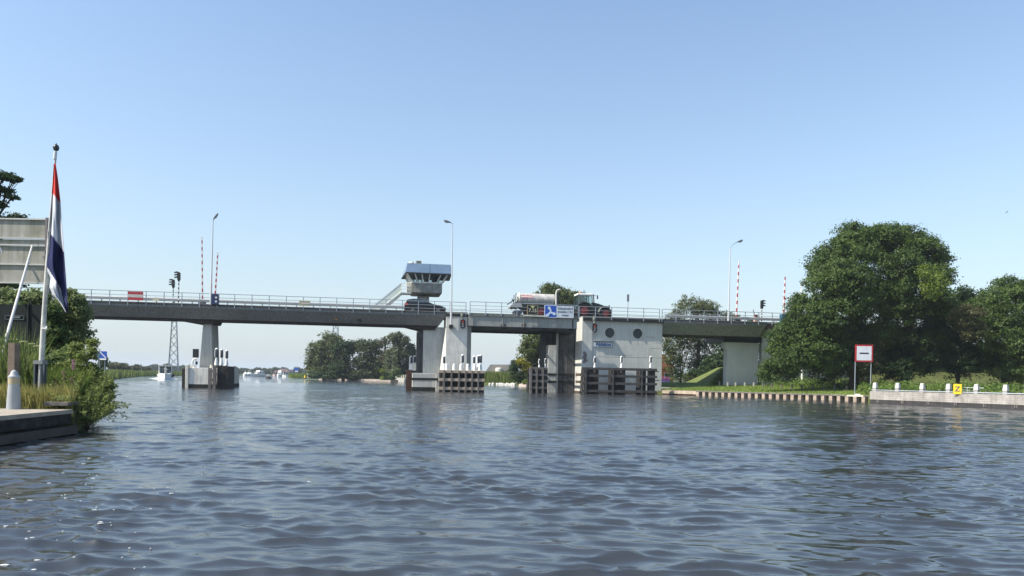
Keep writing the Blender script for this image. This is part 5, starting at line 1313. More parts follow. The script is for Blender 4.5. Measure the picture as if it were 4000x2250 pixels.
# --- big group on the right bank
YR = 76.0
G1 = 'trees and shrubs on the right bank'
tree('lime_tree', 'tall dark green tree forming the left half of the big dome on the right bank', 3330, 1500, YR, [(3390, 945, 110, 75, 3), (3330, 930, 75, 60, 1), (3245, 1040, 85, 90, 0), (3300, 1090, 90, 80, -3), (3300, 1000, 120, 100, 0), (3250, 1120, 105, 115, -1), (3330, 1180, 120, 110, -2), (3220, 1250, 80, 90, -2), (3380, 1300, 100, 100, 0), (3270, 1400, 120, 100, 1)], L_LIME, 105000, 0.22, 1.0, 130, (0.45, 0.25, 420), G1, 21)
tree('broad_tree', 'tall rounded tree forming the right half of the big dome on the right bank', 3530, 1500, YR + 1, [(3500, 930, 110, 68, 2), (3440, 990, 60, 50, 3), (3670, 1010, 45, 60, 1), (3590, 990, 85, 80, 1), (3520, 1075, 115, 90, -3), (3640, 1090, 75, 95, 0), (3560, 1200, 130, 110, -2), (3440, 1170, 80, 100, -1), (3650, 1230, 80, 110, 1), (3560, 1350, 140, 110, 1)], L_LIME, 112000, 0.22, 1.0, 130, (0.5, 0.28, 420), G1, 22)
tree('young_tree', 'bright yellow green tree patch at the right edge of the big dome', 3640, 1300, YR - 6, [(3640, 1110, 55, 75, 0), (3620, 1060, 40, 40, 0)], L_YELLOWG, 1700, 0.2, 0.7, 30, None, G1, 23)
tree('bushy_tree', 'dark leafy thicket hiding the right end of the bridge', 3120, 1500, YR - 0, [(3090, 1335, 95, 85, 0), (3180, 1240, 90, 75, 0), (3130, 1190, 55, 45, 0), (3060, 1430, 70, 70, -1), (3180, 1400, 110, 100, -1), (3110, 1270, 65, 70, -1), (3010, 1455, 45, 50, -1), (3230, 1340, 90, 110, 0)], L_LIME, 66000, 0.20, 0.85, 120, None, G1, 24)
tree('brownish_shrub', 'brownish green shrub behind the red framed sign', 3410, 1500, YR - 1, [(3420, 1330, 85, 60, 0), (3390, 1400, 75, 80, 0), (3370, 1440, 60, 50, 0)], L_BROWN, 15000, 0.16, 0.6, 36, None, G1, 25, cat='shrub')
tree('dark_thicket', 'deep green undergrowth right of the red framed sign', 3600, 1505, YR - 1, [(3560, 1400, 110, 100, 2), (3660, 1380, 110, 110, 2), (3500, 1440, 80, 70, 0), (3760, 1400, 110, 100, 2), (3700, 1300, 100, 90, 3), (3850, 1400, 110, 100, 3)], L_DARK, 46000, 0.22, 0.95, 110, None, G1, 26, cat='shrub')
tree('small_dark_tree', 'small dark tree in the dip right of the big dome', 3740, 1400, YR + 8, [(3740, 1150, 50, 50, 0), (3795, 1175, 55, 55, 0), (3780, 1210, 60, 60, 0), (3720, 1230, 80, 70, 0)], L_DARK, 6500, 0.3, 0.7, 32, (0.25, 0.12, 280), G1, 27, sparse=0.15)
tree('corner_tree', 'round tree at the right edge of the picture', 3920, 1500, YR - 2, [(3925, 1140, 85, 75, 2), (3860, 1210, 85, 85, 0), (3990, 1200, 90, 100, 0), (3920, 1300, 130, 120, 0), (4060, 1300, 110, 160, 0), (3960, 1420, 140, 100, 0)], L_LIME, 66000, 0.21, 0.95, 120, (0.4, 0.2, 380), G1, 28)
tree('ruddy_shrub', 'reddish brown tinged shrub between the dome and the corner tree', 3775, 1400, YR - 5, [(3770, 1230, 65, 50, 0), (3800, 1300, 60, 60, 0)], L_BROWN, 8000, 0.18, 0.7, 34, None, G1, 29, cat='shrub')
# herbs in front
hp = scatter_poly([lawn_hit(3010, 1506), lawn_hit(3140, 1516), lawn_hit(3330, 1521), (QL.x + 1.5, QL.y + 2.2), (QR.x, QR.y + 2.0), (QR.x + 5, QR.y + 8), (QL.x + 9, QL.y + 16), lawn_hit(3330, 1508), lawn_hit(3140, 1503)], 22000, 31)
hz = np.minimum(LZ0 + LSL * ((hp[:, 0] - SH0.x) * nW.x + (hp[:, 1] - SH0.y) * nW.y), 1.2); hz[hp[:, 0] * 2900 / hp[:, 1] > 1400] = zq - 0.2
gg = np.random.default_rng(5)
hh = 0.2 + 0.75 * np.abs(np.sin(hp[:, 0] * 0.9) * np.cos(hp[:, 1] * 0.7 + hp[:, 0] * 0.3)) + 0.2
P3 = np.stack([hp[:, 0], hp[:, 1], hz + hh * gg.uniform(0, 1, len(hp))], 1)
o = leaf_mesh('herb_border', P3, 0.20, L_HERB, None, up=0.6, seed=32); tag(o, 'bright weeds and herbs along the foot of the right bank trees', 'weeds', kind='stuff')
gp = scatter_poly(gs, 16000, 33)
blades('grass_tufts', 'short tufts of the mown strip', np.stack([gp[:, 0], gp[:, 1], LZ0 + LSL * ((gp[:, 0] - SH0.x) * nW.x + (gp[:, 1] - SH0.y) * nW.y) - 0.02], 1), 0.13, 0.06, L_GRASS, 34)
# rough grass on the slope left of the square pier
sp0 = [Vector(v_[:]) for v_ in (BW(uh, 4.0, 0.3), BW(ut + 9, 4.0, 0.3), BW(ut + 9, 8.0, zt6 + 1.5), BW(ut + 0.5, 9.0, zt6 + 0.3))]
g_ = np.random.default_rng(12); fa, fb = g_.uniform(0, 1, 22000), g_.uniform(0, 1, 22000)
Q = [np.array(v_) for v_ in sp0]
PS = (Q[0][None] * ((1 - fa) * (1 - fb))[:, None] + Q[1][None] * (fa * (1 - fb))[:, None] + Q[2][None] * (fa * fb)[:, None] + Q[3][None] * ((1 - fa) * fb)[:, None])
PS += g_.normal(0, 0.05, PS.shape)
blades('slope_grass', 'rough sunlit grass on the slope left of the square pier', PS, 0.6, 0.09, L_HERB, 35, lean=0.5)
# behind the right span
YB = 118.0
tree('birch_tree', 'sparse olive green birch rising behind the right span', 2720, 1506, YB, [(2700, 1200, 75, 50, 0), (2640, 1250, 45, 55, 1), (2780, 1225, 60, 45, 2), (2840, 1245, 45, 35, 2), (2680, 1330, 70, 90, 0), (2760, 1340, 70, 90, 2), (2640, 1420, 45, 70, -2), (2720, 1430, 60, 60, 0), (2790, 1420, 60, 60, 1), (2600, 1340, 30, 50, -4), (2630, 1380, 30, 40, -4), (2620, 1300, 30, 40, -3), (2660, 1480, 50, 25, -5)], L_OLIVE, 48000, 0.24, 0.8, 34, (0.35, 0.2, 330), 'trees behind the right span', 41, sparse=0.22, hollow=0.55, droop=0.6)
tree('dark_hedge_tree', 'dark tree mass left of the square grey pier', 2830, 1500, YB - 8, [(2850, 1370, 60, 80, 0), (2800, 1440, 70, 60, 0), (2900, 1330, 80, 100, 4), (2740, 1470, 60, 35, 3)], L_DARK, 16000, 0.36, 0.9, 34, None, 'trees behind the right span', 42)
t = tree('sapling', 'thin sapling on the grass right of the bascule pier', 2657, 1512, 92, [(2660, 1430, 22, 60, 0), (2650, 1470, 26, 30, 0)], L_YELLOWG, 900, 0.22, 0.5, 20, (0.07, 0.05, 100), 'trees behind the right span', 43, sparse=0.2, limbs=False)
# brick house
p = at(2600, 1508, YB + 14)
t = thing('brick_house', 'orange brick house half hidden behind the birch', 'house', (p.x, p.y, 0.4), 0.1)
s_ = MB(); s_.box(-7, 1.4, 0, 8, 0, 3.2); s_.build('wall', BRICK, t)
s_ = MB(); s_.prism([(-7.4, 3.2), (1.8, 3.2), (-0.4, 5.8), (-4.0, 5.8)], -0.4, 8.4); s_.build('roof', M('orange_roof_tiles', (0.34, 0.13, 0.07), 0.85, var=0.4, scale=3), t)
for x in (-0.3,): s_ = MB(); s_.box(x, x + 1.3, -0.05, 0.02, 0.7, 2.5); w_ = s_.build('window', WHITE_W, t); s_ = MB(); s_.box(x + 0.12, x + 1.18, -0.07, -0.052, 0.82, 2.38); s_.build('pane', GLASS, w_)
p = at(2605, 1512, 108)
t = thing('flower_box', 'long planter of pink and violet flowers beside the bascule pier', 'planter', (p.x, p.y, 0.45), 0.0)
s_ = MB(); s_.box(-1.4, 0.45, 0, 0.6, 0, 0.55); s_.build('box', C_LIGHT, t); s_ = MB(); s_.box(-1.4, 0.4, -0.05, 0.6, 0.551, 1.15); s_.build('violet_panel', M('violet_paint', (0.12, 0.08, 0.32), 0.6), t)
gp = np.random.default_rng(3); Pf = np.stack([gp.uniform(-1.4, 0.42, 260), gp.uniform(-0.1, 0.6, 260), gp.uniform(1.15, 1.6, 260)], 1)
leaf_mesh('flowers', Pf, 0.22, LEAF('pink_petals', (0.30, 0.10, 0.25), (0.50, 0.22, 0.38)), t, seed=4)

# behind the opening span
YC = 132.0
G2 = 'trees behind the opening span'
tree('chestnut_tree', 'tall rounded tree behind the tanker and the opening span', 2140, 1505, YC, [(2180, 1170, 90, 62, 0), (2130, 1215, 85, 75, 0), (2230, 1220, 60, 70, 0), (2140, 1320, 95, 95, -1), (2095, 1380, 70, 90, -2), (2200, 1350, 90, 110, 0), (2120, 1440, 90, 80, 0), (2200, 1460, 90, 60, 0), (2235, 1175, 50, 45, 0), (2150, 1150, 60, 45, 0)], LEAF('chestnut_leaves', (0.045, 0.07, 0.018), (0.12, 0.15, 0.04)), 70000, 0.36, 1.1, 60, (0.5, 0.3, 300), G2, 51)
tree('golden_shrub', 'golden yellow shrub right of the barn', 2030, 1500, YC - 5, [(2035, 1425, 24, 28, 0), (2055, 1440, 14, 30, 0), (2020, 1420, 12, 18, 0)], L_GOLD, 2600, 0.26, 0.6, 26, None, G2, 52, cat='shrub')
tree('grey_green_shrub', 'dark grey green shrub under the golden one', 2015, 1505, YC - 6, [(2020, 1470, 28, 36, 0), (2005, 1440, 16, 34, 0), (2040, 1480, 24, 26, 0)], L_DARK, 4200, 0.26, 0.6, 28, None, G2, 53, cat='shrub')
tree('round_shrub', 'small light green round shrub at the water behind the fender', 2056, 1506, YC - 9, [(2056, 1492, 16, 13, 0)], L_YELLOWG, 900, 0.2, 0.4, 22, None, G2, 54, cat='shrub')
p = at(1945, 1500, 190)
t = thing('barn', 'low barn with a wide grey roof and round vent beyond the reeds', 'barn', (p.x, p.y, 0.4), 0.0)
def bq(px, py): a = at(px, py, 190); return a.x - p.x, a.z - 0.4
s_ = MB(); s_.prism([bq(1880, 1475), bq(2025, 1475), bq(2025, 1424), bq(1915, 1424)], 0, 14); s_.build('roof', ROOFT, t)
s_ = MB(); s_.prism([bq(1890, 1500), bq(2010, 1500), bq(2010, 1476), bq(1890, 1476)], 0.5, 13); s_.build('wall', M('barn_wall', (0.35, 0.34, 0.32), 0.8), t)
a, z = bq(1948, 1458); s_ = MB(); s_.lathe([(0.85, -0.3), (0.85, 1.1), (0.75, 1.3), (0.3, 1.42)], (a, -0.4, z), 16); s_.build('round_vent', C_WHITE, t)
s_ = MB(); a0, a1 = bq(1950, 1461), bq(1998, 1442); s_.bar((a0[0], -0.3, a0[1]), (a1[0], -0.3, a1[1]), 0.2, 0.25); a0, a1 = bq(1891, 1463), bq(1912, 1452); s_.bar((a0[0], -0.3, a0[1]), (a1[0], -0.3, a1[1]), 0.2, 0.25); s_.build('gutter', BLACK, t)
s_ = MB(); a0, a1 = bq(1996, 1407), bq(2014, 1475); s_.box(a0[0], a1[0], -0.5, 3, a1[1], a0[1]); s_.build('dark_gable', M('dark_gable_boards', (0.10, 0.115, 0.13), 0.7), t)
pr_ = [ground(1885, 1502), ground(2010, 1506), (at(2010, 1500, 150).x, 150), (at(1885, 1500, 160).x, 160)]
rp2 = scatter_poly(pr_, 7000, 61)
blades('reeds', 'pale green reeds in front of the barn', np.stack([rp2[:, 0], rp2[:, 1], np.full(len(rp2), 0.2)], 1), 2.2, 0.14, L_REED, 62, 'reeds', lean=0.12)
# quay stones and pink edging under it
p0, p1_ = ground(1905, 1504.5), ground(2014, 1508)
gq = random.Random(3)
t = None
fr_ = [0.08, 0.20, 0.36, 0.45, 0.52, 0.58, 0.65, 0.71, 0.78, 0.84, 0.90, 0.96]
ords = ['first', 'second', 'third', 'fourth', 'fifth', 'sixth', 'seventh', 'eighth', 'ninth', 'tenth', 'eleventh', 'twelfth']
for i, f_ in enumerate(fr_):
    p = p0.lerp(p1_, f_); s_ = MB(); s_.lathe([(0.3, -0.5), (0.3, 0.35), (0.18, 0.5)], (0, 0, 0), 9)
    if i == 0: t = s_.build('bank_stone', WHITE_W, None, loc=p); o = t
    else: o = t.copy(); COL.objects.link(o); o.location = p
    o.scale = (0.8 + 0.4 * gq.random(),) * 3
    tag(o, 'small white bank marker at the reeds, %s from the left' % ords[i], 'marker', 'white markers along the reed edge')
pa, pb = ground(2026, 1509), ground(2075, 1513)
o = MB().box(0, (pb - pa).length, 0, 0.5, -1, 0.55).build('low_wall', M('pinkish_concrete', (0.50, 0.42, 0.36), 0.8, var=0.2), None, loc=pa, rotz=math.atan2((pb - pa).y, (pb - pa).x)); tag(o, 'low pinkish quay wall at the water behind the short grid fender', 'wall')

# --- trees beyond the left span
YL = 195.0
G3 = 'trees beyond the left span'
tree('willow_tree', 'broad olive willow at the left end of the far trees', 1265, 1482, YL + 10, [(1290, 1345, 60, 45, 0), (1245, 1390, 50, 60, 0), (1225, 1430, 35, 50, 0), (1300, 1400, 60, 70, 0), (1260, 1450, 60, 35, 0)], L_OLIVE, 22000, 0.5, 1.4, 34, (0.5, 0.3, 130), G3, 71, droop=0.5)
tree('dark_tree', 'dark tree right behind the olive willow', 1340, 1485, YL, [(1335, 1375, 38, 55, 0), (1340, 1440, 35, 50, 0), (1310, 1450, 40, 40, 0), (1365, 1360, 22, 40, 0), (1378, 1465, 26, 25, 0)], L_DARK, 12000, 0.5, 1.3, 32, (0.45, 0.25, 130), G3, 72)
tree('round_tree', 'round dark tree in the middle of the far trees', 1445, 1485, YL, [(1440, 1365, 50, 45, 0), (1420, 1420, 45, 55, 0), (1465, 1420, 45, 55, 0), (1440, 1460, 55, 30, 0), (1395, 1350, 22, 25, 4)], LEAF('mid_green_leaves', (0.034, 0.055, 0.022), (0.08, 0.11, 0.04)), 15000, 0.5, 1.3, 32, (0.45, 0.25, 130), G3, 73)
tree('thin_brown_tree', 'thin brownish tree with bare branches among the far trees', 1500, 1485, YL - 2, [(1495, 1345, 25, 30, 0), (1498, 1400, 26, 45, 0), (1505, 1450, 20, 30, 0)], L_BROWN, 3400, 0.42, 1.1, 28, (0.35, 0.22, 170), G3, 74, sparse=0.3, hollow=0.3)
tree('poplar_tree', 'tall pale grey green poplar near the middle pier', 1555, 1488, YL - 8, [(1545, 1325, 30, 35, 0), (1580, 1335, 24, 30, 0), (1545, 1385, 34, 50, 0), (1585, 1380, 28, 40, 0), (1550, 1440, 36, 45, 0), (1520, 1420, 20, 60, 0)], L_GREYG, 13000, 0.45, 1.2, 30, (0.4, 0.25, 190), G3, 75)
tree('dark_tree', 'dark tree between the poplar and the middle pier', 1615, 1490, YL - 6, [(1610, 1390, 30, 45, 0), (1600, 1440, 40, 45, 0), (1640, 1430, 30, 50, 0)], L_DARK, 8000, 0.48, 1.2, 30, (0.4, 0.25, 130), G3, 76)
tree('golden_shrub', 'yellow green round shrub at the foot of the thin brown tree', 1495, 1488, YL - 16, [(1495, 1452, 14, 14, 0), (1497, 1478, 16, 12, 0)], L_YELLOWG, 1500, 0.3, 0.6, 24, None, G3, 77, cat='shrub')
tree('green_shrub', 'fresh green shrub below the poplar', 1545, 1488, YL - 16, [(1548, 1455, 18, 26, 0), (1528, 1475, 16, 16, 0)], LEAF('fresh_leaves', (0.06, 0.1, 0.03), (0.13, 0.18, 0.06)), 2400, 0.34, 0.7, 26, None, G3, 78, cat='shrub')
tree('undergrowth', 'low dark undergrowth along the foot of the far trees', 1400, 1486, YL, [(1235, 1468, 40, 18, 0), (1290, 1470, 50, 18, 0), (1350, 1472, 40, 18, 0), (1400, 1474, 40, 16, 0), (1460, 1474, 45, 18, 0), (1520, 1474, 45, 20, 0), (1580, 1474, 45, 24, 0), (1630, 1474, 30, 26, 0)], L_DARK, 16000, 0.4, 1.0, 32, None, G3, 79, cat='shrubs')
# paved edge and picket-like balustrade
pa, pb = ground(1245, 1482.5), ground(1526, 1491)
o = MB().box(0, (pb - pa).length, 0, 3, -1, 0.5).build('quay_edge', M('pinkish_paving', (0.36, 0.31, 0.27), 0.85, var=0.3, scale=0.6), None, loc=pa, rotz=math.atan2((pb - pa).y, (pb - pa).x)); tag(o, 'long pale quay edge under the far trees', 'quay')
pa, pb = ground(1529, 1490.5), ground(1592, 1492.5)
ln_ = (pb - pa).length
t = thing('balustrade', 'white balustrade with upright stubs left of the middle pier', 'fence', pa, math.atan2((pb - pa).y, (pb - pa).x))
s_ = MB(); s_.box(0, ln_, 0, 0.4, -0.6, 0.95); s_.build('wall', M('pale_grey_wall', (0.42, 0.42, 0.38), 0.8), t)
for k in range(8): s_ = MB(); s_.box(0.15 + k * (ln_ - 0.3) / 8, 0.5 + k * (ln_ - 0.3) / 8, 0.0, 0.3, 0.951, 1.75); s_.build('stub', M('mossy_white', (0.45, 0.46, 0.36), 0.8), t)
o = MB().tube((0, 0, -0.5), (0, 0, 3.8), 0.22).build('mooring_post', T_GREY, None, loc=ground(1363, 1486.5)); tag(o, 'single grey mooring post before the dark far trees', 'post')
# kiosk, yellow mark and blue sign at the reed tip
p = ground(1184, 1477.5, 0.4)
t = thing('kiosk', 'small cream kiosk with a dark counter slot at the reed tip', 'kiosk', (p.x, p.y + 6, 0.4)); s = p.y / F
s_ = MB(); s_.box(-9 * s, 10 * s, 0, 3, 0, 9 * s); s_.build('counter', CREAM, t); s_ = MB(); s_.box(-8 * s, 7 * s, 0.2, 3, 9 * s + 0.01, 12 * s); s_.build('opening', GLASS, t); s_ = MB(); s_.box(-10 * s, 8 * s, -0.2, 3, 12 * s + 0.02, 19 * s); s_.build('roof', CREAM, t)
p = ground(1161, 1475.5, 0.4)
t = thing('yellow_marker', 'yellow cone shaped marker left of the cream kiosk', 'marker', (p.x, p.y + 8, 0.4)); s_ = MB(); s_.lathe([(5 * s, 0), (4 * s, 6 * s), (1.5 * s, 12 * s), (0.3, 13 * s)], (0, 0, 0), 10); s_.build('cone', YELLOW, t)
p = at(1157, 1470, 270)
t = thing('blue_sign', 'small blue board above a white plate near the kiosk', 'sign', (p.x, p.y, 0.3)); s = 270 / F
s_ = MB(); s_.box(-8 * s, 9 * s, 0, 0.1, at(1157, 1448, 270).z - 0.3, at(1157, 1438, 270).z - 0.3); s_.build('blue_panel', BLUE, t); s_ = MB(); s_.box(-5 * s, 7 * s, 0, 0.1, at(1157, 1451.5, 270).z - 0.3, at(1157, 1448.2, 270).z - 0.3); s_.build('white_plate', WHITE, t); s_ = MB(); s_.tube((-3 * s, 0.1, 0), (-3 * s, 0.1, 4), 0.1); s_.tube((4 * s, 0.1, 0), (4 * s, 0.1, 4), 0.1); s_.build('pole', GALV, t)
rp2 = scatter_poly([ground(1126, 1473.8), ground(1140, 1476.8), ground(1245, 1480), (at(1250, 1470, 270).x, 270), (at(1130, 1470, 300).x, 300)], 5000, 63)
blades('reeds', 'low green reeds around the cream kiosk', np.stack([rp2[:, 0], rp2[:, 1], np.full(len(rp2), 0.2)], 1), 1.3, 0.22, L_GRASS, 64, 'reeds', lean=0.15)

# --- left reed bank and its shrubs
rp2 = scatter_poly([ground(400, 1492), ground(455, 1480), ground(540, 1471.2), ground(640, 1468), ground(758, 1467), (at(758, 1460, 420).x, 420), (at(300, 1460, 300).x, 300), (at(300, 1470, 110).x, 110)], 26000, 65)
blades('reeds', 'green reed belt along the left bank beyond the bridge', np.stack([rp2[:, 0], rp2[:, 1], np.full(len(rp2), 0.1)], 1), 1.5, 0.3, L_REED, 66, 'reeds', lean=0.12)
tree('low_shrub', 'wide low shrub on the reed bank right of the blue sign', 460, 1450, 235, [(455, 1433, 40, 16, 0), (440, 1428, 20, 14, 0), (485, 1437, 22, 11, 0)], LEAF('shrub_leaves', (0.05, 0.07, 0.03), (0.12, 0.13, 0.05)), 4200, 0.55, 1.2, 28, None, 'shrubs on the left reed bank', 81, cat='shrub')
tree('low_shrub', 'smaller low shrub on the reed bank farther right', 545, 1452, 270, [(540, 1438, 24, 13, 0), (565, 1443, 18, 8, 0)], MATS['shrub_leaves'], 2600, 0.6, 1.2, 28, None, 'shrubs on the left reed bank', 82, cat='shrub')
tree('dark_shrub', 'dark shrub behind the blue diagonal sign', 405, 1450, 150, [(402, 1420, 15, 28, 0)], L_DARK, 1600, 0.4, 0.8, 26, None, 'shrubs on the left reed bank', 83, cat='shrub')
YQ = 112.0
p = at(395, 1450, YQ); t = thing('blue_diagonal_sign', 'blue square sign with a white diagonal line on two posts', 'sign', (p.x, p.y, 0.3)); s = YQ / F
za, zb_ = at(392, 1372, YQ).z - 0.3, at(392, 1406, YQ).z - 0.3
s_ = MB(); s_.box(-27 * s, 21 * s, 0, 0.06, zb_, za); s_.build('blue_panel', BLUE, t)
s_ = MB(); s_.box(-27 * s, -6 * s, -0.012, -0.002, zb_, za); s_.build('dull_panel', M('slate_blue', (0.06, 0.11, 0.16), 0.6), t)
s_ = MB(); s_.bar((-5 * s, -0.02, za - 3 * s), (18 * s, -0.02, zb_ + 8 * s), 0.02, 3 * s); s_.box(-6 * s, 19 * s, -0.03, -0.021, zb_ + 0.5 * s, zb_ + 6 * s); s_.build('white_stripe', WHITE, t)
for x in (-8, 13): s_ = MB(); s_.tube((x * s, 0.1, -0.3), (x * s, 0.1, za - 0.1), 0.05); s_.build('pole', GALV, t)

# --- distant treeline, stuff
def far_line(name, label, segs, Y, m, leaf, n, seed, rz=1.0):
    g = np.random.default_rng(seed); P = []
    for (x0, x1, y0, y1, k) in segs:
        for _ in range(k):
            x = g.uniform(x0, x1); yt = g.uniform(y0, y1); c = at(x, hor(x), Y + g.uniform(-30, 60)); h = (hor(x) - yt) * Y / F + H
            rr_ = h * g.uniform(0.4, 0.7)
            q_ = g.normal(0, 1, (int(n), 3)); q_ /= np.linalg.norm(q_, axis=1)[:, None]; q_ *= g.uniform(0.6, 1, (int(n), 1))
            P.append(np.array([c.x, c.y, h * 0.5]) + q_ * np.array([rr_ * 1.1, rr_, h * 0.5]))
    P = np.concatenate(P); P = P[P[:, 2] > 0.1]
    o = leaf_mesh(name, P, leaf, m, None, up=0.4, seed=seed); tag(o, label, 'trees', kind='stuff'); return o
far_line('far_treeline', 'hazy blue green treeline along the horizon', [(560, 760, 1428, 1445, 34), (590, 700, 1422, 1434, 16), (780, 1250, 1436, 1450, 60), (880, 960, 1432, 1442, 14), (1040, 1120, 1440, 1446, 12), (-200, 600, 1430, 1442, 40), (1150, 1700, 1430, 1448, 30), (1850, 2400, 1445, 1460, 30)], 640, L_FAR, 2.6, 330, 91)
# waterfront houses by the marina
for i, (px, yt, w_px, m, lab) in enumerate(((1098, 1441, 22, WHITE_W, 'white waterfront house by the marina with a pinkish roof'), (1122, 1445, 14, M('blue_grey_house', (0.35, 0.42, 0.48), 0.7), 'blue grey waterfront house at the reed tip'), (1075, 1449, 12, M('brown_house', (0.22, 0.14, 0.11), 0.8), 'low brown house behind the marina boats'))):
    Yh = 420; p = at(px, 1466, Yh); s = Yh / F; h = at(px, yt, Yh).z
    t = thing('waterfront_house', lab, 'house', (p.x, p.y, 0.2), 0.0, 'houses by the marina')
    s_ = MB(); s_.box(-w_px * s / 2, w_px * s / 2, 0, 8, 0, h * 0.62); s_.build('wall', m, t)
    s_ = MB(); s_.prism([(-w_px * s / 2 - 0.3, h * 0.62), (w_px * s / 2 + 0.3, h * 0.62), (0, h)], -0.3, 8.3); s_.build('roof', M('dusty_pink_roof', (0.40, 0.26, 0.24), 0.8), t)
    s_ = MB(); s_.box(-w_px * s * 0.3, w_px * s * 0.3, -0.05, -0.002, h * 0.2, h * 0.45); s_.build('window', GLASS, t)

# ------------------------------------------------------------------ boats
def hull(L, W, D, m, t, band=None):
    s_ = MB(); n = 8; rows = []
    for i in range(n + 1):
        f_ = i / n; x = -L / 2 + L * f_; wd = W / 2 * (1 - max(0, (f_ - 0.45) / 0.55) ** 2.2) * (0.88 + 0.12 * min(1, f_ * 4)); zt = D * (0.85 + 0.35 * f_ ** 2)
        s_.v += [(x + 0.1 * f_, -wd, zt), (x, -wd * 0.82, 0.0), (x, -wd * 0.5, -0.35), (x, wd * 0.5, -0.35), (x, wd * 0.82, 0.0), (x + 0.1 * f_, wd, zt)]
    for i in range(n):
        for j in range(5):
            a = i * 6 + j; s_.f.append((a, a + 1, a + 7, a + 6)); s_.mi.append(0)
        s_.f.append((i * 6 + 5, i * 6, (i + 1) * 6, (i + 1) * 6 + 5)); s_.mi.append(0)
    s_.f.append((0, 5, 4, 3, 2, 1)); s_.mi.append(0)
    return s_.build('hull', m, t, smooth=True)
def cruiser(label, px, pyw, L, W, D, rot, hullm, kind=0, sc=1.0, Y=None):
    p = ground(px, pyw) if Y is None else Vector((lev(px, pyw)[0] * Y, Y, 0))
    t = thing('motor_boat', label, 'boat', (p.x, p.y, 0), rot, 'motor boats on the water')
    hull(L, W, D, hullm, t)
    s_ = MB(); s_.hexa([(-L * .38, -W * .38, D * .86), (L * .22, -W * .36, D * .9), (L * .22, W * .36, D * .9), (-L * .38, W * .38, D * .86)], [(-L * .34, -W * .34, D * .86 + 1.0 * sc), (L * .10, -W * .3, D * .86 + 1.0 * sc), (L * .10, W * .3, D * .86 + 1.0 * sc), (-L * .34, W * .34, D * .86 + 1.0 * sc)])
    cb = s_.build('cabin', WHITE, t, bevel=0.05)
    s_ = MB(); s_.hexa([(-L * .345, -W * .385, D * .86 + .45 * sc), (L * .172, -W * .35, D * .86 + .45 * sc), (L * .172, W * .35, D * .86 + .45 * sc), (-L * .345, W * .385, D * .86 + .45 * sc)], [(-L * .33, -W * .365, D * .86 + .85 * sc), (L * .13, -W * .325, D * .86 + .85 * sc), (L * .13, W * .325, D * .86 + .85 * sc), (-L * .33, W * .365, D * .86 + .85 * sc)])
    s_.build('window_band', GLASS, cb)
    if kind:
        s_ = MB(); s_.hexa([(-L * .30, -W * .3, D * .86 + 1.0 * sc), (L * .02, -W * .28, D * .86 + 1.0 * sc), (L * .02, W * .28, D * .86 + 1.0 * sc), (-L * .30, W * .3, D * .86 + 1.0 * sc)], [(-L * .28, -W * .3, D * .86 + 1.75 * sc), (-L * .04, -W * .28, D * .86 + 1.75 * sc), (-L * .04, W * .28, D * .86 + 1.75 * sc), (-L * .28, W * .3, D * .86 + 1.75 * sc)]); s_.build('wheelhouse', WHITE, cb)
    s_ = MB()
    for k in range(5):
        x = L * (.22 + .06 * k); s_.tube((x, -W * .33 * (1 - k * .13), D), (x, -W * .33 * (1 - k * .13), D + .6), .025, None, 5); s_.tube((x, W * .33 * (1 - k * .13), D), (x, W * .33 * (1 - k * .13), D + .6), .025, None, 5)
    s_.build('bow_rail', GALV, t)
    return t, cb
# oncoming white motorboat with bimini frame and a person at the helm
pw = ground(645, 1479.5); Yb = pw.y; s = Yb / F
t = thing('motor_boat', 'white motorboat with a canopy coming towards the left span', 'boat', (pw.x, pw.y, 0), -PI / 2 + 0.42, 'motor boats on the water')
t.scale = (1.12, 1.12, 1.12); hull(7.5, 2.9, 0.85, WHITE, t)
s_ = MB(); s_.hexa([(-1.6, -1.0, .74), (1.9, -.95, .8), (1.9, .95, .8), (-1.6, 1.0, .74)], [(-1.4, -.9, 1.45), (.9, -.85, 1.4), (.9, .85, 1.4), (-1.4, .9, 1.45)]); cb = s_.build('cabin', WHITE, t, bevel=0.05)
s_ = MB(); s_.hexa([(.92, -.85, 1.2), (1.55, -.88, 1.0), (1.55, .88, 1.0), (.92, .85, 1.2)], [(.80, -.8, 1.9), (.95, -.8, 1.88), (.95, .8, 1.88), (.80, .8, 1.9)]); s_.build('windscreen', GLASS, cb)
s_ = MB()
for x in (-1.9, 0.5):
    for y in (-1.1, 1.1): s_.tube((x, y, .8), (x, y, 2.45), .05, None, 6)
s_.box(-2.0, 0.6, -1.15, 1.15, 2.45, 2.55); s_.build('canopy', WHITE, t)
s_ = MB(); s_.box(-1.8, .3, .95, 1.05, 1.3, 2.3); s_.box(-1.8, -1.7, -1.0, .9, 1.45, 2.3); s_.build('side_curtain', M('dark_canvas', (0.04, 0.07, 0.08), 0.6), t)
s_ = MB(); s_.lathe([(.18, 0), (.3, .1), (.3, .5), (.18, .6)], (1.2, 1.35, .4), 10); s_.build('boat_fender', BLACK, t)
# bow wave as displaced foamy water
s_ = MB()
for sg in (-1, 1):
    s_.add([(3.9, 0, .05), (2.0, sg * 1.5, .18), (0.0, sg * 2.0, .08), (2.2, sg * 2.1, .03), (0.2, sg * 2.8, .01), (1.5, sg * 0.9, .3)], [(0, 1, 3), (1, 2, 4, 3), (0, 5, 1)] if sg > 0 else [(0, 3, 1), (1, 3, 4, 2), (0, 1, 5)])
s_.build('bow_wave', M('white_foam', (0.8, 0.82, 0.82), 0.9), t)
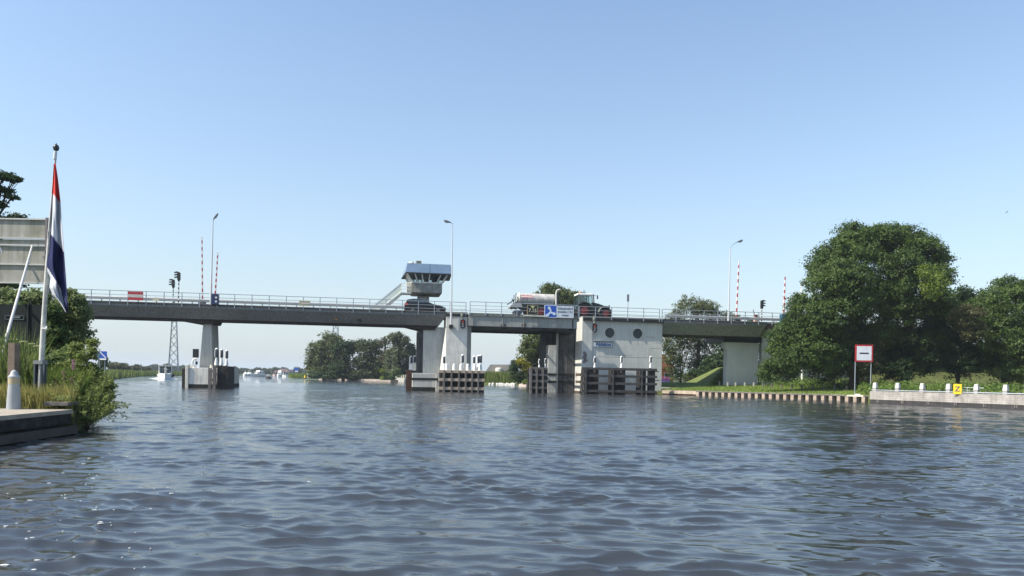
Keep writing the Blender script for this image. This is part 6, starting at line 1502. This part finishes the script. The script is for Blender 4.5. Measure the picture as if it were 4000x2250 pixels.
# helmsman: skinned figure, pale clothes
def person(label, loc, rotz, joints, radii, edges, cloth, skin, sub=1, parent=None):
    me = bpy.data.meshes.new('person'); me.from_pydata(joints, edges, []); me.update()
    o = bpy.data.objects.new('person', me); COL.objects.link(o); o.location = loc; o.rotation_euler = (0, 0, rotz)
    sk = o.modifiers.new('skin', 'SKIN')
    for i, r_ in enumerate(radii): me.skin_vertices[0].data[i].radius = (r_, r_)
    me.skin_vertices[0].data[0].use_root = True
    ss = o.modifiers.new('sub', 'SUBSURF'); ss.levels = sub; ss.render_levels = sub
    me.materials.append(cloth)
    return tag(o, label, 'person')
J = [(0, 0, .9), (0, 0, 1.15), (0, 0, 1.42), (0, 0, 1.52), (.02, 0, 1.66), (.03, 0, 1.74), (0, -.2, 1.4), (.12, -.26, 1.15), (.35, -.2, 1.1), (0, .2, 1.4), (.12, .26, 1.15), (.35, .2, 1.1), (0, -.1, .85), (.03, -.11, .45), (0, -.11, .05), (0, .1, .85), (.03, .11, .45), (0, .11, .05)]
Rr = [.16, .15, .17, .06, .10, .08, .07, .05, .035, .07, .05, .035, .09, .07, .05, .09, .07, .05]
E = [(0, 1), (1, 2), (2, 3), (3, 4), (4, 5), (2, 6), (6, 7), (7, 8), (2, 9), (9, 10), (10, 11), (0, 12), (12, 13), (13, 14), (0, 15), (15, 16), (16, 17)]
pl_ = t.location + Matrix.Rotation(t.rotation_euler[2], 3, 'Z') @ Vector((2.1, 0.1, .85))
try:
    person('person in pale clothes standing on the bow of the oncoming motorboat', pl_, t.rotation_euler[2], J, Rr, E, WHITE_W, None)
except Exception as ex: print('person', ex)
cruiser('big white cabin cruiser with a dark waterline heading along the far channel', 1007, 1471.5, 8.0, 2.9, 1.2, -1.92, WHITE, 1, 0.9)
cruiser('small open motorboat with a dark hull in the channel ahead of the cruiser', 1048, 1478.5, 5.0, 1.9, 0.6, -1.3, M('dark_hull', (0.06, 0.055, 0.05), 0.4), 0, 0.55)
cruiser('tall white houseboat cruiser moored near the reed tip', 1092, 1471.5, 5.5, 2.5, 1.0, -PI / 2 + 0.1, WHITE, 1, 1.15)
cruiser('low white boat moored right beside the tall houseboat cruiser', 1112, 1472.5, 3.6, 1.7, 0.6, -1.0, WHITE, 0, 0.45)
cruiser('small white and red boat left of the tall houseboat cruiser', 1072, 1469.8, 3.4, 1.6, 0.5, -1.1, M('pale_red_hull', (0.6, 0.35, 0.33), 0.5), 0, 0.7)
for px, yt, lab, hl in ((958, 1446, 'leftmost far sailing boat with a thin mast', 3.5), (970, 1444, 'middle far sailing boat close to the tallest mast', 3.5), (976, 1434, 'far sailing boat with the tallest white mast', 5)):
    p = ground(px, 1469.2); t = thing('sailing_boat', lab, 'sailing boat', (p.x, p.y, 0), -PI / 2 + 0.2, 'sailing boats at the far end of the channel')
    hull(hl * 1.4, 2.2, 0.9, WHITE, t); h = at(px, yt, p.y).z
    s_ = MB(); s_.tube((0, 0, 0.5), (0, 0, h), 0.12, 0.07, 6); s_.build('mast', WHITE_W, t)
    s_ = MB(); s_.hexa([(-1.2, -.7, .8), (1, -.6, .8), (1, .6, .8), (-1.2, .7, .8)], [(-1, -.55, 1.7), (.6, -.5, 1.6), (.6, .5, 1.6), (-1, .55, 1.7)]); s_.build('cabin', WHITE, t)

# ------------------------------------------------------------------ lattice pylons
def pylon(label, px, wb, pyt, wt, pyb, Y, fade=0):
    p = at(px, pyb, Y); t = thing('lattice_pylon', label, 'pylon', (p.x, p.y, 0), 0.35, 'lattice power pylons beyond the bridge')
    s = Y / F; hb, ht = wb * s / 2, wt * s / 2; h = at(px, pyt, Y).z
    m = M('pylon_steel', (0.30, 0.33, 0.36), 0.6, 0.2)
    legs = []
    for sx in (-1, 1):
        for sy in (-1, 1):
            s_ = MB(); s_.bar((sx * hb, sy * hb, 0), (sx * ht, sy * ht, h), 0.3, 0.3); s_.build('leg', m, t)
    n = 9; s_ = MB(); z = [h * (1 - (1 - k / n) ** 1.15) for k in range(n + 1)]
    for k in range(n):
        w0, w1 = lerp(hb, ht, z[k] / h), lerp(hb, ht, z[k + 1] / h)
        for (ax, sg) in ((0, -1), (0, 1), (1, -1), (1, 1)):
            f_ = (lambda a, w, zz: (a * w, sg * w, zz)) if ax == 0 else (lambda a, w, zz: (sg * w, a * w, zz))
            s_.bar(f_(-1, w0, z[k]), f_(1, w1, z[k + 1]), 0.14, 0.14); s_.bar(f_(1, w0, z[k]), f_(-1, w1, z[k + 1]), 0.14, 0.14)
    s_.build('lattice', m, t)
    return t
pylon('large lattice pylon standing beyond the left span', 677, 46 / 1.28, 1190, 14 / 1.28, 1466, 330)
t = pylon('small lattice pylon behind the willow and the left girder', 1308, 40 / 1.28, 1250, 20 / 1.28, 1475, 460)

# ------------------------------------------------------------------ foreground left bank
FA = Vector((lev(-500, 1690)[0] * 12.6, 12.6, 0)); FB = ground(0, 1740); FC = ground(283, 1696)
d0 = (FC - FB).normalized()
zqf = 0.63
ang = math.atan2(d0.y, d0.x)
# straight quay face through FB-FC extended towards the left
t = thing('timber_landing', 'dark tarred landing stage with a bleached top plank at the left', 'landing stage', (FC.x, FC.y, 0), ang)
Lq = 14.0
s_ = MB(); s_.box(-Lq, 0, 0, 2.4, zqf - 0.10, zqf); s_.build('deck', M('dusty_planks', (0.40, 0.35, 0.28), 0.85, var=0.35, scale=2), t)
s_ = MB(); s_.box(-Lq, -0.02, 0.03, 0.2, 0.28, zqf - 0.102); s_.box(-0.2, -0.02, 0.21, 2.3, 0.0, zqf - 0.102); s_.build('face_beam', T_BLACK, t)
s_ = MB(); s_.box(-Lq, 0.04, -0.10, 0.15, 0.02, 0.22); s_.build('lower_beam', M('wet_brown_beam', (0.05, 0.042, 0.035), 0.6, var=0.5, scale=3), t)
s_ = MB()
for k in range(70): s_.box(-Lq + k * 0.2, -Lq + k * 0.2 + 0.185, 0.2, 0.28, -1.2, 0.5)
s_.build('sheet_boards', T_BLACK, t)
def on_land(px, pyb, z): return ground(px, pyb, z)
nL = Vector((-d0.y, d0.x, 0))
back = [FC + d0 * 0.05] + [Vector((lev(x_, 1560)[0] * y_, y_, 0)) for x_, y_ in ((300, 20), (335, 22), (350, 24), (330, 30), (300, 36), (280, 60))] + [Vector((-60, 70, 0)), Vector((-45, 10, 0)), FC + nL * 2.42 - d0 * 8, FC + nL * 2.42 + d0 * 0.04]
slab('left_bank', back, zqf - 0.06, SOIL, 'overgrown earth bank at the near left', 'ground')
o = MB().box(-0.42, 0.16, -0.3, 0.3, -0.02, 0.07).build('loose_plank', T_GREY, None, loc=at(262, 1580, 19.3) , rotz=0.1); tag(o, 'weathered loose plank at the corner of the landing stage', 'plank')
# bollard
pb_ = ground(53, 1598, zqf); sY = pb_.y / F
t = thing('mooring_bollard', 'grey conical bollard with a tan ring on the landing stage', 'bollard', pb_)
s_ = MB(); s_.lathe([(25 * sY, 0), (23 * sY, 40 * sY), (19.5 * sY, 98 * sY)], (0, 0, 0), 28); s_.build('cone', M('bollard_grey', (0.34, 0.36, 0.37), 0.6, var=0.15, scale=4), t, smooth=True)
s_ = MB(); s_.lathe([(20 * sY, 98.1 * sY), (20 * sY, 122 * sY)], (0, 0, 0), 28); s_.build('tan_ring', M('tan_ring', (0.46, 0.40, 0.26), 0.7, var=0.2), t, smooth=True)
s_ = MB(); s_.lathe([(21 * sY, 122.1 * sY), (20.5 * sY, 128 * sY), (14 * sY, 134 * sY), (12 * sY, 144 * sY), (8 * sY, 149 * sY), (3 * sY, 153 * sY)], (0, 0, 0), 28); s_.build('cap', M('bollard_grey', (0.4, 0.4, 0.4)), t, smooth=True)
# weathered pile behind
Yt = pb_.y + 1.6; a = at(54, 1340, Yt); sT = Yt / F
t = thing('timber_pile', 'weathered square timber pile behind the conical bollard', 'pile', (a.x, a.y, zqf - 0.1))
hT = a.z - zqf + 0.1
s_ = MB(); s_.hexa([(-15 * sT, -0.1, 0), (13 * sT, -0.1, 0), (13 * sT, .12, 0), (-15 * sT, .12, 0)], [(-12 * sT, -0.1, hT), (13 * sT, -0.1, hT), (13 * sT, .12, hT), (-12 * sT, .12, hT)]); s_.build('shaft', M('reddish_weathered_timber', (0.25, 0.19, 0.15), 0.85, var=0.35, scale=6), t)
# flagpole with steel foot
Yf = 20.0
def fq(px, py, dy=0.0): return at(px, py, Yf + dy)
pf0 = fq(156, 1560); t = thing('flagpole', 'leaning white flagpole with a dark ball on top', 'flagpole', (pf0.x, pf0.y, zqf - 0.1))
o0 = Vector(t.location)
pts = [fq(156, 1545) - o0, fq(168, 1302) - o0, fq(181, 1085) - o0, fq(197, 850) - o0, fq(213, 660) - o0, fq(217, 610) - o0]
rr_ = [0.072, 0.065, 0.052, 0.035, 0.028, 0.026]
s_ = MB()
for k in range(5): s_.tube(pts[k], pts[k + 1], rr_[k], rr_[k + 1], 16)
s_.build('pole', WHITE_W, t, smooth=True)
s_ = MB(); s_.tube(fq(214, 622) - o0, fq(217, 592) - o0, 0.045, 0.04, 12); s_.build('truck', M('white_plastic', (0.7, 0.7, 0.68), 0.4), t)
bc = fq(219, 576) - o0; s_ = MB(); s_.lathe([(0.01, -0.10), (0.05, -0.085), (0.075, -0.04), (0.078, 0.01), (0.055, 0.06), (0.02, 0.085), (0.012, 0.115), (0.004, 0.12)], bc, 16); s_.build('ball', M('dark_green_ball', (0.03, 0.04, 0.035), 0.35), t, smooth=True)
s_ = MB(); 
for sx in (-1, 1): s_.box(-0.02 + sx * 0.085 - 0.02, -0.02 + sx * 0.085 + 0.02, -0.1, 0.1, -0.2, (fq(150, 1410) - o0).z)
s_.box(-0.1, 0.1, 0.08, 0.12, -0.2, (fq(150, 1415) - o0).z); s_.build('steel_foot', M('dark_steel_channel', (0.10, 0.12, 0.13), 0.5, 0.3, var=0.3), t)
s_ = MB(); zc0 = (fq(157, 1408) - o0); s_.box(-0.12, 0.12, -0.12, 0.125, zc0.z - 0.1, zc0.z); s_.build('clamp', M('dull_clamp', (0.22, 0.24, 0.25), 0.5, 0.3), t)
s_ = MB(); c = fq(172, 1283) - o0; s_.bar(c + Vector((0.06, -0.04, -.06)), c + Vector((0.10, -0.04, .06)), 0.03, 0.03); s_.bar(c + Vector((-.02, -0.07, 0)), c + Vector((0.12, -0.07, 0)), 0.03, 0.03); s_.build('cleat', WHITE, t)
# flag
Lf = [(211, 640), (203, 760), (196, 840), (189, 905), (184, 970), (179, 1030), (179, 1062), (193, 1086), (190, 1120), (205, 1150), (232, 1180), (258, 1222)]
Rf = [(217, 640), (226, 700), (236, 790), (240, 860), (246, 930), (250, 990), (254, 1045), (258, 1100), (261, 1140), (263, 1180), (265, 1200), (266, 1222)]
nu, nv = 26, 88
s_ = MB()
def samp(L_, f_):
    i = f_ * (len(L_) - 1); j = min(int(i), len(L_) - 2); g = i - j
    return lerp(L_[j][0], L_[j + 1][0], g), lerp(L_[j][1], L_[j + 1][1], g)
grid = []
for j in range(nv + 1):
    f_ = j / nv; l0, r0_ = samp(Lf, f_), samp(Rf, f_)
    for i in range(nu + 1):
        g = i / nu; x = lerp(l0[0], r0_[0], g); y = lerp(l0[1], r0_[1], g)
        wdt = (r0_[0] - l0[0]) / 70.0
        dep = -0.10 + 0.10 * min(1, wdt * 1.5) * math.sin(g * 9.0 + f_ * 2.5) + 0.03 * math.sin(g * 21 - f_ * 7) * min(1, wdt * 1.5) + 0.02 * math.sin(f_ * 23 + g * 4)
        s_.v.append(tuple(fq(x, y, dep)))
        grid.append((x, y))
for j in range(nv):
    for i in range(nu):
        k = j * (nu + 1) + i; s_.f.append((k, k + nu + 1, k + nu + 2, k + 1))
        x = (grid[k][0] + grid[k + nu + 2][0]) / 2; y = (grid[k][1] + grid[k + nu + 2][1]) / 2
        y1 = 758 + (x - 207) * 1.25; y2 = 905 + (x - 193) * 1.38
        y3 = 1042 + (x - 183) * 1.55
        s_.mi.append(0 if y < y1 else 1 if y < y2 else (2 if (y < y3 or x > 236 + (y - 1120) * 0.22) else 1))
fm = s_.build('flag', [M('flag_red', (0.52, 0.035, 0.03), 0.8, var=0.1), M('flag_white', (0.52, 0.54, 0.58), 0.8, var=0.08), M('flag_blue', (0.016, 0.022, 0.085), 0.8, var=0.25)], None, smooth=False)
fm.data.polygons.foreach_set('use_smooth', [True] * len(fm.data.polygons))
so = fm.modifiers.new('thickness', 'SOLIDIFY'); so.thickness = 0.006
tag(fm, 'limp red white and blue flag hanging from the leaning pole', 'flag')

# billboard seen from behind
YBb = 30.0
def bb(px, py, dy=0): return at(px, py, YBb + dy)
p = bb(100, 1400); t = thing('billboard', 'large grey sign panel seen from behind on a metal frame', 'billboard', (p.x, p.y, zqf - 0.1)); o0 = Vector(t.location)
X0, X1 = (bb(-330, 980) - o0).x, (bb(178, 980) - o0).x
zz = lambda y: (bb(80, y) - o0).z
PAN = M('aged_sign_back', (0.40, 0.385, 0.36), 0.7, var=0.25, scale=1.1, streak=0.3, col2=(0.27, 0.265, 0.21))
for ya, yb in ((858, 927), (936, 954), (962, 1030), (1036, 1102)):
    s_ = MB(); s_.box(X0, X1, 0, 0.03, zz(yb), zz(ya)); s_.build('panel', PAN, t)
for y in (856, 931, 958, 1033, 1105):
    s_ = MB(); s_.box(X0, X1 + 0.02, -0.07, 0.035, zz(y) - 0.03, zz(y) + 0.025); s_.build('cross_rail', M('pale_aluminium', (0.50, 0.50, 0.48), 0.6, 0.1), t)
s_ = MB(); s_.box(X1 + 0.03, X1 + 0.12, -0.1, 0.05, -0.3, zz(850)); s_.box(X1 + 0.16, X1 + 0.22, 0.0, 0.1, -0.3, zz(858)); s_.build('post', M('brown_grey_post', (0.16, 0.14, 0.14), 0.6), t)
s_ = MB(); s_.box(X1 + 0.50, X1 + 0.53, 0.0, 0.05, -0.3, zz(858)); s_.build('thin_post', GALV, t)
s_ = MB(); a_, b_ = bb(126, 960, -0.15) - o0, at(-12, 1450, 21.0) - o0; s_.tube(a_, b_, 0.038, 0.05, 10); s_.build('brace', M('pale_aluminium', (0.5, 0.5, 0.5)), t)
s_ = MB(); s_.bar(bb(10, 985, -0.55) - o0, bb(-60, 860, -0.55) - o0, 0.05, 0.05); s_.bar(bb(150, 960, -0.1) - o0, bb(150, 960, -0.5) - o0, 0.05, 0.05); s_.build('strut', GALV, t)
# dark container-like fence
Yc = 25.5
p = at(165, 1400, Yc); t = thing('dark_fence', 'dark green boarded fence with a faint framed plate behind the grass', 'fence', (p.x, p.y, zqf - 0.1)); o0 = Vector(t.location)
cz = lambda px, py: at(px, py, Yc) - o0
X0 = cz(-300, 1300).x; za = cz(80, 1190).z
s_ = MB(); s_.box(X0, cz(113, 1300).x, 0, 0.1, 0, za); s_.box(cz(117, 1300).x, cz(168, 1300).x, -0.06, 0.1, 0, za); s_.build('boards', M('blackish_green_boards', (0.010, 0.016, 0.017), 0.75, var=0.4, scale=2, streak=0.2, spec=0.2), t)
s_ = MB(); s_.box(cz(113.5, 1300).x, cz(116.5, 1300).x, -0.1, 0.12, 0, cz(115, 1184).z); s_.build('post', BLACK, t)
s_ = MB(); xa_, xb_, z1_, z0_ = cz(20, 1232).x, cz(96, 1232).x, cz(50, 1232).z, cz(50, 1249).z
s_.box(xa_, xb_, -0.02, -0.004, z1_ - 0.02, z1_); s_.box(xa_, xb_, -0.02, -0.004, z0_, z0_ + 0.02); s_.box(xa_, xa_ + 0.02, -0.02, -0.004, z0_, z1_); s_.box(xb_ - 0.02, xb_, -0.02, -0.004, z0_, z1_); s_.build('plate_frame', M('dull_teal', (0.08, 0.11, 0.11), 0.6), t)
s_ = MB(); s_.box(cz(56, 1240).x, cz(80, 1240).x, -0.02, -0.004, cz(60, 1243).z, cz(60, 1236).z); s_.build('plate', M('dull_teal', (0.08, 0.11, 0.11)), t)

# foreground vegetation
def shoots(t, seed, n=230):
    """arching leafy shoots: a thin stem with leaves along it"""
    g = np.random.default_rng(seed); P = []; O = []; s_ = MB(); o0 = np.array(t.location)
    for k in range(n):
        px, Y = g.uniform(255, 368), g.uniform(19.8, 23.4)
        b_ = np.array(at(px, 1570, Y)) - o0; b_[2] = 0.55 if px < 330 else 0.2
        L = g.uniform(0.7, 1.75) * (1.15 - 0.35 * abs(px - 330) / 70); az = g.normal(-0.3 if px > 330 else -1.2, 1.3); el = g.uniform(0.55, 1.35)
        d = np.array([math.cos(az) * math.cos(el), math.sin(az) * math.cos(el), math.sin(el)])
        pts = [b_ + d * L * f_ + np.array([0, 0, -0.35 * (L * f_) ** 2 * math.cos(el)]) for f_ in np.linspace(0, 1, 6)]
        for a_, c_ in zip(pts[:-1], pts[1:]): s_.tube(a_, c_, 0.006, 0.005, 4, False)
        m = int(42 * L); f_ = g.uniform(0.15, 1, m) * 5; i = np.minimum(f_.astype(int), 4); fr = (f_ - i)[:, None]; A = np.array(pts)
        q = A[i] * (1 - fr) + A[i + 1] * fr + g.normal(0, 0.035, (m, 3)); P.append(q); O.append(np.repeat(d[None] * 0.4, m, 0) + g.normal(0, 0.5, (m, 3)))
    P = np.concatenate(P); leaf_mesh('leafy_shoots', P, 0.085, MATS['sunny_willow_leaves'], t, up=0.5, out=np.concatenate(O), seed=seed, aspect=0.34)
    s_.build('stems', BARK, t)
GL = 'shrubs on the near left bank'
tree('willow_shrub', 'large light topped willow shrub beside the flag hiding the bridge end', 275, 1420, 31, [(265, 1185, 45, 45, 0), (290, 1235, 55, 50, 0), (250, 1260, 70, 60, 0), (300, 1310, 50, 60, 0), (215, 1310, 60, 60, 0), (265, 1360, 55, 50, 0), (200, 1220, 30, 50, 1)], L_WILLOW, 21000, 0.13, 0.30, 36, (0.08, 0.05, 120), GL, 101, zb=0.5, droop=0.3)
tree('hazel_shrub', 'leafy green shrub directly behind the flagpole', 210, 1420, 27.6, [(200, 1235, 35, 50, 0), (215, 1300, 40, 55, 0), (190, 1370, 40, 50, 0)], L_LIME, 5200, 0.13, 0.26, 30, None, GL, 102, cat='shrub', zb=0.5)
tree('top_growth', 'pale green airy growth on top of the willow shrub', 290, 1300, 29.5, [(300, 1180, 30, 34, 0), (270, 1150, 22, 24, 0), (315, 1215, 26, 26, 0), (240, 1190, 34, 26, 0)], L_WILLOW, 6500, 0.12, 0.26, 30, None, GL, 107, cat='shrub', zb=0.5)
tree('pale_hedge', 'pale green hedge above the dark fence', 80, 1250, 27.8, [(20, 1170, 60, 40, 0), (100, 1165, 55, 38, 0), (150, 1170, 45, 40, 0), (-60, 1170, 70, 50, 0), (60, 1200, 90, 40, 0)], L_WILLOW, 15000, 0.14, 0.3, 34, None, GL, 103, cat='shrub', zb=0.5)
tree('overhanging_tree', 'dark leafy branch reaching in at the left edge above the billboard', -120, 1400, 40, [(20, 690, 45, 16, 0), (55, 700, 32, 9, 0), (5, 745, 40, 22, 0), (45, 770, 26, 9, 0), (0, 800, 22, 14, 0), (-60, 720, 70, 90, 0), (70, 850, 42, 9, 0), (-20, 840, 30, 16, 0), (0, 860, 60, 16, 0), (-30, 1110, 110, 22, 0), (-60, 960, 70, 200, 0)], L_DARK, 14000, 0.16, 0.32, 26, (0.25, 0.15, 700), 'near left trees', 104, zb=0.5)
rw = tree('riverside_willow', 'low willow bush leaning over the water at the landing corner', 340, 1560, 22.5, [(330, 1440, 50, 50, 0), (370, 1480, 50, 45, 0), (390, 1525, 42, 38, -0.3), (340, 1540, 55, 50, 0), (300, 1490, 50, 55, 0), (412, 1560, 38, 34, -0.4), (415, 1500, 36, 34, -0.2), (360, 1345, 22, 30, 0.3), (300, 1360, 30, 26, 0.5), (250, 1440, 40, 40, 0.8), (395, 1600, 30, 26, -0.6), (360, 1380, 28, 26, 0.2), (335, 1600, 45, 28, -0.5), (290, 1575, 30, 35, -0.8), (300, 1620, 26, 30, -1.6), (330, 1625, 40, 22, -1.2), (385, 1600, 25, 20, -0.6), (330, 1395, 25, 22, 0), (295, 1400, 35, 35, 0.4)], LEAF('sunny_willow_leaves', (0.085, 0.13, 0.03), (0.25, 0.30, 0.08), trans=0.45), 15000, 0.085, 0.16, 26, None, GL, 105, cat='shrub', zb=-0.1, droop=0.5, limbs=True, hollow=0.6)
shoots(rw, 105)
tree('hemlock_plants', 'broad leafy green plants left of the flagpole', 100, 1500, 23.5, [(100, 1400, 60, 60, 0), (30, 1400, 60, 70, 0), (150, 1420, 50, 50, 0), (-50, 1400, 60, 80, 0), (230, 1420, 50, 50, 0.5), (250, 1400, 45, 50, 1)], LEAF('hemlock_leaves', (0.08, 0.13, 0.035), (0.22, 0.28, 0.09), trans=0.45), 12000, 0.10, 0.2, 26, None, GL, 106, cat='plants', zb=0.5)
def band(px0, px1, Y0, Y1, n, seed, z=zqf - 0.06):
    g = np.random.default_rng(seed); Y = g.uniform(Y0, Y1, n); px = g.uniform(px0, px1, n)
    return np.stack([(px - PX) * ca / F * Y + 0 * Y, Y, np.full(n, z)], 1)
def keep_back(P):
    d = (P[:, 0] - FC.x) * nL.x + (P[:, 1] - FC.y) * nL.y
    a = (P[:, 0] - FC.x) * d0.x + (P[:, 1] - FC.y) * d0.y
    return P[(a > 0.1) | (d > 2.5)]
blades('tall_grass', 'tall straw coloured grass at the foot of the flagpole', keep_back(band(-160, 285, 19.2, 21.6, 9000, 111)), 0.60, 0.016, L_STRAW, 112, lean=0.18)
blades('green_grass', 'tall green grass on the near left bank', keep_back(band(-160, 320, 20.8, 25, 15000, 113)), 1.0, 0.026, L_GRASS, 114, lean=0.2)
blades('reeds', 'long leaved reeds at the left edge in front of the dark fence', keep_back(band(-160, 120, 20.5, 24, 900, 115)), 2.0, 0.05, L_REED, 116, 'reeds', lean=0.22)
# umbels (cow parsley) and loosestrife
def umbel(label, px, py, Y, c1, r=0.12):
    p = at(px, py, Y); g = np.random.default_rng(int(px) + 7); n = 150
    t = thing('cow_parsley', label, 'flower', (p.x, p.y, zqf - 0.05), 0, 'pale umbel flowers on the near left bank')
    h = p.z - zqf
    a, rr2 = g.uniform(0, 2 * PI, n), r * np.sqrt(g.uniform(0, 1, n))
    leaf_mesh('umbel', np.stack([rr2 * np.cos(a), rr2 * np.sin(a), h + 0.02 - 0.25 * rr2 ** 2 / r + g.normal(0, 0.008, n)], 1), 0.035, c1, t, up=2, seed=int(px))
    s_ = MB(); s_.tube((0.03, 0, 0), (0, 0, h - 0.12), 0.010, 0.007, 6)
    for k in range(6): s_.tube((0, 0, h - 0.12), (r * 0.8 * math.cos(k), r * 0.8 * math.sin(k), h), 0.004, None, 4)
    s_.build('stem', L_GRASS, t)
UM = LEAF('umbel_cream', (0.42, 0.44, 0.22), (0.66, 0.66, 0.42))
umbel('cream umbel flower right above the weathered timber pile', 53, 1319, 21.5, UM, 0.11)
umbel('cream umbel flower left of the flagpole, the higher one', 92, 1328, 21.8, UM, 0.10)
umbel('cream umbel flower touching the flagpole at its left', 143, 1345, 21.6, UM, 0.10)
umbel('cream umbel flower half way between pile and flagpole', 125, 1337, 22.0, UM, 0.09)
umbel('cream umbel flower at the left picture edge', 5, 1350, 21.4, UM, 0.08)
PKL = LEAF('loosestrife_petals', (0.30, 0.09, 0.24), (0.50, 0.20, 0.40))
for i, (px, py, lab) in enumerate(((287, 1418, 'upper pink purple flower spike in the willow bush'), (217, 1490, 'pink purple flower spike lowest left in the bush'), (250, 1466, 'pink purple flower spike between the two lower ones'), (283, 1486, 'pink purple flower spike lowest right in the bush'))):
    p = at(px, py, 20.9); g = np.random.default_rng(200 + i)
    t = thing('loosestrife', lab, 'flower', (p.x, p.y, zqf - 0.05), 0, 'purple loosestrife spikes'); h = p.z - zqf
    n = 90; leaf_mesh('flower_spike', np.stack([g.normal(0, 0.022, n), g.normal(0, 0.022, n), h + g.uniform(-0.12, 0.14, n)], 1), 0.035, PKL, t, seed=i)
    MB().tube((0, 0, 0), (0, 0, h), 0.008, 0.005, 5).build('stem', L_GRASS, t)
# foam flecks drifting near the camera
g = np.random.default_rng(77); fo = MB(); FP = []
for _ in range(90):
    if g.uniform() < 0.55: px, py = g.normal(380, 330), g.normal(1930, 90)
    else: px, py = g.uniform(-100, 700), g.uniform(1760, 2230)
    if py < 1745: continue
    FP.append(ground(px, py))
for p in FP:
    s = 0.004 + 0.018 * g.uniform() ** 3
    z_, dx_, dy_ = waves(np.array([p.x]), np.array([p.y]), 0.2)
    n = 7; ring_ = [(p.x + dx_[0] + s * 2.3 * (0.6 + 0.6 * g.uniform()) * math.cos(2 * PI * k / n), p.y + dy_[0] + s * (0.7 + 0.5 * g.uniform()) * math.sin(2 * PI * k / n), z_[0] + 0.006) for k in range(n)]
    fo.add(ring_ + [(x, y, z - 0.008) for x, y, z in ring_], [tuple(range(n))] + [(i, i + n, (i + 1) % n + n, (i + 1) % n) for i in range(n)])
o = fo.build('foam_flecks', M('foam', (0.6, 0.62, 0.62), 0.9)); tag(o, 'scattered white foam flecks drifting on the near water', 'foam', kind='stuff')
# bird
p = at(3931, 830, 90); t = thing('bird', 'tiny dark bird flying high at the right', 'bird', p)
MB().add([(-.12, 0, 0), (0, -.05, .03), (.16, 0, 0), (0, .05, .03), (0, 0, -.05), (-.1, .35, .12), (.02, .38, .1), (-.1, -.35, .12), (.02, -.38, .1)], [(0, 1, 2, 3), (0, 4, 1), (1, 4, 2), (2, 4, 3), (3, 4, 0), (1, 7, 8), (3, 6, 5)]).build('body', BLACK, t)

# ------------------------------------------------------------------ haze: thin even summer air over the whole place
hm = bpy.data.materials.new('haze_air'); hm.use_nodes = True
_n, _l = hm.node_tree.nodes, hm.node_tree.links
_n.remove(_n['Principled BSDF'])
_v = _n.new('ShaderNodeVolumePrincipled'); _v.inputs['Color'].default_value = (0.80, 0.90, 1.0, 1); _v.inputs['Density'].default_value = 0.00022; _v.inputs['Anisotropy'].default_value = 0.1
_l.new(_v.outputs[0], _n['Material Output'].inputs['Volume'])
hz = MB().box(-2600, 2600, -60, 4000, -2.5, 34).build('haze', hm)
tag(hz, 'thin pale summer haze over the water and far trees', 'haze', kind='stuff')
